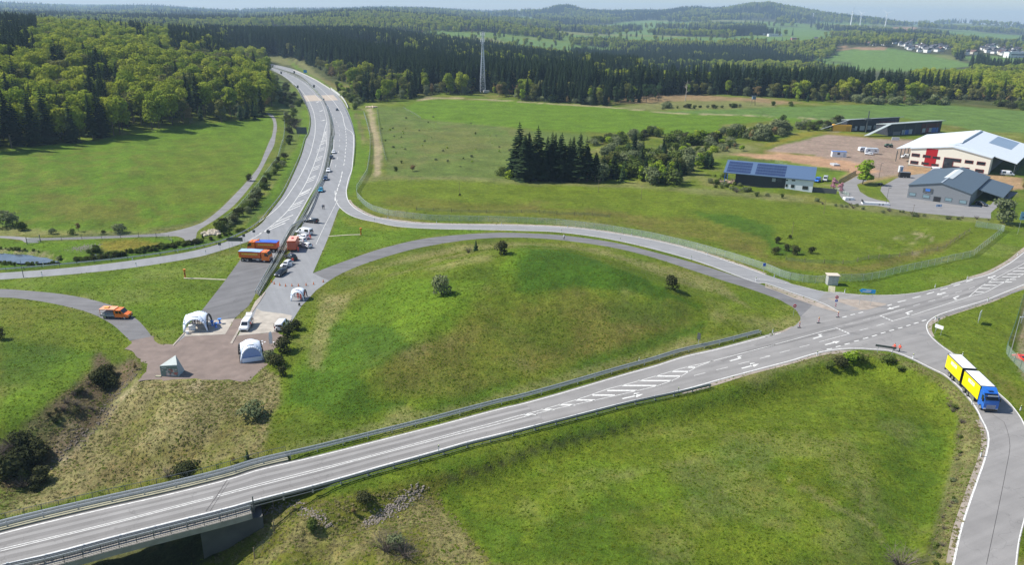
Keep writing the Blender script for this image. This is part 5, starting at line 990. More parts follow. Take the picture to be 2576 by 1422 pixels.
def stripes(name='warning_stripes'):
    if name in _M: return _M[name]
    m = bpy.data.materials.new(name); m.use_nodes = True; nt = m.node_tree; tc = nt.nodes.new('ShaderNodeTexCoord'); w_ = nt.nodes.new('ShaderNodeTexWave'); w_.bands_direction = 'DIAGONAL'; w_.inputs['Scale'].default_value = 1.3; nt.links.new(tc.outputs['Object'], w_.inputs['Vector']); r = nt.nodes.new('ShaderNodeValToRGB'); r.color_ramp.interpolation = 'CONSTANT'; r.color_ramp.elements[0].color = (.65, .04, .02, 1); r.color_ramp.elements[1].position = .5; r.color_ramp.elements[1].color = (.8, .8, .8, 1)
    nt.links.new(w_.outputs['Fac'], r.inputs[0]); nt.links.new(r.outputs[0], nt.nodes['Principled BSDF'].inputs['Base Color']); _M[name] = m; return m
bc = thing('warning_beacon', 'red and white striped beacon board below the no entry sign', 'beacon', G(*T("E3 712,375")[0])); b = MB(); b.box((0, 0, .75), (.28, .05, 1.05)); b.build('board', stripes(), bc); b = MB(); b.box((0, 0, .06), (.8, .4, .12)); b.build('foot', BK, bc); b = MB(); b.box((0, 0, 1.36), (.16, .12, .2)); b.build('lamp', mat('amber_lamp', (.7, .35, .02), .3), bc); bc['group'] = 'striped beacons closing the ramp mouth'
dup(bc, G(*T("E3 522,430")[0]), .2, 'red and white striped beacon board in the middle of the closed ramp mouth'); dup(bc, G(*T("E3 333,476")[0]), .1, 'red and white striped beacon board nearest the grass tip of the mound')
# --- signs
def post_sign(s, label, h, shape, m_, face=0., w=.8, hh=.8, posts=1, name='road_sign', back=None, extra=None, cat='sign', zc=None, ph=None):
    p = G(*T(s)[0]); r = thing(name, label, cat, p, face); b = MB(); zc = zc or h - hh / 2
    for k in range(posts):
        x = 0 if posts == 1 else (k / (posts - 1) - .5) * w * .7; b.tube((x, .05, -.3), (x, .05, h), .045, 6)
    b.build('post', ST, r); b = MB()
    if shape == 'rect': b.box((0, 0, zc), (w, .05, hh))
    elif shape == 'disc': b.tube((0, -.03, zc), (0, .02, zc), w / 2, 20)
    elif shape == 'tri': b.side([(-w / 2, zc + hh / 2), (w / 2, zc + hh / 2), (0, zc - hh / 2)], -.03, .02)
    elif shape == 'arrow': b.side([(-w / 2, zc), (-w / 2 + hh * .6, zc - hh / 2), (w / 2, zc - hh / 2), (w / 2, zc + hh / 2), (-w / 2 + hh * .6, zc + hh / 2)], -.04, .03)
    b.build('panel', m_, r)
    if extra: extra(r, zc)
    return r
def noentry(r, zc): b = MB(); b.box((0, -.05, zc), (.5, .02, .13)); b.build('white_bar', WH, r)
REDS = mat('sign_red', (.55, .02, .03), .4)
post_sign("E3 683,300", 'no entry sign with blue arrow disc and striped board on the island tip', 3.6, 'disc', REDS, 0, .8, .8, 1, extra=lambda r, z: (noentry(r, z), MB().tube((0, -.06, 2.35), (0, -.02, 2.35), .34, 18).build('blue_disc', mat('disc_blue', (.03, .12, .5), .4), r), MB().box((0, -.05, 1.25), (.3, .04, 1.0)).build('striped_board', stripes(), r), MB().box((0, -.1, 2.35), (.1, .02, .42)).build('arrow', WH, r)))
post_sign("E3 276,360", 'no entry sign on a single post at the grass tip of the mound', 2.9, 'disc', REDS, .1, .8, .8, 1, extra=noentry)
def dirsign(r, zc):
    for dx, dz, w_ in ((.3, .18, 1.1), (-.3, -.12, 1.5), (.5, -.12, .5)): MB().box((dx, -.06, zc + dz), (w_, .02, .13)).build('lettering', WH, r)
post_sign("E3 975,258", 'big light blue arrow direction sign on two frames in the junction island', 4.2, 'arrow', SKB, -.25, 3.6, .95, 2, extra=dirsign)
post_sign("E3 1170,735", 'wide dark sign board seen from behind beside the two workers', 1.9, 'rect', STD, -.35, 3.9, .45, 2); post_sign("E3 1690,545", 'small white direction board by the yield sign corner', 2.3, 'rect', WH, -1.0, 1.8, .8, 2); post_sign("E3 1680,500", 'grey back of a yield sign at the side road corner', 2.9, 'tri', ST, .3, .8, .7, 1)
post_sign("E3 2090,432", 'upright white board alone on the grass triangle', 3.0, 'rect', WH, .85, 2.1, 2.2, 1); post_sign("C3 1768,668", 'narrow grey sign behind the long guard rail', 3.2, 'rect', STD, -.9, .8, 1.4, 1); post_sign("C2 2412,1308", 'small blue sign in front of the ramp fence', 2.8, 'rect', mat('disc_blue', (.03, .12, .5), .4), 0, .75, .9, 1)
for s, w_ in (("G 714,362", 'nearest of the four by the left slip road'), ("G 910,292", 'second of the four by the left slip road'), ("G 1104,222", 'third of the four by the left slip road'), ("G 1267,152", 'farthest of the four by the left slip road')): post_sign(s, 'small dark square sign back, ' + w_, 2.2, 'rect', STD, .1, .8, .8, 1)['group'] = 'square sign backs by the left slip road'
post_sign("G 965,400", 'dark arrow shaped sign board on two posts beside the orange lorry', 4.4, 'arrow', STD, .05, 4.6, 1.15, 2); post_sign("G 1505,212", 'round grey sign back above the blue covered lorry', 3.4, 'disc', STD, 0, 1.2, 1.2, 1)
post_sign("M 358,302", 'big dark square sign at the far end of the motorway', 6.0, 'rect', STD, 0, 6.0, 4.6, 2); post_sign("M 652,440", 'dark roadside sign left of the far motorway bend', 4.5, 'rect', STD, 0, 1.6, 2.4, 1); post_sign("M 890,428", 'dark sign on the median of the far motorway bend', 4.5, 'rect', STD, 0, 1.6, 2.4, 1); post_sign("M 1252,690", 'dark sign on the median before the tan bridge deck', 4, 'rect', STD, 0, 1.6, 2.2, 1); post_sign("M 955,700", 'dark sign by the west railing of the far bridge', 4, 'rect', STD, 0, 1.5, 2.2, 1)
post_sign("M 1432,915", 'small dark sign on the median at the tan deck', 2.5, 'rect', STD, 0, .8, 1.2, 1); post_sign("M 1090,410", 'bright blue motorway sign on the bank of the far bend', 4.6, 'rect', SKB, 0, 3.6, 3.0, 2); post_sign("B1 425,1345", 'large dark sign back on the slope left of the motorway', 5.4, 'rect', STD, 0, 5.6, 3.8, 2)
def bill(r, zc): b = MB(); b.box((0, -.06, zc - .5), (2.4, .02, .5)); b.build('dark_picture', mat('dark_picture', (.05, .12, .22), .5), r); MB().box((.4, -.07, zc + .6), (1.4, .02, .3)).build('pale_picture', WH, r)
post_sign("E2 2515,930", 'blue picture billboard on tall posts at the right edge', 7.6, 'rect', mat('billboard_blue', (.22, .45, .62), .5), 0, 3.8, 2.7, 2, name='billboard', cat='billboard', extra=bill)
def firmsign(r, zc): b = MB(); b.tube((0, -.06, zc), (0, -.04, zc), .28, 8); b.build('emblem', mat('dark_blue', (.02, .05, .2), .4), r)
post_sign("E2 1700,668", 'pale blue ground sign with dark emblem in front of the grey hall', 1.3, 'rect', mat('pale_blue', (.42, .52, .68), .4), .05, 2.3, .9, 2, extra=firmsign)
for s, w_ in (("C2 792,520", 'left of the pair above the ramp'), ("C2 1212,582", 'right of the pair above the ramp'), ("B2 1970,548", 'with a shrub at its foot'), ("E2 258,960", 'beside the dark bushes'), ("E2 573,730", 'below the pink tree'), ("E2 1436,775", 'before the grey hall')):
    p = G(*T(s)[0]); r = thing('perch_pole', 'thin wooden perch pole in the meadow ' + w_, 'pole', p, random.uniform(-.4, .4), 'perch poles in the meadow'); MB().tube((0, 0, -.3), (0, 0, 5), .07, 6, 0, .045).build('shaft', WOOD, r); MB().box((0, 0, 4.9), (.9, .06, .06)).build('crossbar', WOOD, r)
for s, h, w_ in (("E3 2403,740", 8.4, 'pale street lamp inside the yard fence at the right edge'), ("N 735,1200", 6.5, 'dark street lamp at the mouth of the business park lane'), ("N 648,850", 6.5, 'dark street lamp beside the round gravel patch'), ("E3 2510,430", 7, 'second pale street lamp at the right edge'), ("A2 232,1352", 4.5, 'thin dark pole on the left slip road verge'), ("A2 2337,820", 4, 'x')):
    if w_ == 'x': continue
    p = G(*T(s)[0]); r = thing('street_lamp', w_, 'lamp post', p); mm = ST if 'pale' in w_ else STD; MB().tube((0, 0, -.3), (0, 0, h), .09, 8, 0, .05).build('pole', mm, r)
    if h > 5: MB().box((.45, 0, h + .02), (.95, .28, .12), bev=.05).build('lamp_head', mm, r)
for s, w_, e in (("G 150,808", 'orange emergency telephone post on the left grass triangle', "G 125,818 400,826 805,845"), ("B2 1003,935", 'orange emergency telephone post on the right grass triangle', "B2 680,950 850,938 1000,933")):
    p = G(*T(s)[0]); r = thing('emergency_phone', w_, 'telephone post', p); MB().box((0, 0, .8), (.35, .35, 1.7), bev=.05).build('column', mat('phone_orange', (.65, .22, .03), .5), r); MB().tube((0, 0, 1.6), (0, 0, 2.25), .24, 10, 0, .34).build('head', mat('phone_orange', (.65, .22, .03), .5), r); MB().box((0, -.19, 1.1), (.2, .03, .4)).build('panel', BK, r)
    b = MB(); q = gpts(e, 1.5); strip(q, -.25, .09, .75, b); b.build('footpath', CAPM)['kind'] = 'structure'
c_ = G(*T("E3 660,60")[0]); r = thing('control_cabinet', 'grey concrete control cabinet with flat pale roof by the fence gap', 'cabinet', c_, -.05); MB().box((0, .9, 1.25), (2.6, 1.9, 2.6)).build('body', mat('cabinet_grey', (.38, .39, .38), .6), r); MB().box((0, .9, 2.65), (3.1, 2.4, .2)).build('roof', mat('cabinet_roof', (.55, .48, .40), .8), r)
for x in (-.62, .62): d_ = MB().box((x, -.07, 1.2), (1.1, .03, 2.1)).build('door', mat('cabinet_door', (.42, .43, .43), .5), r); MB().box((x * .35, -.1, 1.2), (.05, .03, .2)).build('handle', STD, d_)
b = MB(); q = gpts("E3 655,68 650,125", 1); strip(q, -.2, .05, 1.6, b); b.build('footpath', CAPM)['kind'] = 'structure'
# --- flag, stones, timber
r = thing('beach_flag', 'white curved banner flag standing on the gravel', 'flag', G(*T("K 1848,738")[0])); MB().path([(0, 0, 0), (-.05, 0, 1.5), (.05, 0, 2.7), (.4, 0, 3.2)], .02).build('pole', ST, r); MB().side([(0, .4), (-.03, 1.5), (.07, 2.7), (.4, 3.2), (.62, 2.9), (.7, 1.6), (.6, .5)], -.015, .015).build('banner', WH, r)
def rocks(name, label, pts, n, s, spread, m_, kind='stuff', cat='stones'):
    b = MB(); g = random.Random(3); bm = bmesh.new(); bmesh.ops.create_icosphere(bm, subdivisions=1, radius=1); V = [v.co.copy() for v in bm.verts]; Fs = [tuple(v.index for v in f.verts) for f in bm.faces]; bm.free()
    P_ = resample(np.array([tuple(q) for q in pts]), .3)
    for k in range(n):
        q = P_[g.randrange(len(P_))]; x = q[0] + g.gauss(0, spread); y = q[1] + g.gauss(0, spread); z = gz(x, y); q_ = s * g.uniform(.5, 1.3); sc = [g.uniform(.6, 1.2) for _ in range(3)]; b.add([(x + v.x * q_ * sc[0] * g.uniform(.8, 1.15), y + v.y * q_ * sc[1] * g.uniform(.8, 1.15), z + .1 * s + v.z * q_ * sc[2] * .7) for v in V], Fs)
    return tag(b.build(name, m_, fix=False), label, cat, kind=kind)
STN = mat('riprap_stone', (.215, .185, .16), .9, var=.35, scale=1.3)
rocks('stones', 'long row of reddish grey riprap stones below the road', g1("B4 1040,1040 1180,960 1400,800 1600,680"), 420, .17, .5, STN); rocks('stones', 'short run of riprap stones right of the bridge', g1("B4 430,890 560,940 700,1030"), 130, .16, .45, STN); rocks('stones', 'line of flat stones under the bridge end', g1("B4 0,950 100,905 250,850 430,820"), 120, .15, .45, STN)
rocks('stones', 'stony bed of the small stream in the gully', g1("A3 1330,930 1200,1060 1080,1200 1000,1400 A4 830,150 650,300 500,470 400,520"), 260, .2, .8, mat('stream_stone', (.14, .115, .09), .9, var=.4)); rocks('stones', 'stones along the valley foot beside the bridge shadow', g1("A4 2200,1250 2330,1140 2450,1060"), 60, .18, .3, STN)
rocks('rock_pile', 'pile of pale boulders beside the left track bend', [G(*T("A2 2060,930")[0]), G(*T("A2 2110,900")[0])], 60, .9, .9, mat('pale_boulder', (.42, .37, .29), .9, var=.3), None, 'rock pile'); rocks('log_pile', 'pale pile of cut wood at the end of the sandy track', [G(*T("B1 1080,1052")[0]), G(*T("B1 1130,1050")[0])], 50, 1.2, 1.2, mat('cut_wood', (.5, .40, .28), .9), None, 'log pile')
rocks('gravel_heap', 'grey gravel island in the grass basin', g1("A2 740,1075 920,1045"), 420, .14, 1.5, mat('basin_gravel', (.27, .24, .21), .9)); 
# ------------------------------------------------------------------ vehicles
def place(s):
    "'G x,y x,y' rear and front contact points -> location (midpoint), heading"
    q = T(s); a = np.array(G(*q[0])); b = np.array(G(*q[1])); return Vector((a + b) / 2), math.atan2(b[1] - a[1], b[0] - a[0])
def wheels(r, xs, w, rad=.33, wd=.22, dual=()):
    for x in xs:
        for s in (-1, 1):
            t = MB().tube((x, s * (w / 2 - wd), rad), (x, s * (w / 2), rad), rad, 16).build('wheel', TY, r); MB().tube((x, s * (w / 2 - .02), rad), (x, s * (w / 2 + .012), rad), rad * .58, 12).build('rim', RIM, t)
def car(paint, label, s, kind='hatch', L_=4.3, Wd=1.8, Hh=1.48, group=None, name='parked_car', hatch=False, door=False, cat='car'):
    loc, hd = place(s) if isinstance(s, str) else s
    r = thing(name, label, cat, (loc.x, loc.y, loc.z), hd, group); hl = L_ / 2; w = Wd / 2
    if kind == 'hatch': st = [(-hl, .45, .78, .80, .80), (-hl + .12, .28, .92, 1.05, .72), (-hl + .45, .25, .95, Hh - .06, .62), (-hl + 1.3, .22, .96, Hh, .62), (-.1, .22, .95, Hh - .01, .62), (.35, .22, .94, Hh - .12, .64), (1.05, .22, .93, .97, .76), (hl - .35, .25, .80, .84, .78), (hl - .05, .32, .66, .70, .72), (hl, .4, .55, .58, .66)]
    elif kind == 'estate': st = [(-hl, .45, .8, .84, .80), (-hl + .1, .28, .95, 1.2, .68), (-hl + .3, .25, .97, Hh - .04, .62), (-hl + 1.3, .22, .97, Hh, .62), (-.1, .22, .96, Hh - .01, .62), (.35, .22, .95, Hh - .14, .64), (1.1, .22, .94, .98, .76), (hl - .35, .25, .80, .84, .78), (hl - .05, .32, .66, .70, .72), (hl, .4, .55, .58, .66)]
    elif kind == 'van': st = [(-hl, .4, 1.0, Hh - .12, .80), (-hl + .1, .28, 1.05, Hh - .02, .78), (-.6, .25, 1.05, Hh, .80), (hl - 2.0, .25, 1.05, Hh - .02, .78), (hl - 1.5, .25, 1.05, Hh - .12, .76), (hl - .75, .25, 1.05, 1.12, .84), (hl - .2, .28, .92, .96, .82), (hl, .36, .68, .72, .76)]
    b = MB(); n = len(st)
    for x, zb, zs, zr, wr in st:
        ww = w * (.93 if abs(x) > hl - .2 else 1)
        b.v += [(x, -ww * .96, zb), (x, -ww, (zb + zs) / 2), (x, -ww * .97, zs), (x, -wr * w, zr - .04), (x, -wr * w * .8, zr), (x, wr * w * .8, zr), (x, wr * w, zr - .04), (x, ww * .97, zs), (x, ww, (zb + zs) / 2), (x, ww * .96, zb)]
    for i in range(n - 1):
        for j in range(10): a, c = i * 10 + j, i * 10 + (j + 1) % 10; b.f.append((a, c, c + 10, a + 10)); b.m.append(0)
    b.f += [tuple(range(9, -1, -1)), tuple(range((n - 1) * 10, n * 10))]; b.m += [0, 0]; bo = b.build('body', paint, r, True)
    # glass
    g = MB(); e = .012
    def sidewin(i0, i1, x0, x1):
        for sgn in (-1, 1):
            def P(x, t):
                i = max(k for k in range(n - 1) if st[k][0] <= x + 1e-6); a, c = st[i], st[i + 1]; u = (x - a[0]) / (c[0] - a[0]); zs = a[2] + (c[2] - a[2]) * u; zr = a[3] + (c[3] - a[3]) * u - .04; wr = a[4] + (c[4] - a[4]) * u
                y0 = w * .97; y1 = wr * w; return (x, sgn * (y0 + (y1 - y0) * t + e), zs + (zr - zs) * t)
            xs = np.linspace(x0, x1, 4)
            for a, c in zip(xs[:-1], xs[1:]): g.quad(P(a, .1), P(c, .1), P(c, .86), P(a, .86))
    if kind == 'van': sidewin(0, 0, hl - 2.1, hl - 1.25); (sidewin(0, 0, -hl + .5, -hl + 1.9) if hatch != 'panel' else None); wi = (n - 4, n - 3); ri = (0, 1)
    else: sidewin(0, 0, -hl + .5, -.15); sidewin(0, 0, -.05, .72); wi = (5, 6); ri = (1, 2)
    def across(i, j, lo, hi, off):
        a, c = st[i], st[j]; f = lambda q, u: (a[0] + (c[0] - a[0]) * u, q * (a[4] + (c[4] - a[4]) * u) * w * .84, a[3] + (c[3] - a[3]) * u)
        P = [f(-1, lo), f(1, lo), f(1, hi), f(-1, hi)]; d = Vector((c[3] - a[3], 0, -(c[0] - a[0]))).normalized(); d = -d if d.z < 0 else d; g.quad(*[(p[0] + d.x * off, p[1], p[2] + d.z * off) for p in P])
    across(*wi, .06, .9, .015)
    if kind == 'van': x = st[0][0] - .012; g.quad((x + .004, -w * .7, 1.12), (x + .004, w * .7, 1.12), (x, w * .66, Hh - .3), (x, -w * .66, Hh - .3))
    else: across(*ri, .1, .9, .015)
    g.build('windows', GL, r)
    wheels(r, (-hl * .6, hl * .62), Wd, .33 if kind != 'van' else .35)
    for sg in (-1, 1):
        MB().box((hl - .08, sg * w * .68, .62 if kind != 'van' else .8), (.2, .36, .16), bev=.04).build('headlight', LAMP, r); MB().box((-hl + .02, sg * w * .84, .86 if kind != 'van' else 1.0), (.1, .2, .24 if kind != 'van' else .5)).build('tail_light', TAIL, r); MB().box((.75 if kind != 'van' else hl - 1.3, sg * (w + .1), 1.0), (.14, .2, .14), bev=.03).build('mirror', BK, r)
    MB().box((hl - .01, 0, .42), (.06, 1.1, .18)).build('grille', BK, r)
    if hatch is True:
        z = Hh; x = -hl + .3; MB().add([(x, -w * .62, z), (x, w * .62, z), (x - .85, w * .66, z + .35), (x - .85, -w * .66, z + .35), (x, -w * .62, z + .05), (x, w * .62, z + .05), (x - .85, w * .66, z + .4), (x - .85, -w * .66, z + .4)], [(3, 2, 1, 0), (4, 5, 6, 7), (0, 1, 5, 4), (1, 2, 6, 5), (2, 3, 7, 6), (3, 0, 4, 7)]).build('tailgate', paint, r); MB().box((-hl + .08, 0, 1.0), (.1, w * 1.2, .6)).build('boot_opening', BK, r)
    if door: MB().box((.35, w + .4, .72), (.12, .85, .85), 0, .15).build('door', paint, r)
    return r
PWH = mat('white_car_paint', (.74, .75, .77), .25, coat=.8, var=.03); PBK = mat('black_car_paint', (.012, .013, .016), .22, coat=.8, var=.05); PNB = mat('dark_blue_car_paint', (.015, .035, .09), .22, coat=.8); PTQ = mat('turquoise_car_paint', (.01, .22, .36), .25, coat=.8); PRD = mat('red_car_paint', (.60, .04, .02), .25, coat=.8)
car(PWH, 'white minibus with dark side windows, farthest of the group by the median', "G 2170,118 1985,88", 'van', 5.3, 2.0, 2.05, name='parked_van', cat='van', hatch='side')
car(PWH, 'white hatchback directly in front of the white minibus', "G 2125,186 1975,160", 'hatch', group='white cars behind the orange box lorry'); car(PWH, 'white hatchback just behind the orange box lorry, second in the staggered row', "G 2080,245 1945,212", 'hatch', group='white cars behind the orange box lorry')
car(PWH, 'white hatchback standing apart in the middle of the carriageway', "G 2160,330 2048,296", 'hatch', 4.1); car(PBK, 'black people carrier with blue tinted roof in front of the orange box lorry', "G 1925,545 1790,470", 'estate', 4.8, 1.9, 1.75); car(PWH, 'white saloon with its door open, facing the cones', "G 1835,590 1742,655", 'hatch', 4.5, door=True)
car(PBK, 'black car with raised boot lid nearest the cones', "G 1735,735 1655,790", 'estate', 4.4, hatch=True); car(PBK, 'black estate with open tailgate across the lane above the minibus', "B2 572,818 462,806", 'estate', 4.8, 1.85, 1.5, hatch=True)
for s, m_, l in (("B2 735,120 732,142", PWH, 'white car, farthest of the parked queue beside the median'), ("B2 716,172 711,194", PBK, 'black car, second farthest of the queue beside the median'), ("B2 688,300 680,326", PWH, 'white car in the middle of the queue beside the median'), ("B2 662,378 652,408", PNB, 'dark blue car, second nearest of the queue beside the median'), ("B2 616,492 603,524", PTQ, 'turquoise car, nearest of the queue beside the median'), ("B1 770,1074 768,1092", PBK, 'lone black car driving on the far carriageway')): car(m_, l, s, 'hatch', 4.2, 1.8, 1.5, group='queue of cars beside the median' if 'queue' in l else None)
car(PWH, 'white van with raised tailgate facing the gravel yard', "K 1512,395 1440,500", 'van', 4.9, 1.95, 1.95, name='parked_van', cat='van', hatch=True); car(PWH, 'white minibus seen from behind next to the dark bushes', "K 2020,488 2085,405", 'van', 4.8, 1.9, 1.95, name='parked_van', cat='van')
# --- lorry parts
def cab(r, x0, l, w, h, paint, zb=.5, hi=False):
    "forward control cab from x0 to x0+l"
    x1 = x0 + l; prof = [(x0, zb), (x0, zb + h), (x0 + l * (.55 if hi else .75), zb + h), (x1 - .12, zb + h * .62), (x1, zb + h * .42), (x1, zb)]; c = MB().side(prof, -w / 2, w / 2).build('cab', paint, r)
    a = Vector((x0 + l * (.55 if hi else .75), 0, zb + h)); b_ = Vector((x1 - .12, 0, zb + h * .62)); d = (b_ - a); n = Vector((-d.z, 0, d.x)).normalized() * -1; n = n if n.x > 0 else -n; p0 = a + d * .12 + n * .02; p1 = a + d * 1.0 + n * .02; MB().quad((p0.x, -w * .44, p0.z), (p0.x, w * .44, p0.z), (p1.x + .02, w * .46, p1.z), (p1.x + .02, -w * .46, p1.z)).build('windscreen', GL, c)
    g = MB(); [g.quad((x0 + l * .42, s * (w / 2 + .012), zb + h * .5), (x1 - .25, s * (w / 2 + .012), zb + h * .5), (x0 + l * .72, s * (w / 2 + .012), zb + h * .86), (x0 + l * .42, s * (w / 2 + .012), zb + h * .86)) for s in (-1, 1)]; g.build('side_window', GL, c)
    g = MB(); [g.box((x1 + .02, 0, zb + h * (.06 + .06 * k)), (.05, w * .62, h * .035)) for k in range(5)]; g.build('grille', RIM, c); MB().box((x1 + .04, 0, zb - .05), (.16, w * .98, .32), bev=.05).build('bumper', BK, c)
    for s in (-1, 1): MB().box((x1 + .03, s * w * .4, zb + .12), (.1, .34, .2)).build('headlight', LAMP, c); MB().box((x1 - .3, s * (w / 2 + .18), zb + h * .62), (.16, .26, .6), bev=.03).build('mirror', BK, c)
    return c
TARP = mat('blue_tarpaulin', (.05, .13, .55), .5, var=.25, scale=1); TARP2 = mat('pale_blue_tarpaulin', (.33, .48, .75), .45, var=.25, scale=1); YL = mat('yellow_reflector', (.75, .52, .08), .5); SIDEO = mat('lorry_orange', (.70, .15, .03), .45)
def gritter(label, s, tarp, crane=False):
    loc, hd = place(s); r = thing('tipper_lorry', label, 'lorry', tuple(loc), hd); MB().box((-.2, 0, .85), (7.6, 1.0, .3)).build('chassis', BK, r); cab(r, 2.0, 2.1, 2.5, 2.35, ORG, .6)
    bd = MB().add([(-4.2, -1.2, 1.2), (1.7, -1.2, 1.2), (1.7, 1.2, 1.2), (-4.2, 1.2, 1.2), (-4.3, -1.25, 2.85), (1.75, -1.25, 2.85), (1.75, 1.25, 2.85), (-4.3, 1.25, 2.85)], [(3, 2, 1, 0), (0, 1, 5, 4), (1, 2, 6, 5), (2, 3, 7, 6), (3, 0, 4, 7), (4, 5, 6, 7)]).build('tipper_body', SIDEO, r)
    g = MB(); [g.box((-3.9 + 1.1 * k, sg * 1.27, 2.0), (.1, .08, 1.5)) for k in range(6) for sg in (-1, 1)]; [g.box((-1.25, sg * 1.26, z), (5.9, .06, .12)) for z in (1.3, 2.75) for sg in (-1, 1)]; g.build('ribs', ORG, bd); g = MB(); [g.box((-1.2, sg * 1.29, 2.25), (4.4, .03, .42)) for sg in (-1, 1)]; g.build('yellow_strip', YL, bd); MB().side([(-4.3, 2.87), (-4.3, 2.95), (-1.3, 3.05), (1.75, 2.95), (1.75, 2.87)], -1.28, 1.28).build('tarpaulin', tarp, bd)
    wheels(r, (-3.3, -1.95, 2.7), 2.45, .5, .34); MB().box((.9, -1.05, .75), (.9, .4, .5), bev=.08).build('tank', RIM, r); MB().box((3.0, 0, 3.0), (.2, 1.2, .14)).build('light_bar', mat('amber_lamp', (.7, .35, .02), .3), r)
    if crane: c = MB().path([(1.9, 0, 1.2), (1.9, 0, 2.9), (.9, 0, 3.5), (1.4, .3, 2.6)], .16, 6).build('loading_crane', ORG, r); MB().path([(-4.3, 0, 1.2), (-5.0, 0, 1.4), (-5.6, .2, 1.9), (-6.1, 0, 1.3)], .08, 5).build('rear_spreader', BK, r)
    return r
gritter('orange tipper lorry with pale blue cover facing right, nearer of the two', "G 1120,530 1480,545", TARP2); gritter('orange tipper lorry with blue cover and crane facing left, behind the other', "G 1620,385 1215,372", TARP, True)
loc, hd = place("G 1875,398 1905,300"); hd = math.atan2(*(P0(*T("G 1975,0")[0]) - P0(*T("G 1800,330")[0]))[[1, 0]]); r = thing('box_lorry', 'orange box lorry with red roof parked by the median', 'lorry', tuple(G(*T("G 1875,398")[0]) + Vector((math.cos(hd) * 3.6, math.sin(hd) * 3.6, 0))), hd)
BXR = mat('box_orange_red', (.62, .10, .03), .45); bx = MB().box((-1.0, 0, 2.0), (5.2, 2.4, 2.5), bev=.06).build('box_body', BXR, r); MB().box((-1.0, 0, 3.29), (5.1, 2.3, .06)).build('roof', mat('faded_pink_roof', (.72, .38, .30), .5, var=.2), bx); g = MB(); [g.box((-3.62, 0, 1.2 + .3 * k), (.04, 2.3, .05)) for k in range(6)]; g.build('rear_shutter', mat('shutter_grey', (.5, .3, .25), .5), bx); cab(r, 1.7, 2.0, 2.3, 2.0, ORG, .55); MB().box((0, 0, .62), (7, .9, .28)).build('chassis', BK, r); wheels(r, (-2.2, 2.6), 2.3, .45, .3); MB().box((-1.0, 0, 3.4), (.9, .5, .22)).build('roof_hatch', RED, bx)
loc, hd = place("A3 1035,372 1270,378"); r = thing('crew_pickup', 'orange crew cab flatbed truck on the dark service lane', 'truck', tuple(loc), hd); MB().side([(.0, .45), (0, 2.1), (1.35, 2.1), (1.95, 1.35), (2.9, 1.05), (3.0, .45)], -1.0, 1.0).build('cab', ORG, r)
g = MB(); [g.quad((.25, s * 1.012, 1.3), (.9, s * 1.012, 1.3), (.9, s * 1.012, 1.95), (.25, s * 1.012, 1.95)).quad((1.0, s * 1.012, 1.3), (1.8, s * 1.012, 1.3), (1.35, s * 1.012, 1.95), (1.0, s * 1.012, 1.95)) for s in (-1, 1)]; g.quad((1.4, -.9, 2.06), (1.4, .9, 2.06), (1.97, .9, 1.38), (1.97, -.9, 1.38)); g.build('windows', GL, r)
MB().box((-1.6, 0, .85), (3.1, 2.05, .4)).build('flatbed', mat('bed_grey', (.3, .31, .32), .6), r); g = MB(); [g.box((x, y, 1.55), (.07, .07, 1.3)) for x in (-3.1, -.1) for y in (-.98, .98)]; g.build('frame', ORG, r); MB().box((-1.55, 0, 2.22), (3.3, 2.1, .1)).build('roof_panel', mat('canopy_orange', (.85, .36, .2), .5), r); MB().box((-1.6, 0, 1.25), (2.6, 1.6, .4), bev=.1).build('load', mat('load_grey', (.25, .26, .28), .8, var=.4), r); MB().box((-1.9, 0, 2.4), (1.0, .9, .22), bev=.08).build('warning_light', mat('amber_board', (.8, .4, .1), .4), r); wheels(r, (-2.2, 2.1), 2.0, .38, .26)
for s in (-1, 1): MB().box((2.92, s * .7, .85), (.14, .3, .18)).build('headlight', LAMP, r)
MB().box((3.02, 0, .5), (.1, 1.8, .22)).build('bumper', BK, r)
# --- the yellow curtain-sided lorry with its trailer
q = T("Q 500,905 850,1215"); pF = np.array(P0(*T("Q 930,1235")[0])); pR = np.array(P0(*T("Q 300,590")[0])); hd = math.atan2(*(pF - pR)[[1, 0]]); u = np.array([math.cos(hd), math.sin(hd)]); 
LX = float(np.linalg.norm((pF - pR)[:2])); print('lorry length', LX)
r = thing('curtain_lorry', 'blue lorry with yellow curtain sides pulling a matching trailer', 'lorry', (pF[0] - u[0] * 8.2, pF[1] - u[1] * 8.2, .045), hd); LB = (LX - 2.2 - .75) / 2; LB = min(7.4, max(6.2, LB)); x1 = 8.2 - 2.15
def textmesh(txt, h, th, m_, name, parent, M):
    cu = bpy.data.curves.new(name, 'FONT'); cu.body = txt; cu.size = h; cu.extrude = th; cu.align_x = 'CENTER'; cu.align_y = 'CENTER'; o = bpy.data.objects.new(name, cu); COL.objects.link(o); dg = bpy.context.evaluated_depsgraph_get(); me = bpy.data.meshes.new_from_object(o.evaluated_get(dg)); bpy.data.objects.remove(o); me.transform(M); me.materials.clear(); me.materials.append(m_); o = bpy.data.objects.new(name, me); COL.objects.link(o); o.parent = parent; return o
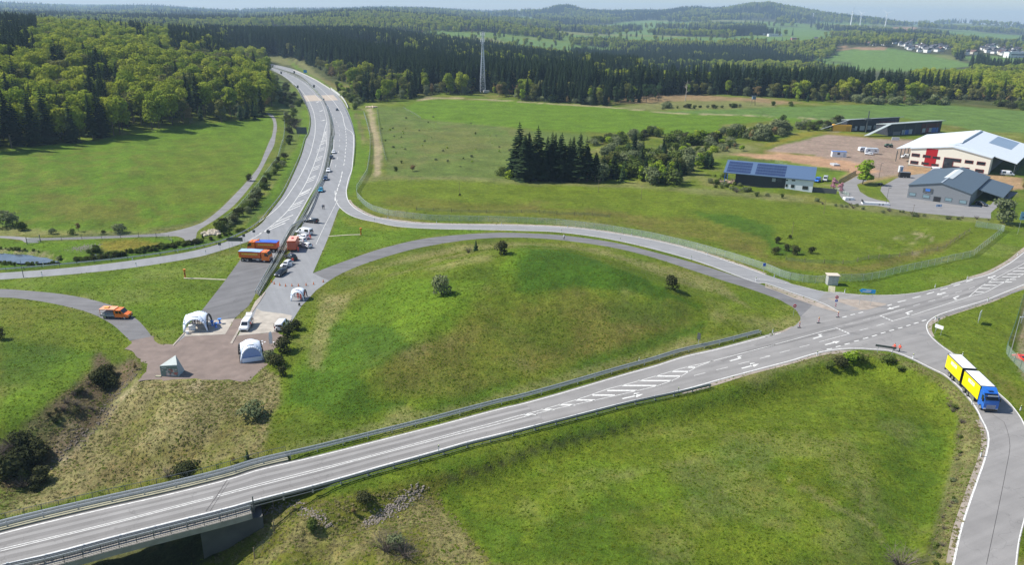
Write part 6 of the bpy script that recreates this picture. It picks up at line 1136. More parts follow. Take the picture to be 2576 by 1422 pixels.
def boxbody(xa, xb, nm):
    c = (xa + xb) / 2; l = xb - xa; bx = MB().box((c, 0, 2.5), (l - .08, 2.44, 2.86)).build(nm, BK, r); MB().box((c, 0, 3.96), (l - .3, 2.26, .05)).build('roof_sheet', mat('white_roof_sheet', (.82, .83, .84), .4, var=.04), bx); g = MB()
    for s in (-1, 1): MB().box((c, s * 1.245, 2.5), (l - .22, .05, 2.62)).build('curtain', YEL, bx); g.box((c, s * 1.25, 3.9), (l, .1, .16)).box((c, s * 1.25, 1.12), (l, .09, .12))
    for x in (xa + .04, xb - .04): g.box((x, 0, 3.9), (.12, 2.5, .16))
    for k in range(int(l / .5)): [g.box((xa + .3 + k * .5, s * 1.282, 1.22), (.06, .02, .14)) for s in (-1, 1)]
    g.build('frame', STD, bx)
    for s in (-1, 1):
        MB().box((c + .05 * l * s * 0, s * 1.285, 3.05), (2.3, .02, .62)).build('logo_plate', WH, bx); Mx = Matrix.Translation((c, s * 1.30, 3.05)) @ Matrix.Rotation(R(90), 4, 'X') @ (Matrix.Rotation(R(180), 4, 'Y') if s > 0 else Matrix.Identity(4)); textmesh('LUPUS', .62, .004, mat('logo_yellow', (.75, .6, .02), .5), 'logo_text', bx, Mx)
        g = MB(); [g.box((c + dx, s * 1.285, z), (wd_, .015, .07)) for dx, z, wd_ in ((0, 2.25, 1.9), (0, 2.0, 2.3), (.1, 1.75, 1.6), (-2.2, 3.35, 1.6))]; g.build('small_print', mat('print_amber', (.62, .45, .0), .6), bx)
    MB().box((c, 0, .95), (l - .4, 1.0, .3)).build('underframe', BK, bx); return bx
boxbody(x1 - LB, x1, 'cargo_body'); tb = boxbody(x1 - 2 * LB - .8, x1 - LB - .8, 'trailer_body'); xt = x1 - 2 * LB - .8
MB().tube((x1 - LB - .9, 0, .8), (x1 - LB + .4, 0, .8), .08).build('drawbar', BK, r)
c = cab(r, x1 + .08, 2.1, 2.45, 2.75, BLU, .55, True); MB().side([(x1 + .1, 3.3), (x1 + .1, 3.95), (x1 + .5, 3.9), (x1 + 1.35, 3.3)], -1.15, 1.15).build('air_deflector', BLU, c); MB().box((x1 + 1.95, 0, 2.98), (.35, 2.3, .14)).build('sun_visor', mat('visor_blue', (.01, .05, .2), .3), c); MB().box((x1 + .95, 0, 3.6), (.5, .9, .04), taper=.9).build('roof_hatch', GL, c); MB().box((x1 + 2.1, 0, 3.12), (.04, 1.7, .16)).build('name_board', WH, c)
wheels(r, (x1 + 1.2, x1 - LB + 2.6, x1 - LB + 1.25, xt + 2.2, xt + 3.5), 2.45, .5, .34); 
for s in (-1, 1): MB().box((xt + 5.3, s * 1.1, .75), (1.9, .08, .5)).build('side_guard', RIM, tb); MB().box((x1 - 2.4, s * 1.1, .75), (1.7, .25, .6), bev=.1).build('fuel_tank', RIM, r)
MB().box((xt - .05, 0, .75), (.2, 2.4, .25)).build('rear_bumper', BK, tb)
# --- at the business park
car(PWH, 'white panel van parked behind the left end of the big hall', "N 1060,600 935,595", 'van', 5.2, 1.95, 2.1, name='parked_van', cat='van', hatch='side'); car(PWH, 'white delivery van with dark doorway in the open right bay of the hall', "N 2200,815 2365,825", 'van', 5.6, 2.0, 2.3, name='parked_van', cat='van', hatch='side'); car(PWH, 'white van behind the roof ridge of the grey hall', "N 1330,770 1460,775", 'van', 5.4, 2.0, 2.3, name='parked_van', cat='van', hatch='panel')
car(PWH, 'white car parked in front of the white caravan', "N 575,562 465,552", 'hatch', 4.2); car(BLU, 'blue van beside the solar roof building', "E2 535,400 490,425", 'van', 4.6, 1.9, 1.9, name='parked_van', cat='van', hatch='side'); car(mat('grey_car_paint', (.4, .42, .42), .3, coat=.5), 'grey van beside the solar roof building', "E2 600,385 575,420", 'van', 5.0, 1.95, 2.1, name='parked_van', cat='van', hatch='side'); car(PRD, 'red car behind the fence at the right edge', "E3 2590,830 2470,775", 'hatch', 4.2); car(PWH, 'white van parked under the right dark shed roof', "N 720,290 655,285", 'van', 4.8, 1.9, 2.0, name='parked_van', cat='van', hatch='side')
car(PBK, 'black car in the shade of the grey carport', "N 1900,1190 2010,1215", 'hatch', 4.3)
def caravan(s, label, l, w, h, m_=PWH):
    loc, hd = place(s); r = thing('caravan', label, 'caravan', tuple(loc), hd); MB().side([(-l / 2, .5), (-l / 2 + .1, h - .2), (-l / 2 + .5, h), (l / 2 - .6, h), (l / 2 - .05, h - .5), (l / 2, .5)], -w / 2, w / 2).build('body', m_, r); g = MB(); [g.box((x, s_ * (w / 2 + .01), h * .62), (1.0, .02, .55)) for x in (-l / 4, l / 4) for s_ in (-1, 1)]; g.build('window', GL, r); wheels(r, (0,), w, .33); MB().box((l / 2 + .5, 0, .5), (1.1, .1, .1)).build('drawbar', STD, r); return r
caravan("N 470,515 400,515", 'small rounded white caravan, left of the parked pair', 4.2, 2.1, 2.4); caravan("N 600,545 500,540", 'large boxy white caravan with dark end', 6.4, 2.4, 3.0)
def boxthing(name, label, cat, s, dims, m_, rz=0, parts=(), bev=.05):
    p = G(*T(s)[0]); r = thing(name, label, cat, tuple(p), rz); MB().box((0, 0, dims[2] / 2), dims, bev=bev).build('body', m_, r)
    for nm, c, d, mm in parts: MB().box(c, d).build(nm, mm, r)
    return r
boxthing('site_container', 'white site office container with blue roof edge', 'container', "N 130,580", (7.0, 2.6, 2.7), WH, -.12, (('roof_edge', (0, 0, 2.74), (7.1, 2.7, .14), BLU), ('window', (-.4, -1.32, 1.7), (1.3, .04, 1.0), GL), ('door', (2.4, -1.32, 1.1), (1.0, .04, 2.0), mat('door_grey', (.5, .55, .6), .5))))
boxthing('portable_toilet', 'white and blue portable toilet on the bare ground', 'toilet cabin', "N 920,778", (1.6, 1.6, 2.7), mat('toilet_pale', (.62, .68, .72), .4), -.1, (('door', (.2, -.82, 1.2), (.8, .03, 2.1), mat('toilet_blue', (.15, .3, .5), .4)), ('roof', (0, 0, 2.8), (1.7, 1.7, .16), WH)))
r = boxthing('horse_trailer', 'black box trailer standing on the paved yard corner', 'trailer', "N 968,845", (4.4, 2.3, 2.3), BK, -.15, (('roof', (0, 0, 2.36), (4.4, 2.3, .1), mat('trailer_roof', (.12, .13, .14), .4)), ('drawbar', (-2.9, 0, .5), (1.6, .15, .12), ST))); wheels(r, (-.5, .5), 2.3, .35)
boxthing('concrete_block', 'grey concrete slab lying by the orange soil', 'slab', "N 85,690", (3.0, 4.0, .8), mat('slab_grey', (.42, .43, .45), .8), .1, (('lifting_loop', (0, 0, .9), (.4, .1, .2), STD),)); boxthing('white_barrier_board', 'white board leaning on the fence behind the yard', 'board', "N 858,368", (4.2, .3, 1.7), WH, -.1, (('leg', (-1.8, .3, .5), (.1, .1, 1.2), STD), ('leg', (1.8, .3, .5), (.1, .1, 1.2), STD)))
boxthing('orange_container', 'orange yellow container under the left dark shed roof', 'container', "N 165,250", (11, 3.2, 3.9), mat('container_yellow', (.80, .42, .04), .5), -.12, (('door', (3.6, -1.62, 1.5), (2.4, .05, 2.8), mat('container_door', (.6, .3, .03), .5)),))
r = boxthing('flatbed_trailer', 'long white flatbed trailer by the dirt heap at the lane', 'trailer', "N 600,1190", (9.5, 2.3, .7), WH, -.17, (('bed', (0, 0, .75), (9.2, 2.0, .1), mat('bed_light', (.5, .5, .5), .6)), ('headboard', (-4.7, 0, 1.1), (.1, 2.3, .9), BK))); wheels(r, (1.2, 2.4), 2.3, .35); r = boxthing('small_trailer', 'small white trailer at the end of the dark fence', 'trailer', "N 260,1130", (3.8, 1.9, .9), WH, .1, (('bed', (0, 0, .95), (3.5, 1.6, .06), mat('bed_light', (.5, .5, .5), .6)),)); wheels(r, (0,), 1.9, .3)
for s, l, rz in (("N 770,460", 'dark green farm machine on the bare yard', 0), ("N 665,945", 'dark quad bike on the grass by the paved yard', .4)):
    p = G(*T(s)[0]); k = 1.0 if rz else 2.0; r = thing('farm_machine' if not rz else 'quad_bike', l, 'machine' if not rz else 'quad bike', tuple(p), rz); mm = GRN if not rz else mat('quad_blue', (.04, .06, .1), .4); MB().box((0, 0, .7 * k), (2.0 * k, .7 * k, .35 * k), bev=.1).build('body', mm, r); MB().path([(.5 * k, 0, .8 * k), (.8 * k, 0, 1.2 * k), (.8 * k, .4 * k, 1.25 * k)], .06 * k).build('handlebar', BK, r); MB().box((-.4 * k, 0, .95 * k), (.7 * k, .35 * k, .15 * k)).build('seat', BK, r); wheels(r, (-.65 * k, .65 * k), 1.2 * k, .33 * k, .25 * k)
# ------------------------------------------------------------------ buildings
def zat(p, a, b):
    "height above the ground point p whose image row is that of photo pixel (a, b)"
    lo, hi = -5., 120.
    for _ in range(40):
        m_ = (lo + hi) / 2; y = proj(np.array([[p[0], p[1], m_]]))[1][0]
        if y > b: lo = m_
        else: hi = m_
    return lo
def T1(s): return T(s)[0]
WINR = mat('red_window_frame', (.30, .01, .015), .4); CREAM = mat('cream_cladding', (.80, .76, .66), .6, var=.04); HROOF = mat('pale_metal_roof', (.58, .63, .68), .5, .0, .05, .6); DGL = mat('dark_window', (.02, .025, .035), .1, spec=.8)
class Fr:
    "local frame: x along the front A->B, y to the back, z up"
    def __init__(s, A, B): s.A = Vector((A[0], A[1], 0)); d = Vector((B[0] - A[0], B[1] - A[1], 0)); s.L = d.length; s.rz = math.atan2(d.y, d.x); s.u = d.normalized(); s.n = Vector((-s.u.y, s.u.x, 0))
    def px(s, x, y, z): p = s.A + s.u * x + s.n * y; a, b = proj(np.array([[p.x, p.y, z]])); return a[0], b[0]
    def depth(s, x, z, tgt, lo=2, hi=90):
        return min(np.arange(lo, hi, .25), key=lambda y: (s.px(x, y, z)[0] - tgt[0]) ** 2 + (s.px(x, y, z)[1] - tgt[1]) ** 2)
def gabled(r, x0, x1, y0, y1, e0, rg, e1, xr, wm, rm, ov=.3, th=.25, wname='wall', rname='roof'):
    w_ = MB(); pr = [(x0, 0), (x1, 0), (x1, e1), (xr, rg), (x0, e0)]; n = 5; w_.add([(x, y0, z) for x, z in pr] + [(x, y1, z) for x, z in pr], [tuple(range(5)), tuple(range(9, 4, -1))] + [(i, (i + 1) % n, n + (i + 1) % n, n + i) for i in range(n)]); wo = w_.build(wname, wm, r)
    ro = MB(); s0 = (rg - e0) / max(xr - x0, .1); s1 = (rg - e1) / max(x1 - xr, .1); P = [(x0 - ov, e0 - ov * s0 + .02), (xr, rg + .02), (x1 + ov, e1 - ov * s1 + .02)]
    for a, c in ((0, 1), (1, 2)):
        (xa, za), (xb, zb) = P[a], P[c]; ro.add([(xa, y0 - ov, za), (xb, y0 - ov, zb), (xb, y1 + ov, zb), (xa, y1 + ov, za), (xa, y0 - ov, za + th), (xb, y0 - ov, zb + th), (xb, y1 + ov, zb + th), (xa, y1 + ov, za + th)], [(3, 2, 1, 0), (4, 5, 6, 7), (0, 1, 5, 4), (1, 2, 6, 5), (2, 3, 7, 6), (3, 0, 4, 7)])
    return wo, ro.build(rname, rm, r)
def front(f, s, r, nm, m_, y=-.04, frame=None, th=.06):
    "openings read as photo rectangles on the front plane: 'N x0,y0 x1,y1' = top left, bottom right"
    q = T(s); 
    def inv(px_, py_):
        d = ray(px_, py_); nrm = np.array([f.n.x, f.n.y, 0]); A = np.array(f.A); t = ((A - CAMP) @ nrm) / (d @ nrm); p = CAMP + d * t; return (p - A) @ np.array([f.u.x, f.u.y, 0]), p[2]
    (xa, za), (xb, zb) = inv(*q[0]), inv(*q[1]); zc = (za + zb) / 2; o = MB().box(((xa + xb) / 2, y, zc), (abs(xb - xa), th, abs(za - zb))).build(nm, m_, r)
    if frame: MB().box(((xa + xb) / 2, y + .02, zc), (abs(xb - xa) + .35, th, abs(za - zb) + .3)).build('frame', frame, o)
    return o
# grey hall with carport
A, B = P0(*T1("N 1003,1103")), P0(*T1("N 1790,1218")); f = Fr(A, B); e0 = zat(A, *T1("N 1030,945")); e1 = zat(B, *T1("N 1830,1062")); xr = f.L * .52; rg = min(range(40, 160), key=lambda z: abs(f.px(xr, 0, z / 10)[1] - T1("N 1445,925")[1])) / 10; xr = min(np.arange(5, f.L, .2), key=lambda x: abs(f.px(x, 0, rg)[0] - T1("N 1445,925")[0])); D_ = f.depth(f.L, e1, T1("N 2085,862"))
print('grey hall', f.L, e0, rg, e1, D_)
r = thing('commercial_hall', 'grey clad hall with slate blue roof, skylight strip and carport', 'hall', tuple(f.A), f.rz); wo, ro = gabled(r, 0, f.L, 0, D_, e0, rg, e1, xr, GREY, ROOFB)
for s in ("N 1043,1038 1112,1083", "N 1216,1065 1290,1112", "N 1500,1105 1573,1152", "N 1683,1135 1760,1183"): w_ = front(f, s, r, 'window', mat('pale_window', (.20, .30, .34), .15), frame=STD); 
front(f, "N 1355,1090 1425,1158", r, 'door', BK, frame=STD); sg = front(f, "N 1220,978 1333,1052", r, 'sign_panel', mat('sign_dark', (.08, .09, .10), .5), y=-.1)
q = T("N 1277,1003"); front(f, "N 1250,985 1302,1025", sg, 'emblem', mat('emblem_blue', (.05, .18, .6), .4), y=-.16); front(f, "N 1228,1035 1318,1048", sg, 'lettering', WH, y=-.16)
sl_ = (rg - e0) / xr; MB().add([(xr - 1.6, D_ * .30, rg - 1.6 * sl_ + .4), (xr, D_ * .30, rg + .55), (xr + 1.6, D_ * .30, rg - 1.6 * sl_ + .4), (xr - 1.6, D_ * .82, rg - 1.6 * sl_ + .4), (xr, D_ * .82, rg + .55), (xr + 1.6, D_ * .82, rg - 1.6 * sl_ + .4)], [(0, 1, 4, 3), (1, 2, 5, 4), (0, 2, 1), (3, 4, 5), (0, 3, 5, 2)]).build('skylight', mat('skylight_panel', (.6, .63, .62), .3), ro); MB().box((xr, D_ * .16, rg + .33), (.5, D_ * .3, .12)).build('ridge_cap', mat('ridge_grey', (.35, .4, .45), .4), ro)
cz = e1 - 1.2; MB().add([(f.L + .1, D_ * .35, e1 - .5), (f.L + 9, D_ * .35, cz - 1.2), (f.L + 9, D_ + .2, cz - 1.2), (f.L + .1, D_ + .2, e1 - .5), (f.L + .1, D_ * .35, e1 - .75), (f.L + 9, D_ * .35, cz - 1.45), (f.L + 9, D_ + .2, cz - 1.45), (f.L + .1, D_ + .2, e1 - .75)], [(0, 1, 2, 3), (7, 6, 5, 4), (0, 1, 5, 4), (1, 2, 6, 5), (2, 3, 7, 6)]).build('carport_roof', ROOFB, r)
for yy in (D_ * .36, D_ * .68, D_ - .1): MB().box((f.L + 8.7, yy, (cz - 1.4) / 2), (.25, .25, cz - 1.5)).build('carport_post', WOOD, r)
# cream hall with red band and wide roof
A, B = P0(*T1("N 1020,690")), P0(*T1("N 2035,815")); f = Fr(A, B); e0 = zat(A, *T1("N 1065,478")); e1 = zat(B, *T1("N 2105,602")); rg = max(e0, e1) + 2; tg = T1("N 1585,458"); rg, xr = min(((z / 5, x) for z in range(20, 90) for x in np.arange(10, f.L, .5)), key=lambda q: (f.px(q[1], 0, q[0])[0] - tg[0]) ** 2 + (f.px(q[1], 0, q[0])[1] - tg[1]) ** 2); D1 = 7.0
print('cream hall', f.L, e0, rg, e1, xr)
r = thing('factory_hall', 'large hall with cream front, red band and wide pale metal roof', 'hall', tuple(f.A), f.rz); gabled(r, 0, f.L, 0, D1, e0, rg, e1, xr, CREAM, HROOF, .4, .35, 'front_wall', 'front_roof')
for s in ("N 1075,537 1162,580", "N 1058,630 1143,675", "N 1218,556 1305,596", "N 1200,648 1282,685", "N 1340,575 1422,610", "N 1322,668 1403,703", "N 1603,603 1690,650", "N 1580,700 1670,738", "N 1755,624 1845,668", "N 1908,642 2000,688", "N 1885,738 1978,785", "N 1735,718 1757,745", "N 1772,722 1795,748"): w_ = front(f, s, r, 'window', DGL, y=-.1, frame=WINR)
rbn = front(f, "N 1262,470 1362,712", r, 'red_band', mat('red_band', (.42, .005, .012), .45), y=-.02); front(f, "N 1488,590 1575,745", r, 'entrance_glazing', DGL, y=-.1, frame=WINR)
# the long roof behind the front
wl, wr = -9.0, f.L + 17; tg = T1("N 880,465"); wl = min(np.arange(-25, 0, .5), key=lambda x: abs(f.px(x, D1 + 1, e0 - 1.5)[0] - tg[0])); tg = T1("N 2415,655"); wr = min(np.arange(f.L, f.L + 40, .5), key=lambda x: abs(f.px(x, D1 - 1, e1 - 2)[0] - tg[0])); D2 = min(np.arange(20, 140, 1.), key=lambda y: abs(f.px(xr, y, rg + .6)[1] - T1("N 1975,243")[1])); print('depth', D2, wl, wr)
zl = rg + .5 - (rg + .5 - e0 + 1.0) * (xr - wl) / xr * .82; zr_ = rg + .5 - (rg + .5 - e1 + .8) * (wr - xr) / (f.L - xr) * .86; ro = MB()
for (xa, za), (xb, zb) in (((wl, zl), (xr, rg + .5)), ((xr, rg + .5), (wr, zr_))):
    ro.add([(xa, D1 + .1, za), (xb, D1 + .1, zb), (xb, D2, zb), (xa, D2, za), (xa, D1 + .1, za + .3), (xb, D1 + .1, zb + .3), (xb, D2, zb + .3), (xa, D2, za + .3)], [(3, 2, 1, 0), (4, 5, 6, 7), (0, 1, 5, 4), (1, 2, 6, 5), (2, 3, 7, 6), (3, 0, 4, 7)])
ro = ro.build('roof', HROOF, r); MB().box((xr, (D1 + D2) / 2 + 2, rg + 1.05), (3.2, D2 - D1 - 8, .6), taper=.8).build('ridge_skylight', mat('ridge_white', (.72, .75, .78), .4), ro); MB().add([(xr + 9, D2 * .55, rg + .85 - 9 * (rg + .5 - zr_) / (wr - xr)), (xr + 19, D2 * .55, rg + .85 - 19 * (rg + .5 - zr_) / (wr - xr)), (xr + 19, D2 - 3, rg + .85 - 19 * (rg + .5 - zr_) / (wr - xr)), (xr + 9, D2 - 3, rg + .85 - 9 * (rg + .5 - zr_) / (wr - xr))], [(0, 1, 2, 3)]).build('blue_roof_area', mat('roof_area_blue', (.20, .27, .36), .4), ro)
MB().box((f.L / 2, (D1 + D2) / 2, (e0 - 1) / 2), (f.L - .6, D2 - D1 - 1, e0 - 1.2)).build('rear_wall', mat('hall_grey_wall', (.12, .12, .13), .7), r); g = MB(); [g.box((x, y, (min(zl, zr_)) / 2), (.35, .35, min(zl, zr_))) for x in (wl + .6, wr - .6) for y in np.arange(D1 + 1, D2, 8)]; g.build('column', STD, r)
MB().box((f.L / 2, -.15, .25), (f.L + .1, .1, .5)).build('plinth', mat('plinth_grey', (.3, .29, .28), .8), r)
# dark sheds with slanting roofs
SHED = mat('dark_shed_boards', (.035, .04, .055), .7, var=.3, scale=.6); REDB = mat('dark_red_boards', (.10, .03, .03), .8, var=.3)
def shed(a, b, tl, tr, lean, label, bays):
    A, B = P0(*T1(a)), P0(*T1(b)); f = Fr(A, B); h0 = zat(A, *T1(tl)); h1 = zat(B, *T1(tr)); r = thing('open_shed', label, 'shed', tuple(f.A), f.rz); hh = (h0 + h1) / 2; D_ = 10.0
    MB().add([(0, 0, 0), (f.L, 0, 0), (f.L, 0, h1), (0, 0, h0), (0, D_, 0), (f.L, D_, 0), (f.L, D_, h1 * .8), (0, D_, h0 * .8)], [(0, 1, 2, 3), (5, 4, 7, 6), (1, 5, 6, 2), (4, 0, 3, 7), (3, 2, 6, 7)]).build('wall', SHED, r); lx = lean
    MB().add([(-.3, -1.6, h0 + .15), (f.L + 1.6, -1.6, h1 + .2), (f.L + 1.6, D_, h1 * .8 + .2), (-.3, D_, h0 * .8 + .15), (-.3, -1.6, h0 + .5), (f.L + 1.6, -1.6, h1 + .55), (f.L + 1.6, D_, h1 * .8 + .55), (-.3, D_, h0 * .8 + .5)], [(3, 2, 1, 0), (4, 5, 6, 7), (0, 1, 5, 4), (1, 2, 6, 5), (2, 3, 7, 6), (3, 0, 4, 7)]).build('roof', mat('shed_roof_edge', (.34, .38, .38), .5), r)
    MB().add([(-lx, -1.6, 1.0), (-.3, -1.6, h0 + .15), (-.3, 2.2, h0 - .75), (-lx, 2.2, .1), (-lx, -1.6, 1.3), (-.3, -1.6, h0 + .5), (-.3, 2.2, h0 - .4), (-lx, 2.2, .4)], [(3, 2, 1, 0), (4, 5, 6, 7), (0, 1, 5, 4), (2, 3, 7, 6), (3, 0, 4, 7)]).build('lean_to_roof', mat('shed_roof_edge', (.34, .38, .38), .5), r)
    MB().box((f.L * .78, -.06, h0 * .5), (f.L * .34, .06, h0 * .92)).build('red_boarding', REDB, r)
    for s, m_ in bays: front(f, s, r, 'door', m_, y=-.14)
    for x in np.arange(2, f.L, 9): MB().box((x, -1.4, h0 / 2), (.2, .2, h0)).build('post', STD, r)
    return f
PG = mat('pale_gate', (.38, .42, .46), .5); BG = mat('blue_gate', (.05, .14, .45), .5)
shed("N 245,252", "N 880,262", "N 285,112", "N 925,72", 17, 'long dark open shed with slanting roof, the farther left one', [("N 408,185 460,243", PG), ("N 498,182 545,235", PG), ("N 583,178 612,225", PG), ("N 650,180 690,225", PG), ("N 345,190 365,245", PG), ("N 262,210 335,245", mat('shed_clutter', (.25, .25, .27), .8, var=.6, scale=1))])
shed("N 765,310", "N 1428,275", "N 780,168", "N 1480,122", 17, 'long dark open shed with slanting roof, the nearer right one', [("N 945,238 980,293", PG), ("N 985,238 1028,290", BG), ("N 1032,230 1064,288", PG), ("N 1205,218 1238,268", PG), ("N 1242,215 1282,262", mat('maroon_gate', (.2, .03, .05), .5)), ("N 1288,212 1318,262", PG), ("N 1322,208 1395,265", BG), ("N 830,260 915,305", mat('tan_gate', (.2, .19, .2), .6))])
p = G(*T1("N 480,272")); r = thing('metal_chimney', 'tall dark steel mast in front of the dark sheds', 'mast', tuple(p)); h = zat(p, *T1("N 528,-8")); MB().tube((0, 0, -.5), (0, 0, h), .42, 10, 0, .3).build('shaft', STD, r); z_ = zat(p, *T1("N 512,95")); MB().box((0, 0, z_), (3.8, 2.4, 1.0), bev=.2).build('platform', STD, r)
# building with solar roof
A, B = P0(*T1("C2 2020,432")), P0(*T1("E2 458,516")); f = Fr(A, B); e0 = zat(A, *T1("C2 2022,322")); e1 = zat(B, *T1("E2 470,397")); print('solar', f.L, e0, e1); r = thing('solar_roof_building', 'long low building with blue solar roof, dark left part and white right part', 'building', tuple(f.A), f.rz); D_ = 9.0; hb = e0 + 3.2; xs = f.L * .70; he = min(e0, e1)
BLR = mat('blue_sheet_roof', (.085, .14, .24), .45, .1); PVB = mat('solar_panel', (.03, .05, .12), .12, spec=.9); DKN = mat('navy_cladding', (.02, .024, .035), .6)
MB().add([(4.5, 0, 0), (xs, 0, 0), (xs, 0, he), (4.5, 0, he), (4.5, D_, 0), (xs, D_, 0), (xs, D_, hb), (4.5, D_, hb)], [(0, 1, 2, 3), (5, 4, 7, 6), (1, 5, 6, 2), (4, 0, 3, 7), (3, 2, 6, 7)]).build('dark_wall', DKN, r); MB().add([(xs, -.4, 0), (f.L, -.4, 0), (f.L, -.4, he), (xs, -.4, he), (xs, D_, 0), (f.L, D_, 0), (f.L, D_, hb), (xs, D_, hb)], [(0, 1, 2, 3), (5, 4, 7, 6), (1, 5, 6, 2), (4, 0, 3, 7), (3, 2, 6, 7)]).build('white_wall', mat('white_render', (.72, .75, .78), .7, var=.06), r)
ro = MB().add([(-.4, -.9, he + .05), (f.L + .4, -.9, he + .05), (f.L + .4, D_ + .4, hb + .35), (-.4, D_ + .4, hb + .35), (-.4, -.9, he + .35), (f.L + .4, -.9, he + .35), (f.L + .4, D_ + .4, hb + .65), (-.4, D_ + .4, hb + .65)], [(3, 2, 1, 0), (4, 5, 6, 7), (0, 1, 5, 4), (1, 2, 6, 5), (2, 3, 7, 6), (3, 0, 4, 7)]).build('roof', BLR, r)
g = MB(); sl_ = (hb + .3 - he) / (D_ + 1.3)
for i in range(22):
    for j in range(4):
        x = .6 + i * 1.45 * (xs - 1) / 32.5; y = -.3 + j * 2.2
        if i in (9, 10): continue
        g.add([(x, y, he + .42 + (y + .9) * sl_), (x + 1.25, y, he + .42 + (y + .9) * sl_), (x + 1.25, y + 1.9, he + .42 + (y + 2.8) * sl_), (x, y + 1.9, he + .42 + (y + 2.8) * sl_)], [(0, 1, 2, 3)])
g.build('solar_panels', PVB, ro)
for s in ("E2 207,388 222,402", "E2 262,388 295,405", "E2 202,432 218,460", "E2 255,437 285,470", "E2 367,450 418,488"): front(f, s, r, 'window', DGL, y=-.46)
g = front(f, "E2 70,375 100,412", r, 'van_outline', mat('logo_grey', (.32, .34, .36), .6), y=-.05, th=.03); [front(f, s, g, 'lettering', mat('logo_grey', (.32, .34, .36), .6), y=-.05, th=.03) for s in ("E2 108,382 168,388", "E2 108,395 165,401", "E2 115,407 160,411")]
g = MB(); [g.box((.3, y, he / 2), (.25, .25, he)) for y in (-.5, D_ - .5)]; g.build('post', BLU, r); rocks('wood_store', 'stacked clutter under the open left end of the solar roof', [f.A + f.u * .8 + f.n * 2, f.A + f.u * 4 + f.n * 3], 60, 1.0, 1.0, mat('stack_wood', (.32, .24, .17), .9, var=.5), None, 'wood pile')
MB().box((f.L + 4.6, 1.0, .9), (8.8, .2, 2.2)).build('boundary_wall', mat('wall_anthracite', (.08, .085, .09), .7), r)
# ------------------------------------------------------------------ village and far buildings
hs = thing('village_house', '', 'house'); MB().box((0, 0, 2.8), (11, 9, 6.4)).build('wall', mat('house_white', (.80, .79, .76), .8, var=.04), hs); MB().side([(-5.9, 5.7), (5.9, 5.7), (0, 10.2)], -5, 5).build('roof', mat('house_roof_dark', (.07, .07, .085), .7, var=.2), hs)
h2 = thing('village_house', 'low cream house in the far village, farthest left by the fallow strip', 'house'); MB().box((0, 0, 2.8), (13, 9, 6)).build('wall', mat('house_cream', (.62, .58, .50), .8, var=.04), h2); MB().side([(-6.9, 5.4), (6.9, 5.4), (0, 9.6)], -5, 5).build('roof', mat('house_roof_brown', (.13, .075, .06), .7, var=.2), h2)
g = random.Random(11); first = {0: True, 1: True}; nh = 0; CL = [("W 1060,470 1300,480 1480,520 1690,530 1790,560 1690,600 1420,610 1250,580 1080,540", 46, 'middle village below the wooded slope'), ("W 2020,545 2200,530 2560,560 2576,640 2300,640 2100,600", 44, 'right hand village at the picture edge'), ("W 700,470 980,480 990,540 740,520", 9, 'scattered hamlet left of the villages'), ("W 100,450 260,460 260,500 100,490", 5, 'small group above the left woods'), ("W 1740,530 1880,540 1880,555 1740,550", 3, 'trio between the two villages'), ("W 1880,610 2040,600 2060,635 1900,640", 4, 'row of white buildings on the green slope')]
for s, n, l in CL:
    P_ = T(s); k = 0; tr = 0
    while k < n and tr < 4000:
        tr += 1; x = g.uniform(min(q[0] for q in P_), max(q[0] for q in P_)); y = g.uniform(min(q[1] for q in P_), max(q[1] for q in P_))
        if not inpoly([x], [y], P_)[0]: continue
        p = G(x, y); t = 0 if g.random() < .68 else 1; src = (hs, h2)[t]; lab = ('small white house with dark roof in the ' if t == 0 else 'low cream house with brown roof in the ') + l; k += 1; nh += 1; rz = g.choice([0, .3, -.4, 1.57, 1.9]) + g.uniform(-.15, .15); sc = g.uniform(.8, 1.25)
        if first[t]: src.location = p; src.rotation_euler.z = rz; src['label'] = lab; src['group'] = 'houses of the ' + l; first[t] = False
        else: dup(src, p, rz, lab, 'houses of the ' + l, sc)
for s, l, d in (("W 2500,665", 'long white flat building on the green slope at the right edge', (60, 18, 12)), ("E1 90,355", 'white flat buildings on the hillside above the woods', (50, 16, 9)), ("E1 285,390", 'reddish farm building on the far hillside', (22, 10, 7)), ("E1 20,345", 'low white hall at the left of the hillside buildings', (36, 14, 7))):
    p = G(*T1(s)); r = thing('flat_building', l, 'building', tuple(p), .1); MB().box((0, 0, d[2] / 2 - 1), (d[0], d[1], d[2] + 2)).build('wall', WH if 'red' not in l else mat('farm_red', (.45, .2, .18), .7), r); MB().box((0, 0, d[2] + .3), (d[0] + 1, d[1] + 1, .6)).build('roof', mat('flat_roof', (.35, .4, .48), .6), r); MB().box((0, -d[1] / 2 - .1, d[2] * .55), (d[0] * .8, .2, d[2] * .18)).build('window_band', DGL, r)
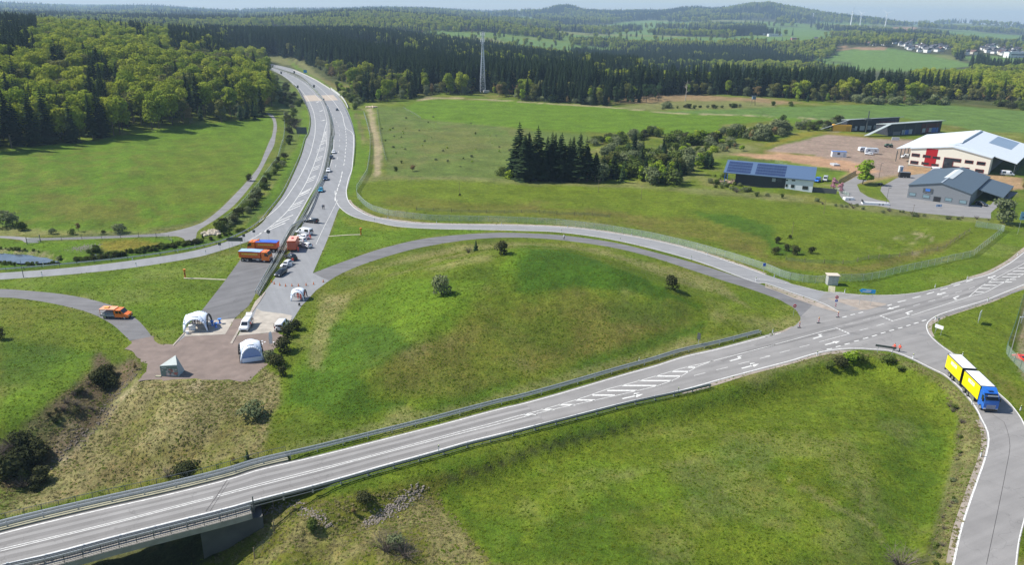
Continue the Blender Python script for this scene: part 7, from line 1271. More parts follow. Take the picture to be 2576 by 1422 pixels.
# ------------------------------------------------------------------ lattice mast and turbines
p = G(*T1("B1 2195,905")); r = thing('radio_mast', 'tall grey lattice radio mast with white antennas before the spruce belt', 'mast', tuple(p), .3); hm = zat(p, *T1("B1 2205,308")) - p.z; print('mast', hm); wb, wt = 3.3, .9
def leg(i, z): t = z / hm; w_ = wb + (wt - wb) * min(1, t / .78); a = math.pi / 4 + i * math.pi / 2; return (math.cos(a) * w_, math.sin(a) * w_, z)
MST = mat('mast_steel', (.50, .55, .62), .5, .1)
for i in range(4): MB().path([leg(i, z) for z in (-.5, hm * .4, hm * .78, hm)], .17, 5).build('leg', MST, r)
b = MB(); nz = 16
for k in range(nz):
    z0, z1 = hm * k / nz, hm * (k + 1) / nz
    for i in range(4): j = (i + 1) % 4; b.tube(leg(i, z0), leg(j, z1), .085, 4); b.tube(leg(j, z0), leg(i, z1), .085, 4); b.tube(leg(i, z1), leg(j, z1), .12, 4)
b.build('bracing', MST, r)
for z in (hm * .86, hm * .96):
    for i in range(3): a = i * 2.09 + .4; MB().box((math.cos(a) * 1.9, math.sin(a) * 1.9, z), (.5, .5, 2.8), bev=.08).build('antenna', WH, r)
MB().box((0, 0, hm * .80), (2.8, 2.8, .15)).build('platform', MST, r); MB().box((2.5, -3.5, .9), (5.0, 2.6, 2.4)).build('equipment_box', WH, r)
TW = mat('turbine_white', (.80, .81, .82), .5, var=.03)
def turbine(s, top, dist, ang, yaw, label):
    d = PD(T1(s)[0], dist); 
    for _ in range(4):
        z = gz(*d); a, b_ = proj(np.array([[d[0], d[1], z]])); d = PD(T1(s)[0] + (T1(s)[0] - a[0]) * 0 + 0, dist)
        k = (T1(s)[0] - a[0]); az = math.atan2(d[0], d[1]) + k / F * .9; d = (dist * math.sin(az), dist * math.cos(az))
    z = gz(*d); h = zat((d[0], d[1]), *T1(top)) - z; r = thing('wind_turbine', label, 'wind turbine', (d[0], d[1], z), yaw, 'wind turbines on the hill'); q = h / 100; MB().tube((0, 0, -5), (0, 0, h), 4.2 * q, 12, 0, 2.4 * q).build('tower', TW, r); MB().box((0, 1.5 * q, h + 1.5 * q), (3.6 * q, 11 * q, 3.6 * q), bev=.5).build('nacelle', TW, r); MB().tube((0, -5.5 * q, h + 1.5 * q), (0, -4 * q, h + 1.5 * q), .8 * q, 10, 0, 1.6 * q).build('hub', TW, r)
    for k in range(3):
        a = ang + k * 2.0944; u = (math.sin(a), math.cos(a)); v = (u[1], -u[0]); L_ = 44 * q; P_ = []
        for t, w_ in ((.03, .8), (.12, 2.0), (.35, 1.9), (1, .6)): P_.append((t * L_, w_ * q * 1.15))
        vs = [(u[0] * a_ + v[0] * w_ * sg, -5.2 * q + dy, h + 1.5 * q + u[1] * a_ + v[1] * w_ * sg) for a_, w_ in P_ for sg in (-.5, .8) for dy in (-.25 * q, .25 * q)]; n = 4; fs = []
        for i in range(n - 1): o = 4 * i; fs += [(o, o + 2, o + 6, o + 4), (o + 1, o + 5, o + 7, o + 3), (o, o + 4, o + 5, o + 1), (o + 2, o + 3, o + 7, o + 6)]
        fs += [(0, 1, 3, 2), (4 * n - 4, 4 * n - 2, 4 * n - 1, 4 * n - 3)]; MB().add(vs, fs).build('blade', TW, r)
turbine("E1 402,243", "E1 417,131", 5600, .9, .2, 'leftmost white wind turbine, standing apart on the hill'); turbine("E1 777,266", "E1 801,112", 4700, .15, .1, 'tallest wind turbine, in front of the middle pair'); turbine("E1 865,238", "E1 888,117", 5400, 1.2, -.9, 'wind turbine just right of the tallest one'); turbine("E1 1110,247", "E1 1137,101", 5100, 1.2, -.7, 'rightmost wind turbine of the row'); turbine("E1 830,236", "E1 838,180", 6200, .1, 1.1, 'faint small wind turbine between the middle pair')
_d = PD(T1("E1 73,66")[0], 6450); z = gz(*_d); r = thing('hilltop_mast', 'thin pale mast on the highest wooded hill', 'mast', (_d[0], _d[1], z)); MB().tube((0, 0, -10), (0, 0, 120), 2.2, 8, 0, .9).build('shaft', TW, r); MB().box((0, 0, 60), (6, 6, 4)).build('platform', TW, r)
# ------------------------------------------------------------------ tents
TEN = mat('tent_white', (.74, .80, .90), .55, var=.03); TNB = mat('tent_tube_black', (.02, .02, .025), .5)
def tent(a, b_, label, H_, wall=None, dark=(), dscale=1.0):
    A = G(*T1(a)); B = G(*T1(b_)); f = Fr(A, B); S = f.L; r = thing('inflatable_tent', label, 'tent', (A.x, A.y, A.z), f.rz); Dp = S * dscale; c = Vector((S / 2, Dp / 2, 0)); F4 = [Vector((0, 0, 0)), Vector((S, 0, 0)), Vector((S, Dp, 0)), Vector((0, Dp, 0))]; ha = H_ * .83; cm = MB()
    def E(i, s):
        p = F4[i].lerp(F4[(i + 1) % 4], s); m_ = 1 - (2 * s - 1) ** 2; return p.lerp(c, .10 * m_) + Vector((0, 0, ha * max(0, 1 - abs(2 * s - 1) ** 2.4) ** .52))
    ns, nt = 14, 8
    for i in range(4):
        o = len(cm.v)
        for s in range(ns + 1):
            e = E(i, s / ns); t0 = .0
            for t in range(nt + 1): q = t / nt; w_ = math.sin(q * math.pi / 2); u = 1 - math.cos(q * math.pi / 2); p = e.lerp(c, u if s in (0, ns) else (.35 * q + .65 * u)); cm.v.append((p.x, p.y, e.z + (H_ - e.z) * w_))
        for s in range(ns):
            for t in range(nt): k = o + s * (nt + 1) + t; cm.f.append((k, k + nt + 1, k + nt + 2, k + 1)); cm.m.append(0)
    co = cm.build('canopy', TEN, r, True); so_ = co.modifiers.new('thick', 'SOLIDIFY'); so_.thickness = .05
    for i in range(4): MB().path([E(i, s / 12) + Vector((0, 0, .02)) for s in range(13)], .19 * S / 5, 8).build('arch_tube', TNB if i in dark else TEN, r, True)
    if wall is not None:
        w_ = MB(); pts = [E(wall, s / 12) for s in range(13)]; w_.v = [tuple(q) for q in pts] + [(q.x, q.y, 0.02) for q in pts]; w_.f = [(i, i + 1, 14 + i, 13 + i) for i in range(12)]; w_.m = [0] * 12; wo = w_.build('side_panel', mat('tent_panel_blue', (.27, .38, .66), .5, var=.1), r); MB().box((S / 2, -.05, H_ * .14), (S * .86, .03, H_ * .26)).build('lower_strip', TEN, wo)
    MB().side([(S * .33, ha + .32), (S * .67, ha + .32), (S * .63, ha + .52), (S * .36, ha + .52)], .42, .46).build('print', mat('tent_print', (.42, .48, .58), .5), co)
    return f, r
t1, _ = tent("K 465,528", "K 852,508", 'white inflatable arch tent with people and blue tables, on the left concrete', 3.35, dark=(1,)); t2, _ = tent("G 1860,1190", "G 2075,1190", 'small white inflatable tent with three orange figures, by the cones', 2.7, dark=(1,)); t3, _ = tent("K 1380,1025", "K 1757,970", 'white inflatable tent closed in front by a pale blue panel, on the gravel', 3.5, wall=0, dark=(3, 1))
def table(s, label):
    p = G(*T1(s)); r = thing('bar_table', label, 'table', tuple(p), 0, 'blue covered bar tables'); MB().tube((0, 0, 0), (0, 0, .55), .34, 12, 0, .14).tube((0, 0, .55), (0, 0, 1.06), .14, 12, 0, .38).build('cover', BLU, r); MB().tube((0, 0, 1.06), (0, 0, 1.12), .42, 16).build('table_top', mat('table_top_blue', (.08, .25, .7), .4), r)
table("K 1045,380", 'blue covered bar table standing apart, right of the tent'); table("K 985,447", 'blue covered bar table, nearest of the three'); table("K 925,415", 'blue covered bar table at the tent leg')
for s, l, d in (("K 600,480", 'white counter box under the left tent', (1.3, .8, 1.0)), ("K 880,395", 'white bench beside the blue tables', (1.2, .5, .5)), ("K 520,550", 'small white litter stand at the tent foot', (.5, .4, .6))):
    p = G(*T1(s)); r = thing('counter' if 'counter' in l else 'bench' if 'bench' in l else 'stand', l, 'counter' if 'counter' in l else 'bench' if 'bench' in l else 'stand', tuple(p), .2); MB().box((0, 0, d[2] / 2), (d[0], d[1], d[2]), bev=.04).build('body', WH, r); MB().box((0, 0, d[2] + .03), (d[0] + .1, d[1] + .1, .05)).build('top', WH, r)
# banner wedge on the gravel
A = G(*T1("K 95,1232")); B = G(*T1("K 378,1240")); f = Fr(A, B); r = thing('banner_stand', 'grey green wedge shaped banner stand on the gravel', 'banner stand', tuple(A), f.rz); L_ = f.L; hl, hr = 2.1, 2.4; BN = mat('banner_grey_green', (.16, .22, .20), .5, var=.1)
MB().add([(0, 0, 0), (L_, 0, 0), (L_, 0, hr), (0, 0, hl), (L_ * .1, 2.4, 0), (L_, 2.6, 0), (L_ * .75, 1.6, hr + 1.2)], [(0, 1, 2, 3), (3, 2, 6), (1, 5, 6, 2), (0, 3, 6, 4), (4, 6, 5), (0, 4, 5, 1)]).build('body', mat('banner_pale', (.36, .42, .42), .5), r); MB().box((L_ / 2, -.03, hl / 2 + .05), (L_ - .12, .03, hl - .15)).build('front_panel', BN, r)
g = MB(); gg = random.Random(5)
for k in range(26): g.box((L_ * .38 + gg.random() * L_ * .56, -.055 - k * .0015, .25 + gg.random() ** 1.4 * 1.3), (.25 + gg.random() * .45, .01, .15 + gg.random() * .35), k % 3)
g.build('picture', [mat('pic_pale', (.55, .48, .44), .6), mat('pic_red', (.40, .12, .10), .6), mat('pic_grey', (.28, .3, .3), .6)], r); g = MB(); [g.box((.35 + .16 * k, -.056, z), (.10, .01, .16)) for z, n in ((1.75, 6), (1.3, 2)) for k in range(n)]; g.build('lettering', WH, r); MB().box((-.4, -.2, .08), (1.0, .5, .16)).build('foot_plate', CAPM, r)
for s, l in (("K 1725,663", 'p'),): b = MB(); [b.box(tuple(G(*T1("K %g,%g" % q)) + Vector((0, 0, .03))), (.45, .25, .05), 0, q[0]) for q in ((1725, 663), (1770, 682), (1722, 700), (1722, 720), (1685, 675), (1912, 685), (1640, 672))]; tag(b.build('paper_sheets', WH), 'loose white sheets on the gravel behind the closed tent', 'paper', kind='stuff')
# ------------------------------------------------------------------ people
SKIN = mat('skin', (.52, .30, .21), .6, var=.05)
def person_mesh(pose):
    V = []; E_ = []; Rr = []
    def j(p, r_, par=None):
        V.append(p); Rr.append(r_); i = len(V) - 1
        if par is not None: E_.append((par, i))
        return i
    sw = .22 if pose == 'walk' else .05; bend = .38 if pose == 'bend' else 0; fx = lambda z: bend * max(0, z - .95) * 1.3; dz = lambda z: z - (.25 * max(0, z - .95) if bend else 0)
    pel = j((0, 0, .95), .135); wa = j((fx(1.12), 0, dz(1.12)), .125, pel); ch = j((fx(1.32), 0, dz(1.33)), .15, wa); nk = j((fx(1.5), 0, dz(1.5)), .06, ch); hd = j((fx(1.6) + .02, 0, dz(1.62)), .088, nk); j((fx(1.72) + .02, 0, dz(1.72)), .075, hd); j((fx(1.6) + .10, 0, dz(1.60)), .03, hd)
    for s in (-1, 1):
        hp = j((0, s * .10, .88), .10, pel); kn = j((sw * s * .6 + .03, s * .11, .50), .068, hp); an = j((sw * s * 1.0 - .03, s * .11, .10), .045, kn); j((sw * s * 1.0 + .14, s * .12, .045), .04, an)
        sh = j((fx(1.42), s * .19, dz(1.42)), .07, ch); el = j((fx(1.2) - sw * s * .7 + (.12 if bend else -.02), s * .27, dz(1.14)), .048, sh); wr = j((fx(1.1) - sw * s * 1.1 + (.32 if bend else .10), s * .25, .90), .034, el); pm = j((V[wr][0] + .035, s * .25, V[wr][2] - .07), .036, wr)
        for k, (dy, l) in enumerate(((-.03, .07), (-.01, .085), (.01, .08), (.028, .06))): a = j((V[pm][0] + .015, V[pm][1] + dy, V[pm][2] - l * .6), .010, pm); j((V[pm][0] + .035, V[pm][1] + dy, V[pm][2] - l), .009, a)
        j((V[wr][0] + .07, V[wr][1] - s * .03, V[wr][2] - .05), .011, wr)
    me = bpy.data.meshes.new('person'); me.from_pydata(V, E_, []); o = bpy.data.objects.new('person', me); COL.objects.link(o); o.modifiers.new('s', 'SKIN'); 
    for i, q in enumerate(me.skin_vertices[0].data): q.radius = (Rr[i], Rr[i]); q.use_root = (i == 0)
    ss = o.modifiers.new('u', 'SUBSURF'); ss.levels = 1; ss.render_levels = 1; dg = bpy.context.evaluated_depsgraph_get(); m2 = bpy.data.meshes.new_from_object(o.evaluated_get(dg)); bpy.data.objects.remove(o); return m2, (fx, dz)
PM = {k: person_mesh(k) for k in ('walk', 'stand', 'bend')}; OVR = mat('hi_vis_orange', (.95, .10, .04), .6, emis=None); DKC = mat('dark_cloth', (.02, .025, .04), .8); WHC = mat('white_cloth', (.7, .7, .7), .8); HAIR = mat('dark_hair', (.03, .02, .015), .8); GRC = mat('grey_blue_cloth', (.10, .14, .22), .8)
_pv = {}
def person(s, label, pose='stand', top=OVR, legs=OVR, face=0., z=None, group=None):
    key = (pose, top.name, legs.name); src, (fx, dz) = PM[pose]
    if key not in _pv:
        me = src.copy(); me.materials.clear(); [me.materials.append(q) for q in (top, legs, SKIN, BK)]
        for pl in me.polygons:
            c = pl.center; zz = c.z; hx = abs(c.y); pl.material_index = 3 if zz < .1 else 1 if zz < .93 and hx < .20 else 2 if (zz > dz(1.5) and hx < .13) or (hx > .19 and zz < .92) else 0; pl.use_smooth = True
        _pv[key] = me
    p = G(*T1(s)) if isinstance(s, str) else s; o = bpy.data.objects.new('person', _pv[key]); COL.objects.link(o); o.location = p; o.rotation_euler.z = face; tag(o, label, 'person', group)
    hb = MB(); bm = bmesh.new(); bmesh.ops.create_icosphere(bm, subdivisions=2, radius=.098); hb.add([(fx(1.62) + .0 + v.co.x * .95 - .012, v.co.y * .9, dz(1.66) + v.co.z * .9 + .02) for v in bm.verts if 1], [tuple(v.index for v in f_.verts) for f_ in bm.faces if f_.calc_center_median().z > -.01 or f_.calc_center_median().x < -.03]); bm.free(); hb.build('hair', HAIR, o, True, False); return o
person("B2 627,682", 'person in blue grey walking up the empty carriageway, left of a pair', 'walk', GRC, DKC, 1.5); person("B2 641,682", 'person in black walking up the empty carriageway, right of a pair', 'walk', DKC, DKC, 1.6); person("E3 1262,703", 'person in orange jacket and knee length dark trousers crossing the side road, left of two', 'walk', OVR, DKC, 3.2); person("E3 1313,713", 'striding person in orange jacket and dark trousers, right of two on the side road', 'walk', OVR, DKC, 3.4)
person("C2 455,980", 'lone person in white top walking on the dark service road', 'walk', WHC, DKC, -1.4); person("G 2180,188", 'orange clad person bending beside the white hatchback', 'bend', OVR, OVR, 2.8); person("G 1978,392", 'orange clad person behind the orange box lorry', 'stand', OVR, OVR, 2.5); person("G 1893,580", 'orange clad person standing by the black people carrier', 'stand', OVR, WHC, -1.0)
person("B3 387,193", 'orange clad person inside the small tent, left of three', 'stand', face=-1.3); person("B3 414,203", 'orange clad person inside the small tent, middle of three', 'stand', face=-1.9); person("B3 452,178", 'orange clad person at the right opening of the small tent', 'stand', face=2.5)
person("K 720,395", 'person in orange jacket in the centre of the big left tent', 'stand', OVR, DKC, -1.5); person("K 760,395", 'second person in orange jacket in the big left tent, right of the first', 'bend', OVR, DKC, 2.8); person("K 690,385", 'person in orange jacket and black trousers in the big left tent, left of the first', 'stand', OVR, DKC, .3); person("K 818,330", 'person in orange at the back opening of the big left tent', 'stand', OVR, OVR, -2.); person("K 640,395", 'person in black inside the big left tent', 'stand', DKC, DKC, -.5); person("K 600,385", 'person in dark clothes at the left side inside the big tent', 'stand', DKC, DKC, .5)
person("K 1538,400", 'orange clad person at the side door of the white van', 'stand', OVR, DKC, 2.8); person("K 1556,450", 'orange clad person bending beside the white van', 'bend', OVR, DKC, 2.8); person("K 1930,505", 'person in dark jacket behind the white minibus', 'stand', DKC, DKC, .5); person("K 1960,520", 'person in white shirt bending behind the white minibus', 'bend', WHC, DKC, 1.0)
p = G(*T1("K 1330,700")) if 0 else G(*T1("B3 398,262")); r = thing('camera_tripod', 'small black tripod case on the asphalt by the small tent', 'tripod', tuple(p)); MB().box((0, 0, .5), (.4, .4, .5), bev=.08).build('case', BK, r); [MB().tube((0, 0, .5), (.35 * math.cos(a), .35 * math.sin(a), 0), .03).build('leg', BK, r) for a in (0, 2.1, 4.2)]
# ------------------------------------------------------------------ single shrubs and trees, hedges, copse
def solo_(s, key, h, label, wide=1., **k):
    if key in ('dark', 'gbush', 'bush', 'lbush', 'bare', 'young', 'rust') and label[0] != 'x': h *= .74
    p = G(*T(s)[0]); return plant(key, p.x, p.y, h, label, z=p.z, wide=wide, **k)
for a in (("B2 2385,1125", 'dark', 5.0, 'dark dense pine shrub on the crest of the mound, right of the small conifer', .95), ("B2 2130,1092", 'young', 4.2, 'small pointed conifer on the back of the mound'), ("B2 2055,1112", 'bare', 2.6, 'bare twiggy shrub beside the small pointed conifer'), ("B3 1775,160", 'gbush', 6.6, 'tall grey green bush on the left crest of the mound', .75), ("C3 1500,95", 'dark', 4.6, 'dark round shrub on the right shoulder of the mound', .9),
          ("K 2290,480", 'dark', 3.0, 'brown dark bush behind the white minibus', 1.35), ("K 2150,590", 'dark', 3.3, 'dark bush just below the white minibus', 1.3), ("K 2075,820", 'dark', 3.9, 'large dark bush at the gravel edge, middle of the row', 1.3), ("K 1850,985", 'gbush', 3.2, 'grey green bush at the corner of the closed tent', 1.), ("K 1960,1050", 'dark', 3.1, 'brown bush right of the grey green one by the closed tent', 1.3), ("K 2060,1220", 'dark', 2.8, 'dark bush, lowest of the row along the gravel'),
          ("A3 2480,1350", 'gbush', 4.2, 'broad grey green bush on the dry slope', 1.2), ("A3 1010,1030", 'dark', 4.2, 'dark thicket at the lip of the gully', 1.0), ("A3 1080,930", 'dark', 2.6, 'smaller dark shrub above the gully thicket', 1.1), ("A3 1325,890", 'rust', 2.4, 'reddish brown shrub at the head of the gully'), ("A4 120,560", 'dark', 6.0, 'big dark bush in the gully at the left edge', 1.1), ("A4 270,450", 'dark', 4.8, 'dark bush right of the big one in the gully', 1.1), ("A4 370,330", 'dark', 3.6, 'upper dark bush in the gully'), ("A4 380,640", 'dark', 2.6, 'low dark shrub by the dead branches in the gully', 1.4),
          ("A4 230,290", 'dark', 4.4, 'dark bush at the top left of the gully group', 1.2), ("A2 50,850", 'gbush', 8.0, 'big rounded willow at the left picture edge', 1.15), ("A2 205,890", 'bush', 3.8, 'light green bush right of the big willow', 1.2), ("A2 520,925", 'gbush', 2.8, 'small pale bush in the field margin'), ("A2 715,930", 'bush', 2.4, 'green bush in the middle of the field margin'), ("A2 775,900", 'rust', 4.0, 'yellow orange sapling in the field margin'), ("A2 1020,930", 'dark', 1.8, 'small dark bush in the field margin'), ("A2 1170,915", 'gbush', 4.0, 'wide pale willow bush in the field margin', 1.3),
          ("A2 2440,405", 'dark', 4.0, 'lone dark bush beside the left field track'), ("A2 1990,965", 'young', 2.2, 'small conifer left of the boulder pile'), ("A3 -5,590", 'dark', 3.4, 'dark bush cut by the left edge on the green bank'), ("E2 120,1015", 'dark', 2.8, 'dark bush, upper left of the four in the meadow'), ("E2 215,1095", 'dark', 3.2, 'dark bush, second of the four in the meadow'), ("E2 300,1130", 'dark', 3.8, 'largest dark bush of the group in the meadow', 1.1), ("E2 105,1125", 'dark', 3.2, 'dark bush at the lower left of the meadow group'), ("E2 455,1115", 'dark', 2.8, 'dark bush at the right of the meadow group'), ("E2 240,970", 'dark', 1.6, 'small bush at the foot of the perch pole'),
          ("E3 740,855", 'dark', 3.0, 'dark green bush on the bank below the junction, middle', 1.2), ("E3 850,800", 'lbush', 3.2, 'yellow green bush on the bank below the junction', 1.5), ("E3 630,875", 'bush', 1.8, 'low bush, leftmost on the bank below the junction', 1.4), ("E3 920,800", 'bush', 2.2, 'green bush right of the yellow green one on the bank', 1.4), ("E3 1210,815", 'bush', 2.0, 'low bush behind the dark sign board', 1.8), ("E3 1330,890", 'bush', 1.2, 'rough tuft of scrub below the dark sign board', 2.4), ("N 440,932", 'lime', 11.5, 'bright green round tree at the bend of the business park lane', 1.5),
          ("E2 665,490", 'lime', 5.5, 'p1'), ("E2 735,525", 'lime', 4.8, 'p2'), ("E2 2330,820", 'grey', 9, 'big spreading willow before the grey hall at the right edge', 1.15), ("B4 530,1075", 'bush', 2.2, 'round green bush below the riprap stones'), ("B4 1030,790", 'dark', 2.0, 'dark scrub above the long riprap row', 1.5), ("B4 930,930", 'rust', 1.6, 'brown scrub left of the long riprap row', 1.3), ("B4 1250,1290", 'bare', 3.8, 'bare grey twiggy shrub at the bottom, left of the pale one', 1.3), ("B4 1340,1270", 'gbush', 3.0, 'pale grey green shrub at the bottom of the picture'), ("B4 1430,1340", 'bare', 3.0, 'bare twiggy shrub right of the pale one at the bottom', 1.4),
          ("E4 1330,1445", 'bare', 3.4, 'bare brown shrub cut by the lower edge', 1.8), ("A4 1810,520", 'dark', 2.2, 'wide dark brushwood mound above the bridge railing', 2.3), ("A4 1650,560", 'bare', 1.8, 'dead brushwood left of the dark mound', 2.), ("A4 2430,390", 'young', 2.4, 'small dark conifer near the end of the bridge railing'), ("A4 2290,420", 'rust', 1.5, 'brown shrub by the bridge railing end', 1.3), ("B2 1970,550", 'dark', 1.2, 'small dark shrub at the foot of the left perch pole'), ("C2 2270,510", 'bush', 2.2, 'low bush in front of the solar roof building'), ("E1 250,1040", 'bush', 5, 'round bush on the far meadow edge, right of the left pair'), ("E1 75,1035", 'bush', 4.5, 'round bush on the far meadow edge, left of the pair'),
          ("E1 170,1185", 'bush', 5.5, 'dark round bush alone on the far meadow'), ("C1 2505,1035", 'bush', 5, 'single bush near the deer stand'), ("B2 1345,310", 'bush', 3, 'thin leafy shrub left of the brown thicket'), ("B2 1510,310", 'rust', 4.2, 'wide brown thicket at the heath edge', 1.8), ("B1 780,910", 'olive', 6, 'x'), ("N 2490,995", 'rust', 5, 'brown bush at the far right beside the paved yard')):
    lab = a[3]; o = solo_(a[0], a[1], a[2], {'p1': 'pink blossoming tree by the dark fence, left of two', 'p2': 'pink blossoming tree by the dark fence, right of two', 'x': 'small olive tree at the corner of the far bridge'}.get(lab, lab), a[4] if len(a) > 4 else 1.)
    if lab in ('p1', 'p2'):
        c = [q for q in o.children if q.name.startswith('crown')][0]; c.data = c.data.copy(); c.data.materials[0] = LM['pink']; o.name = 'blossom_tree'
# dark spruce clump in the middle and its company
for k, (s, h, l) in enumerate((("C2 10,365", 31, 'tallest dark spruce of the middle clump, at its left end'), ("C2 190,385", 30, 'second tall dark spruce of the middle clump'), ("C2 60,395", 25, 'dark spruce between the two tallest'), ("C2 330,390", 27, 'dark spruce right of the two tallest'), ("C2 420,400", 27, 'dark spruce in the centre of the middle clump'), ("C2 500,400", 24, 'dark spruce right of the centre of the middle clump'), ("C2 600,405", 27, 'dark spruce at the right of the middle clump'), ("C2 680,410", 20, 'last dark spruce at the right end of the middle clump'), ("C2 -40,370", 17, 'lower spruce at the left foot of the middle clump'), ("C2 260,400", 18, 'lower spruce in front of the middle clump'), ("C2 130,400", 22, 'spruce leaning into the second tallest'), ("C2 760,415", 17, 'dark spruce where the clump meets the thicket'))):
    solo_(s, 'spruce', h * .74, l, 1.6, cat='tree', var=(0, 2, 1, 3)[k % 4] if k > 3 else (0, 2)[k % 2])
def hedge(poly, n, table, lab, hs, grp=None):
    P_ = T(poly); k = 0; t = 0
    while k < n and t < 9000:
        t += 1; x = random.uniform(min(q[0] for q in P_), max(q[0] for q in P_)); y = random.uniform(min(q[1] for q in P_), max(q[1] for q in P_))
        if not inpoly([x], [y], P_)[0]: continue
        ks = [a for a, _ in table]; key = random.choices(ks, [b for _, b in table])[0]; p = G(x, y); h = random.uniform(*hs) * .9 * {'young': 1.1, 'spruce': 2.2, 'pine': 1.6, 'beech': 1.7, 'olive': 1.4, 'grey': 1.3, 'lime': 1.3}.get(key, 1); plant(key, p.x, p.y, h, KN[key] + ' ' + lab, KN[key] + 's ' + lab, z=p.z, wide=random.uniform(.95, 1.3)); k += 1
hedge("C2 -150,350 -30,340 -20,390 -150,380", 6, [('bush', 2), ('lbush', 2)], 'at the left foot of the spruce clump', (2, 5))
hedge("C2 20,340 700,370 720,400 40,385", 14, [('spruce', 1)], 'filling the middle spruce clump', (7, 10)); hedge("C2 700,380 900,300 1000,250 1300,260 1580,330 1700,300 1750,250 1560,450 1500,455 1150,435 760,425", 85, [('young', 5), ('spruce', 1.4), ('bush', 3), ('lime', 2), ('grey', 2), ('olive', 1.5)], 'in the thicket right of the spruce clump', (4.5, 8))
hedge("C2 800,200 950,150 1150,140 1300,160 1350,180 1600,190 1700,200 1900,230 1950,260 1800,290 1700,250 1300,270 1000,250 850,240", 55, [('young', 4), ('spruce', .8), ('bush', 3), ('lime', 2), ('grey', 3)], 'around the reedy hollow', (4.5, 8))
hedge("C1 700,1400 900,1370 1150,1320 1350,1290 1440,1340 1320,1345 1150,1390 950,1420 750,1440", 42, [('bush', 4), ('gbush', 2), ('dark', 2), ('lbush', 2)], 'in the hedge below the big meadow', (3, 5.5))
hedge("C1 1430,1400 1600,1370 1700,1390 2080,1390 2100,1422 C2 2050,20 1800,60 1500,60 1400,30", 45, [('bush', 4), ('lime', 2), ('gbush', 2), ('young', 2), ('dark', 1)], 'in the scrub right of the hedge', (4, 7))
hedge("C2 1500,60 1800,40 2100,30 2300,60 2200,110 1900,150 1600,130 1400,100", 30, [('bush', 4), ('lbush', 1.5), ('gbush', 2), ('rust', .6)], 'in the scrub before the soil bank', (2.5, 5))
hedge("C1 1960,1330 2100,1310 2250,1340 2460,1300 E1 250,1290 350,1270 C1 2480,1390 2200,1380 1980,1360", 34, [('bush', 3), ('grey', 2.5), ('rust', 1), ('gbush', 2)], 'in the hedge left of the dark sheds', (4.5, 8))
hedge("E1 270,1250 640,1210 760,1180 700,1250 480,1290 300,1290", 26, [('bush', 3), ('gbush', 2), ('dark', 2), ('lbush', 1)], 'on the bank beside the sheds', (3, 5.5))
hedge("B1 150,720 200,780 330,860 400,970 430,1040 330,1080 180,1000 150,850", 60, [('gbush', 3), ('bush', 3), ('dark', 2), ('bare', 1)], 'on the bank left of the far motorway', (2.5, 5))
hedge("B1 260,1110 380,1070 410,1180 330,1400 B2 260,100 270,30", 34, [('bare', 2), ('gbush', 2), ('bush', 2), ('dark', 2)], 'on the slope left of the motorway', (2, 4.5))
hedge("B2 240,140 290,170 150,420 40,520 0,560 0,500 120,320", 16, [('gbush', 2), ('bush', 2), ('dark', 2), ('lbush', 1)], 'between wire fence and motorway', (2, 3.6))
hedge("A2 2539,480 2350,730 2180,860 2100,900 2200,900 2539,640", 30, [('gbush', 4), ('bush', 2), ('dark', 2)], 'on the slope beside the boulder pile', (2, 3.6))
hedge("A2 2400,870 2100,975 1800,1020 1500,1065 1000,1150 700,1200 700,1215 1100,1165 1600,1085 2000,1010 2400,900", 150, [('dark', 2), ('bush', 4)], 'in the low green bank along the slip road', (.8, 1.5))
hedge("B1 700,1090 930,1090 960,1060 870,950 760,860 720,860", 0, [('bush', 1)], '', (2, 4))
hedge("B1 760,830 900,900 1000,1030 960,1090 900,1060 880,1000 800,920", 34, [('bush', 3), ('gbush', 2), ('young', 1), ('lbush', 1)], 'on the bank right of the far bridge', (3, 6))
hedge("E1 2200,1010 2539,1050 2539,1090 2300,1050", 18, [('dark', 2), ('bush', 3)], 'in the hedge at the right end of the far meadow', (4, 6.5)); hedge("C1 1380,1060 2180,1045 2180,1060 1400,1075", 22, [('dark', 2), ('bush', 3), ('gbush', 1)], 'along the far fence line', (2, 4)); hedge("C1 1400,1045 1500,1040 1500,1075 1400,1080", 4, [('gbush', 1)], 'at the left end of the far fence line', (4.5, 6))
hedge("E1 850,990 1450,1000 1800,1000 1800,1030 1300,1040 850,1010", 45, [('gbush', 2), ('bush', 3), ('rust', 1.5), ('grey', 1)], 'along the foot of the right spruce belt', (4, 8)); hedge("C1 0,960 300,970 560,990 900,1010 900,1035 500,1015 0,985", 45, [('gbush', 3), ('bush', 2), ('rust', 1)], 'along the foot of the middle spruce belt', (4, 7.5))
hedge("B1 1160,1070 2400,1250 2539,1280 C2 500,60 100,60 B2 2000,300 1300,300 B1 1200,1350", 45, [('gbush', 4), ('bush', 2), ('lbush', 3)], 'scattered over the heath field', (.6, 1.5))
hedge("A3 1020,920 1130,960 1150,1060 1080,1080 950,1000", 8, [('dark', 3), ('bare', 1)], 'in the dark patch at the gully lip', (1.2, 2.6)); hedge("A4 -60,250 350,300 430,480 450,700 200,720 -60,600", 22, [('dark', 3), ('bare', 2), ('bush', 1)], 'on the gully floor', (1.2, 3.2)); hedge("A3 700,1150 900,950 930,1300 600,1422 400,1422", 22, [('bare', 2), ('dark', 1)], 'on the dark gully slope', (.7, 1.4))
hedge("E3 1850,1250 1950,1422 1900,1422 1800,1250", 6, [('bare', 2), ('bush', 1)], 'in the rough verge by the bend', (.7, 1.2)); hedge("E4 1890,20 1960,60 1860,800 1700,1422 1600,1422 1780,800", 20, [('bare', 2), ('bush', 2), ('gbush', 1)], 'in the rough strip inside the bend', (.45, .8))
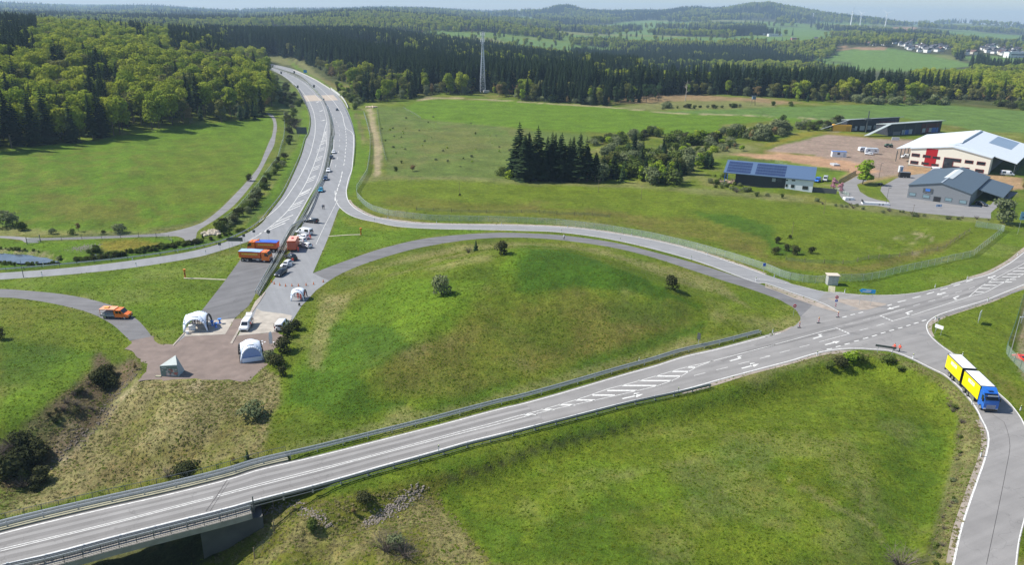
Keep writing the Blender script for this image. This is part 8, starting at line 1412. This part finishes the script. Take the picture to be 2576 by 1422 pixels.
hedge("C2 2050,350 2300,520 2539,560 E2 500,600 0,560 C2 2300,560 2000,500 1850,460 1950,350", 30, [('gbush', 2), ('bush', 2), ('bare', 1)], 'in the weeds before the solar roof building', (1., 2.4)); hedge("E2 500,600 900,640 1400,720 2200,790 2200,805 1300,750 700,680 500,640", 26, [('gbush', 2), ('bare', 2)], 'in the rough verge of the business park road', (.8, 1.8))
hedge("A2 0,1080 280,1095 430,1115 600,1165 600,1195 560,1160 400,1105 260,1085 0,1070", 16, [('gbush', 2), ('bush', 2)], 'on the bank of the pond', (.5, 1.1)); hedge("A2 0,1208 250,1228 560,1212 560,1228 250,1245 0,1225", 18, [('bush', 3), ('dark', 1)], 'on the near bank of the pond', (.6, 1.2)); hedge("A2 860,1080 960,1070 1000,1105 900,1110 860,1130", 7, [('dark', 2), ('bush', 1)], 'beside the small pool', (.8, 1.6))
p = G(*T("C1 2310,1035")[0]); r = thing('deer_stand', 'wooden hunting stand with blue grey hut on the far meadow edge', 'hunting stand', tuple(p)); [MB().tube((x * 1.6, y * 1.6, -.3), (x * .9, y * .9, 5), .12).build('leg', WOOD, r) for x in (-1, 1) for y in (-1, 1)]; MB().box((0, 0, 6.2), (2.6, 2.4, 2.4)).build('hut', mat('hut_blue', (.15, .2, .28), .7), r); MB().box((0, 0, 7.55), (3.2, 3, .2)).build('roof', STD, r)
# dead pale tree
p = G(*T("C1 1645,995")[0]); r = thing('dead_tree', 'pale leafless dead tree before the spruce belt', 'tree', tuple(p)); b = MB(); b.tube((0, 0, -.5), (.3, 0, 17), .35, 6, 0, .1); g = random.Random(2); [b.tube((.2, 0, z), (math.cos(a) * 3, math.sin(a) * 3, z + 2), .12, 4, 0, .03) for z, a in [(g.uniform(7, 15), g.uniform(0, 6.28)) for _ in range(12)]]; b.build('trunk', mat('dead_wood', (.42, .38, .34), .9), r)
# --- tufts of grass over the near ground: one uncountable mass
def tuft(seed, n, r_, h):
    g = np.random.default_rng(seed); c = np.c_[g.normal(size=(n, 2)) * r_ * .5, np.full(n, h * .3)]; a = g.uniform(0, 6.28, n); nn = np.c_[np.cos(a), np.sin(a), g.uniform(.1, .7, n)]; v, f_ = quads(c, nn, np.full(n, 1.57) + g.normal(size=n) * .3, np.full(n, h * .5), np.full(n, r_ * .16)); return pymesh('tuft', v, f_.tolist(), LM['grass'])

def tufts(name, label, mk, polys, n, hmin, hmax, rmax=260):
    P_ = [T(s) for s in polys]; items = []; a = RNG.uniform(R(-40), R(40), n); r = np.sqrt(RNG.uniform(62 ** 2, rmax ** 2, n)); x = r * np.sin(a); y = r * np.cos(a); z = zgrid(x, y); bx, by = proj(np.stack([x, y, z], 1)); k = np.zeros(n, bool)
    for q in P_: k |= inpoly(bx, by, q)
    for nm in RD: k &= ~inpoly(x, y, area(nm))
    k &= ~inpoly(bx, by, T('A3 1370,980 1250,1120 1080,1400 A4 880,160 620,400 400,620 150,700 300,520 600,300 850,60 A3 1000,1250 1150,1080 1300,940')); k &= ~inpoly(x, y, GRAVEL); k &= (bx > -40) & (bx < 2620) & (by < 1460); k &= (fbm(x, y, 5, 3, 61) + RNG.random(n) * .9) > .80; k &= RNG.random(n) < 1 - sst(90, rmax, r) * (1 if rmax > 250 else 0)
    x, y, z = x[k], y[k], z[k]; s = RNG.uniform(hmin, hmax, len(x)); print(name, len(x))
    return wood(name, label, 'grass', [(float(a_), float(b_), float(c_) - .02, mk, float(q), int(v)) for a_, b_, c_, q, v in zip(x, y, z, s, RNG.integers(0, 2, len(x)))])
def tuftmesh(seed, n, m):
    g = np.random.default_rng(seed); c = np.c_[g.normal(size=(n, 2)) * .35, np.full(n, .22)]; a = g.uniform(0, 6.28, n); nn = np.c_[np.cos(a), np.sin(a), g.uniform(.9, 2.2, n)]; v, f_ = quads(c, nn, 1.57 + g.normal(size=n) * .5, np.full(n, .45) * g.uniform(.5, 1.2, n), np.full(n, .11)); return pymesh('tuft', v, f_.tolist(), m)
KIND['gtuft'] = dict(name='grass_tuft', v=[(tuftmesh(i, 16, LM['grass']), None, 1) for i in range(2)]); KIND['stuft'] = dict(name='straw_tuft', v=[(tuftmesh(5 + i, 16, LM['straw']), None, 1) for i in range(2)])
_MN = "B2 -2600,-200 9000,-200 9000,4200 -2600,4200"
tufts('meadow_grass', 'green grass tufts standing over the near meadows', 'gtuft', [_MN], 260000, .12, .36, 330)
tufts('dry_grass', 'straw coloured rough grass in the gully, on verges and below the road', 'stuft', ["A3 1370,1010 1900,1000 2500,1010 B3 60,880 200,960 200,1200 100,1400 B4 0,340 A4 2300,340 1200,620 0,900 0,250 300,60 A3 500,1200 950,900 1330,930", "B4 0,900 430,820 1100,720 1700,620 1780,760 2300,1422 -500,1422 -200,1100", "E4 1900,0 2110,20 2160,150 2130,400 1980,830 1840,1422 1600,1422 1780,800", "E3 250,830 700,715 1100,715 1500,840 1900,1120 2060,1350 1950,1422 1700,1050 1400,860 1000,760 600,800"], 240000, .16, .42, 249)
# ------------------------------------------------------------------ air
def haze(dens):
    b = MB(); b.box((0, 0, (-110 + 330) / 2), (30500, 30500, 440)); m = bpy.data.materials.new('haze_air'); m.use_nodes = True; nt = m.node_tree; nt.nodes.remove(nt.nodes['Principled BSDF'])
    v = nt.nodes.new('ShaderNodeVolumePrincipled'); v.inputs['Color'].default_value = (.54, .76, 1, 1); v.inputs['Density'].default_value = dens; v.inputs['Anisotropy'].default_value = .1
    nt.links.new(v.outputs[0], nt.nodes['Material Output'].inputs['Volume']); o = b.build('haze', m); return tag(o, 'thin blue haze filling the valley air', 'haze', kind='stuff')
haze(.0001)
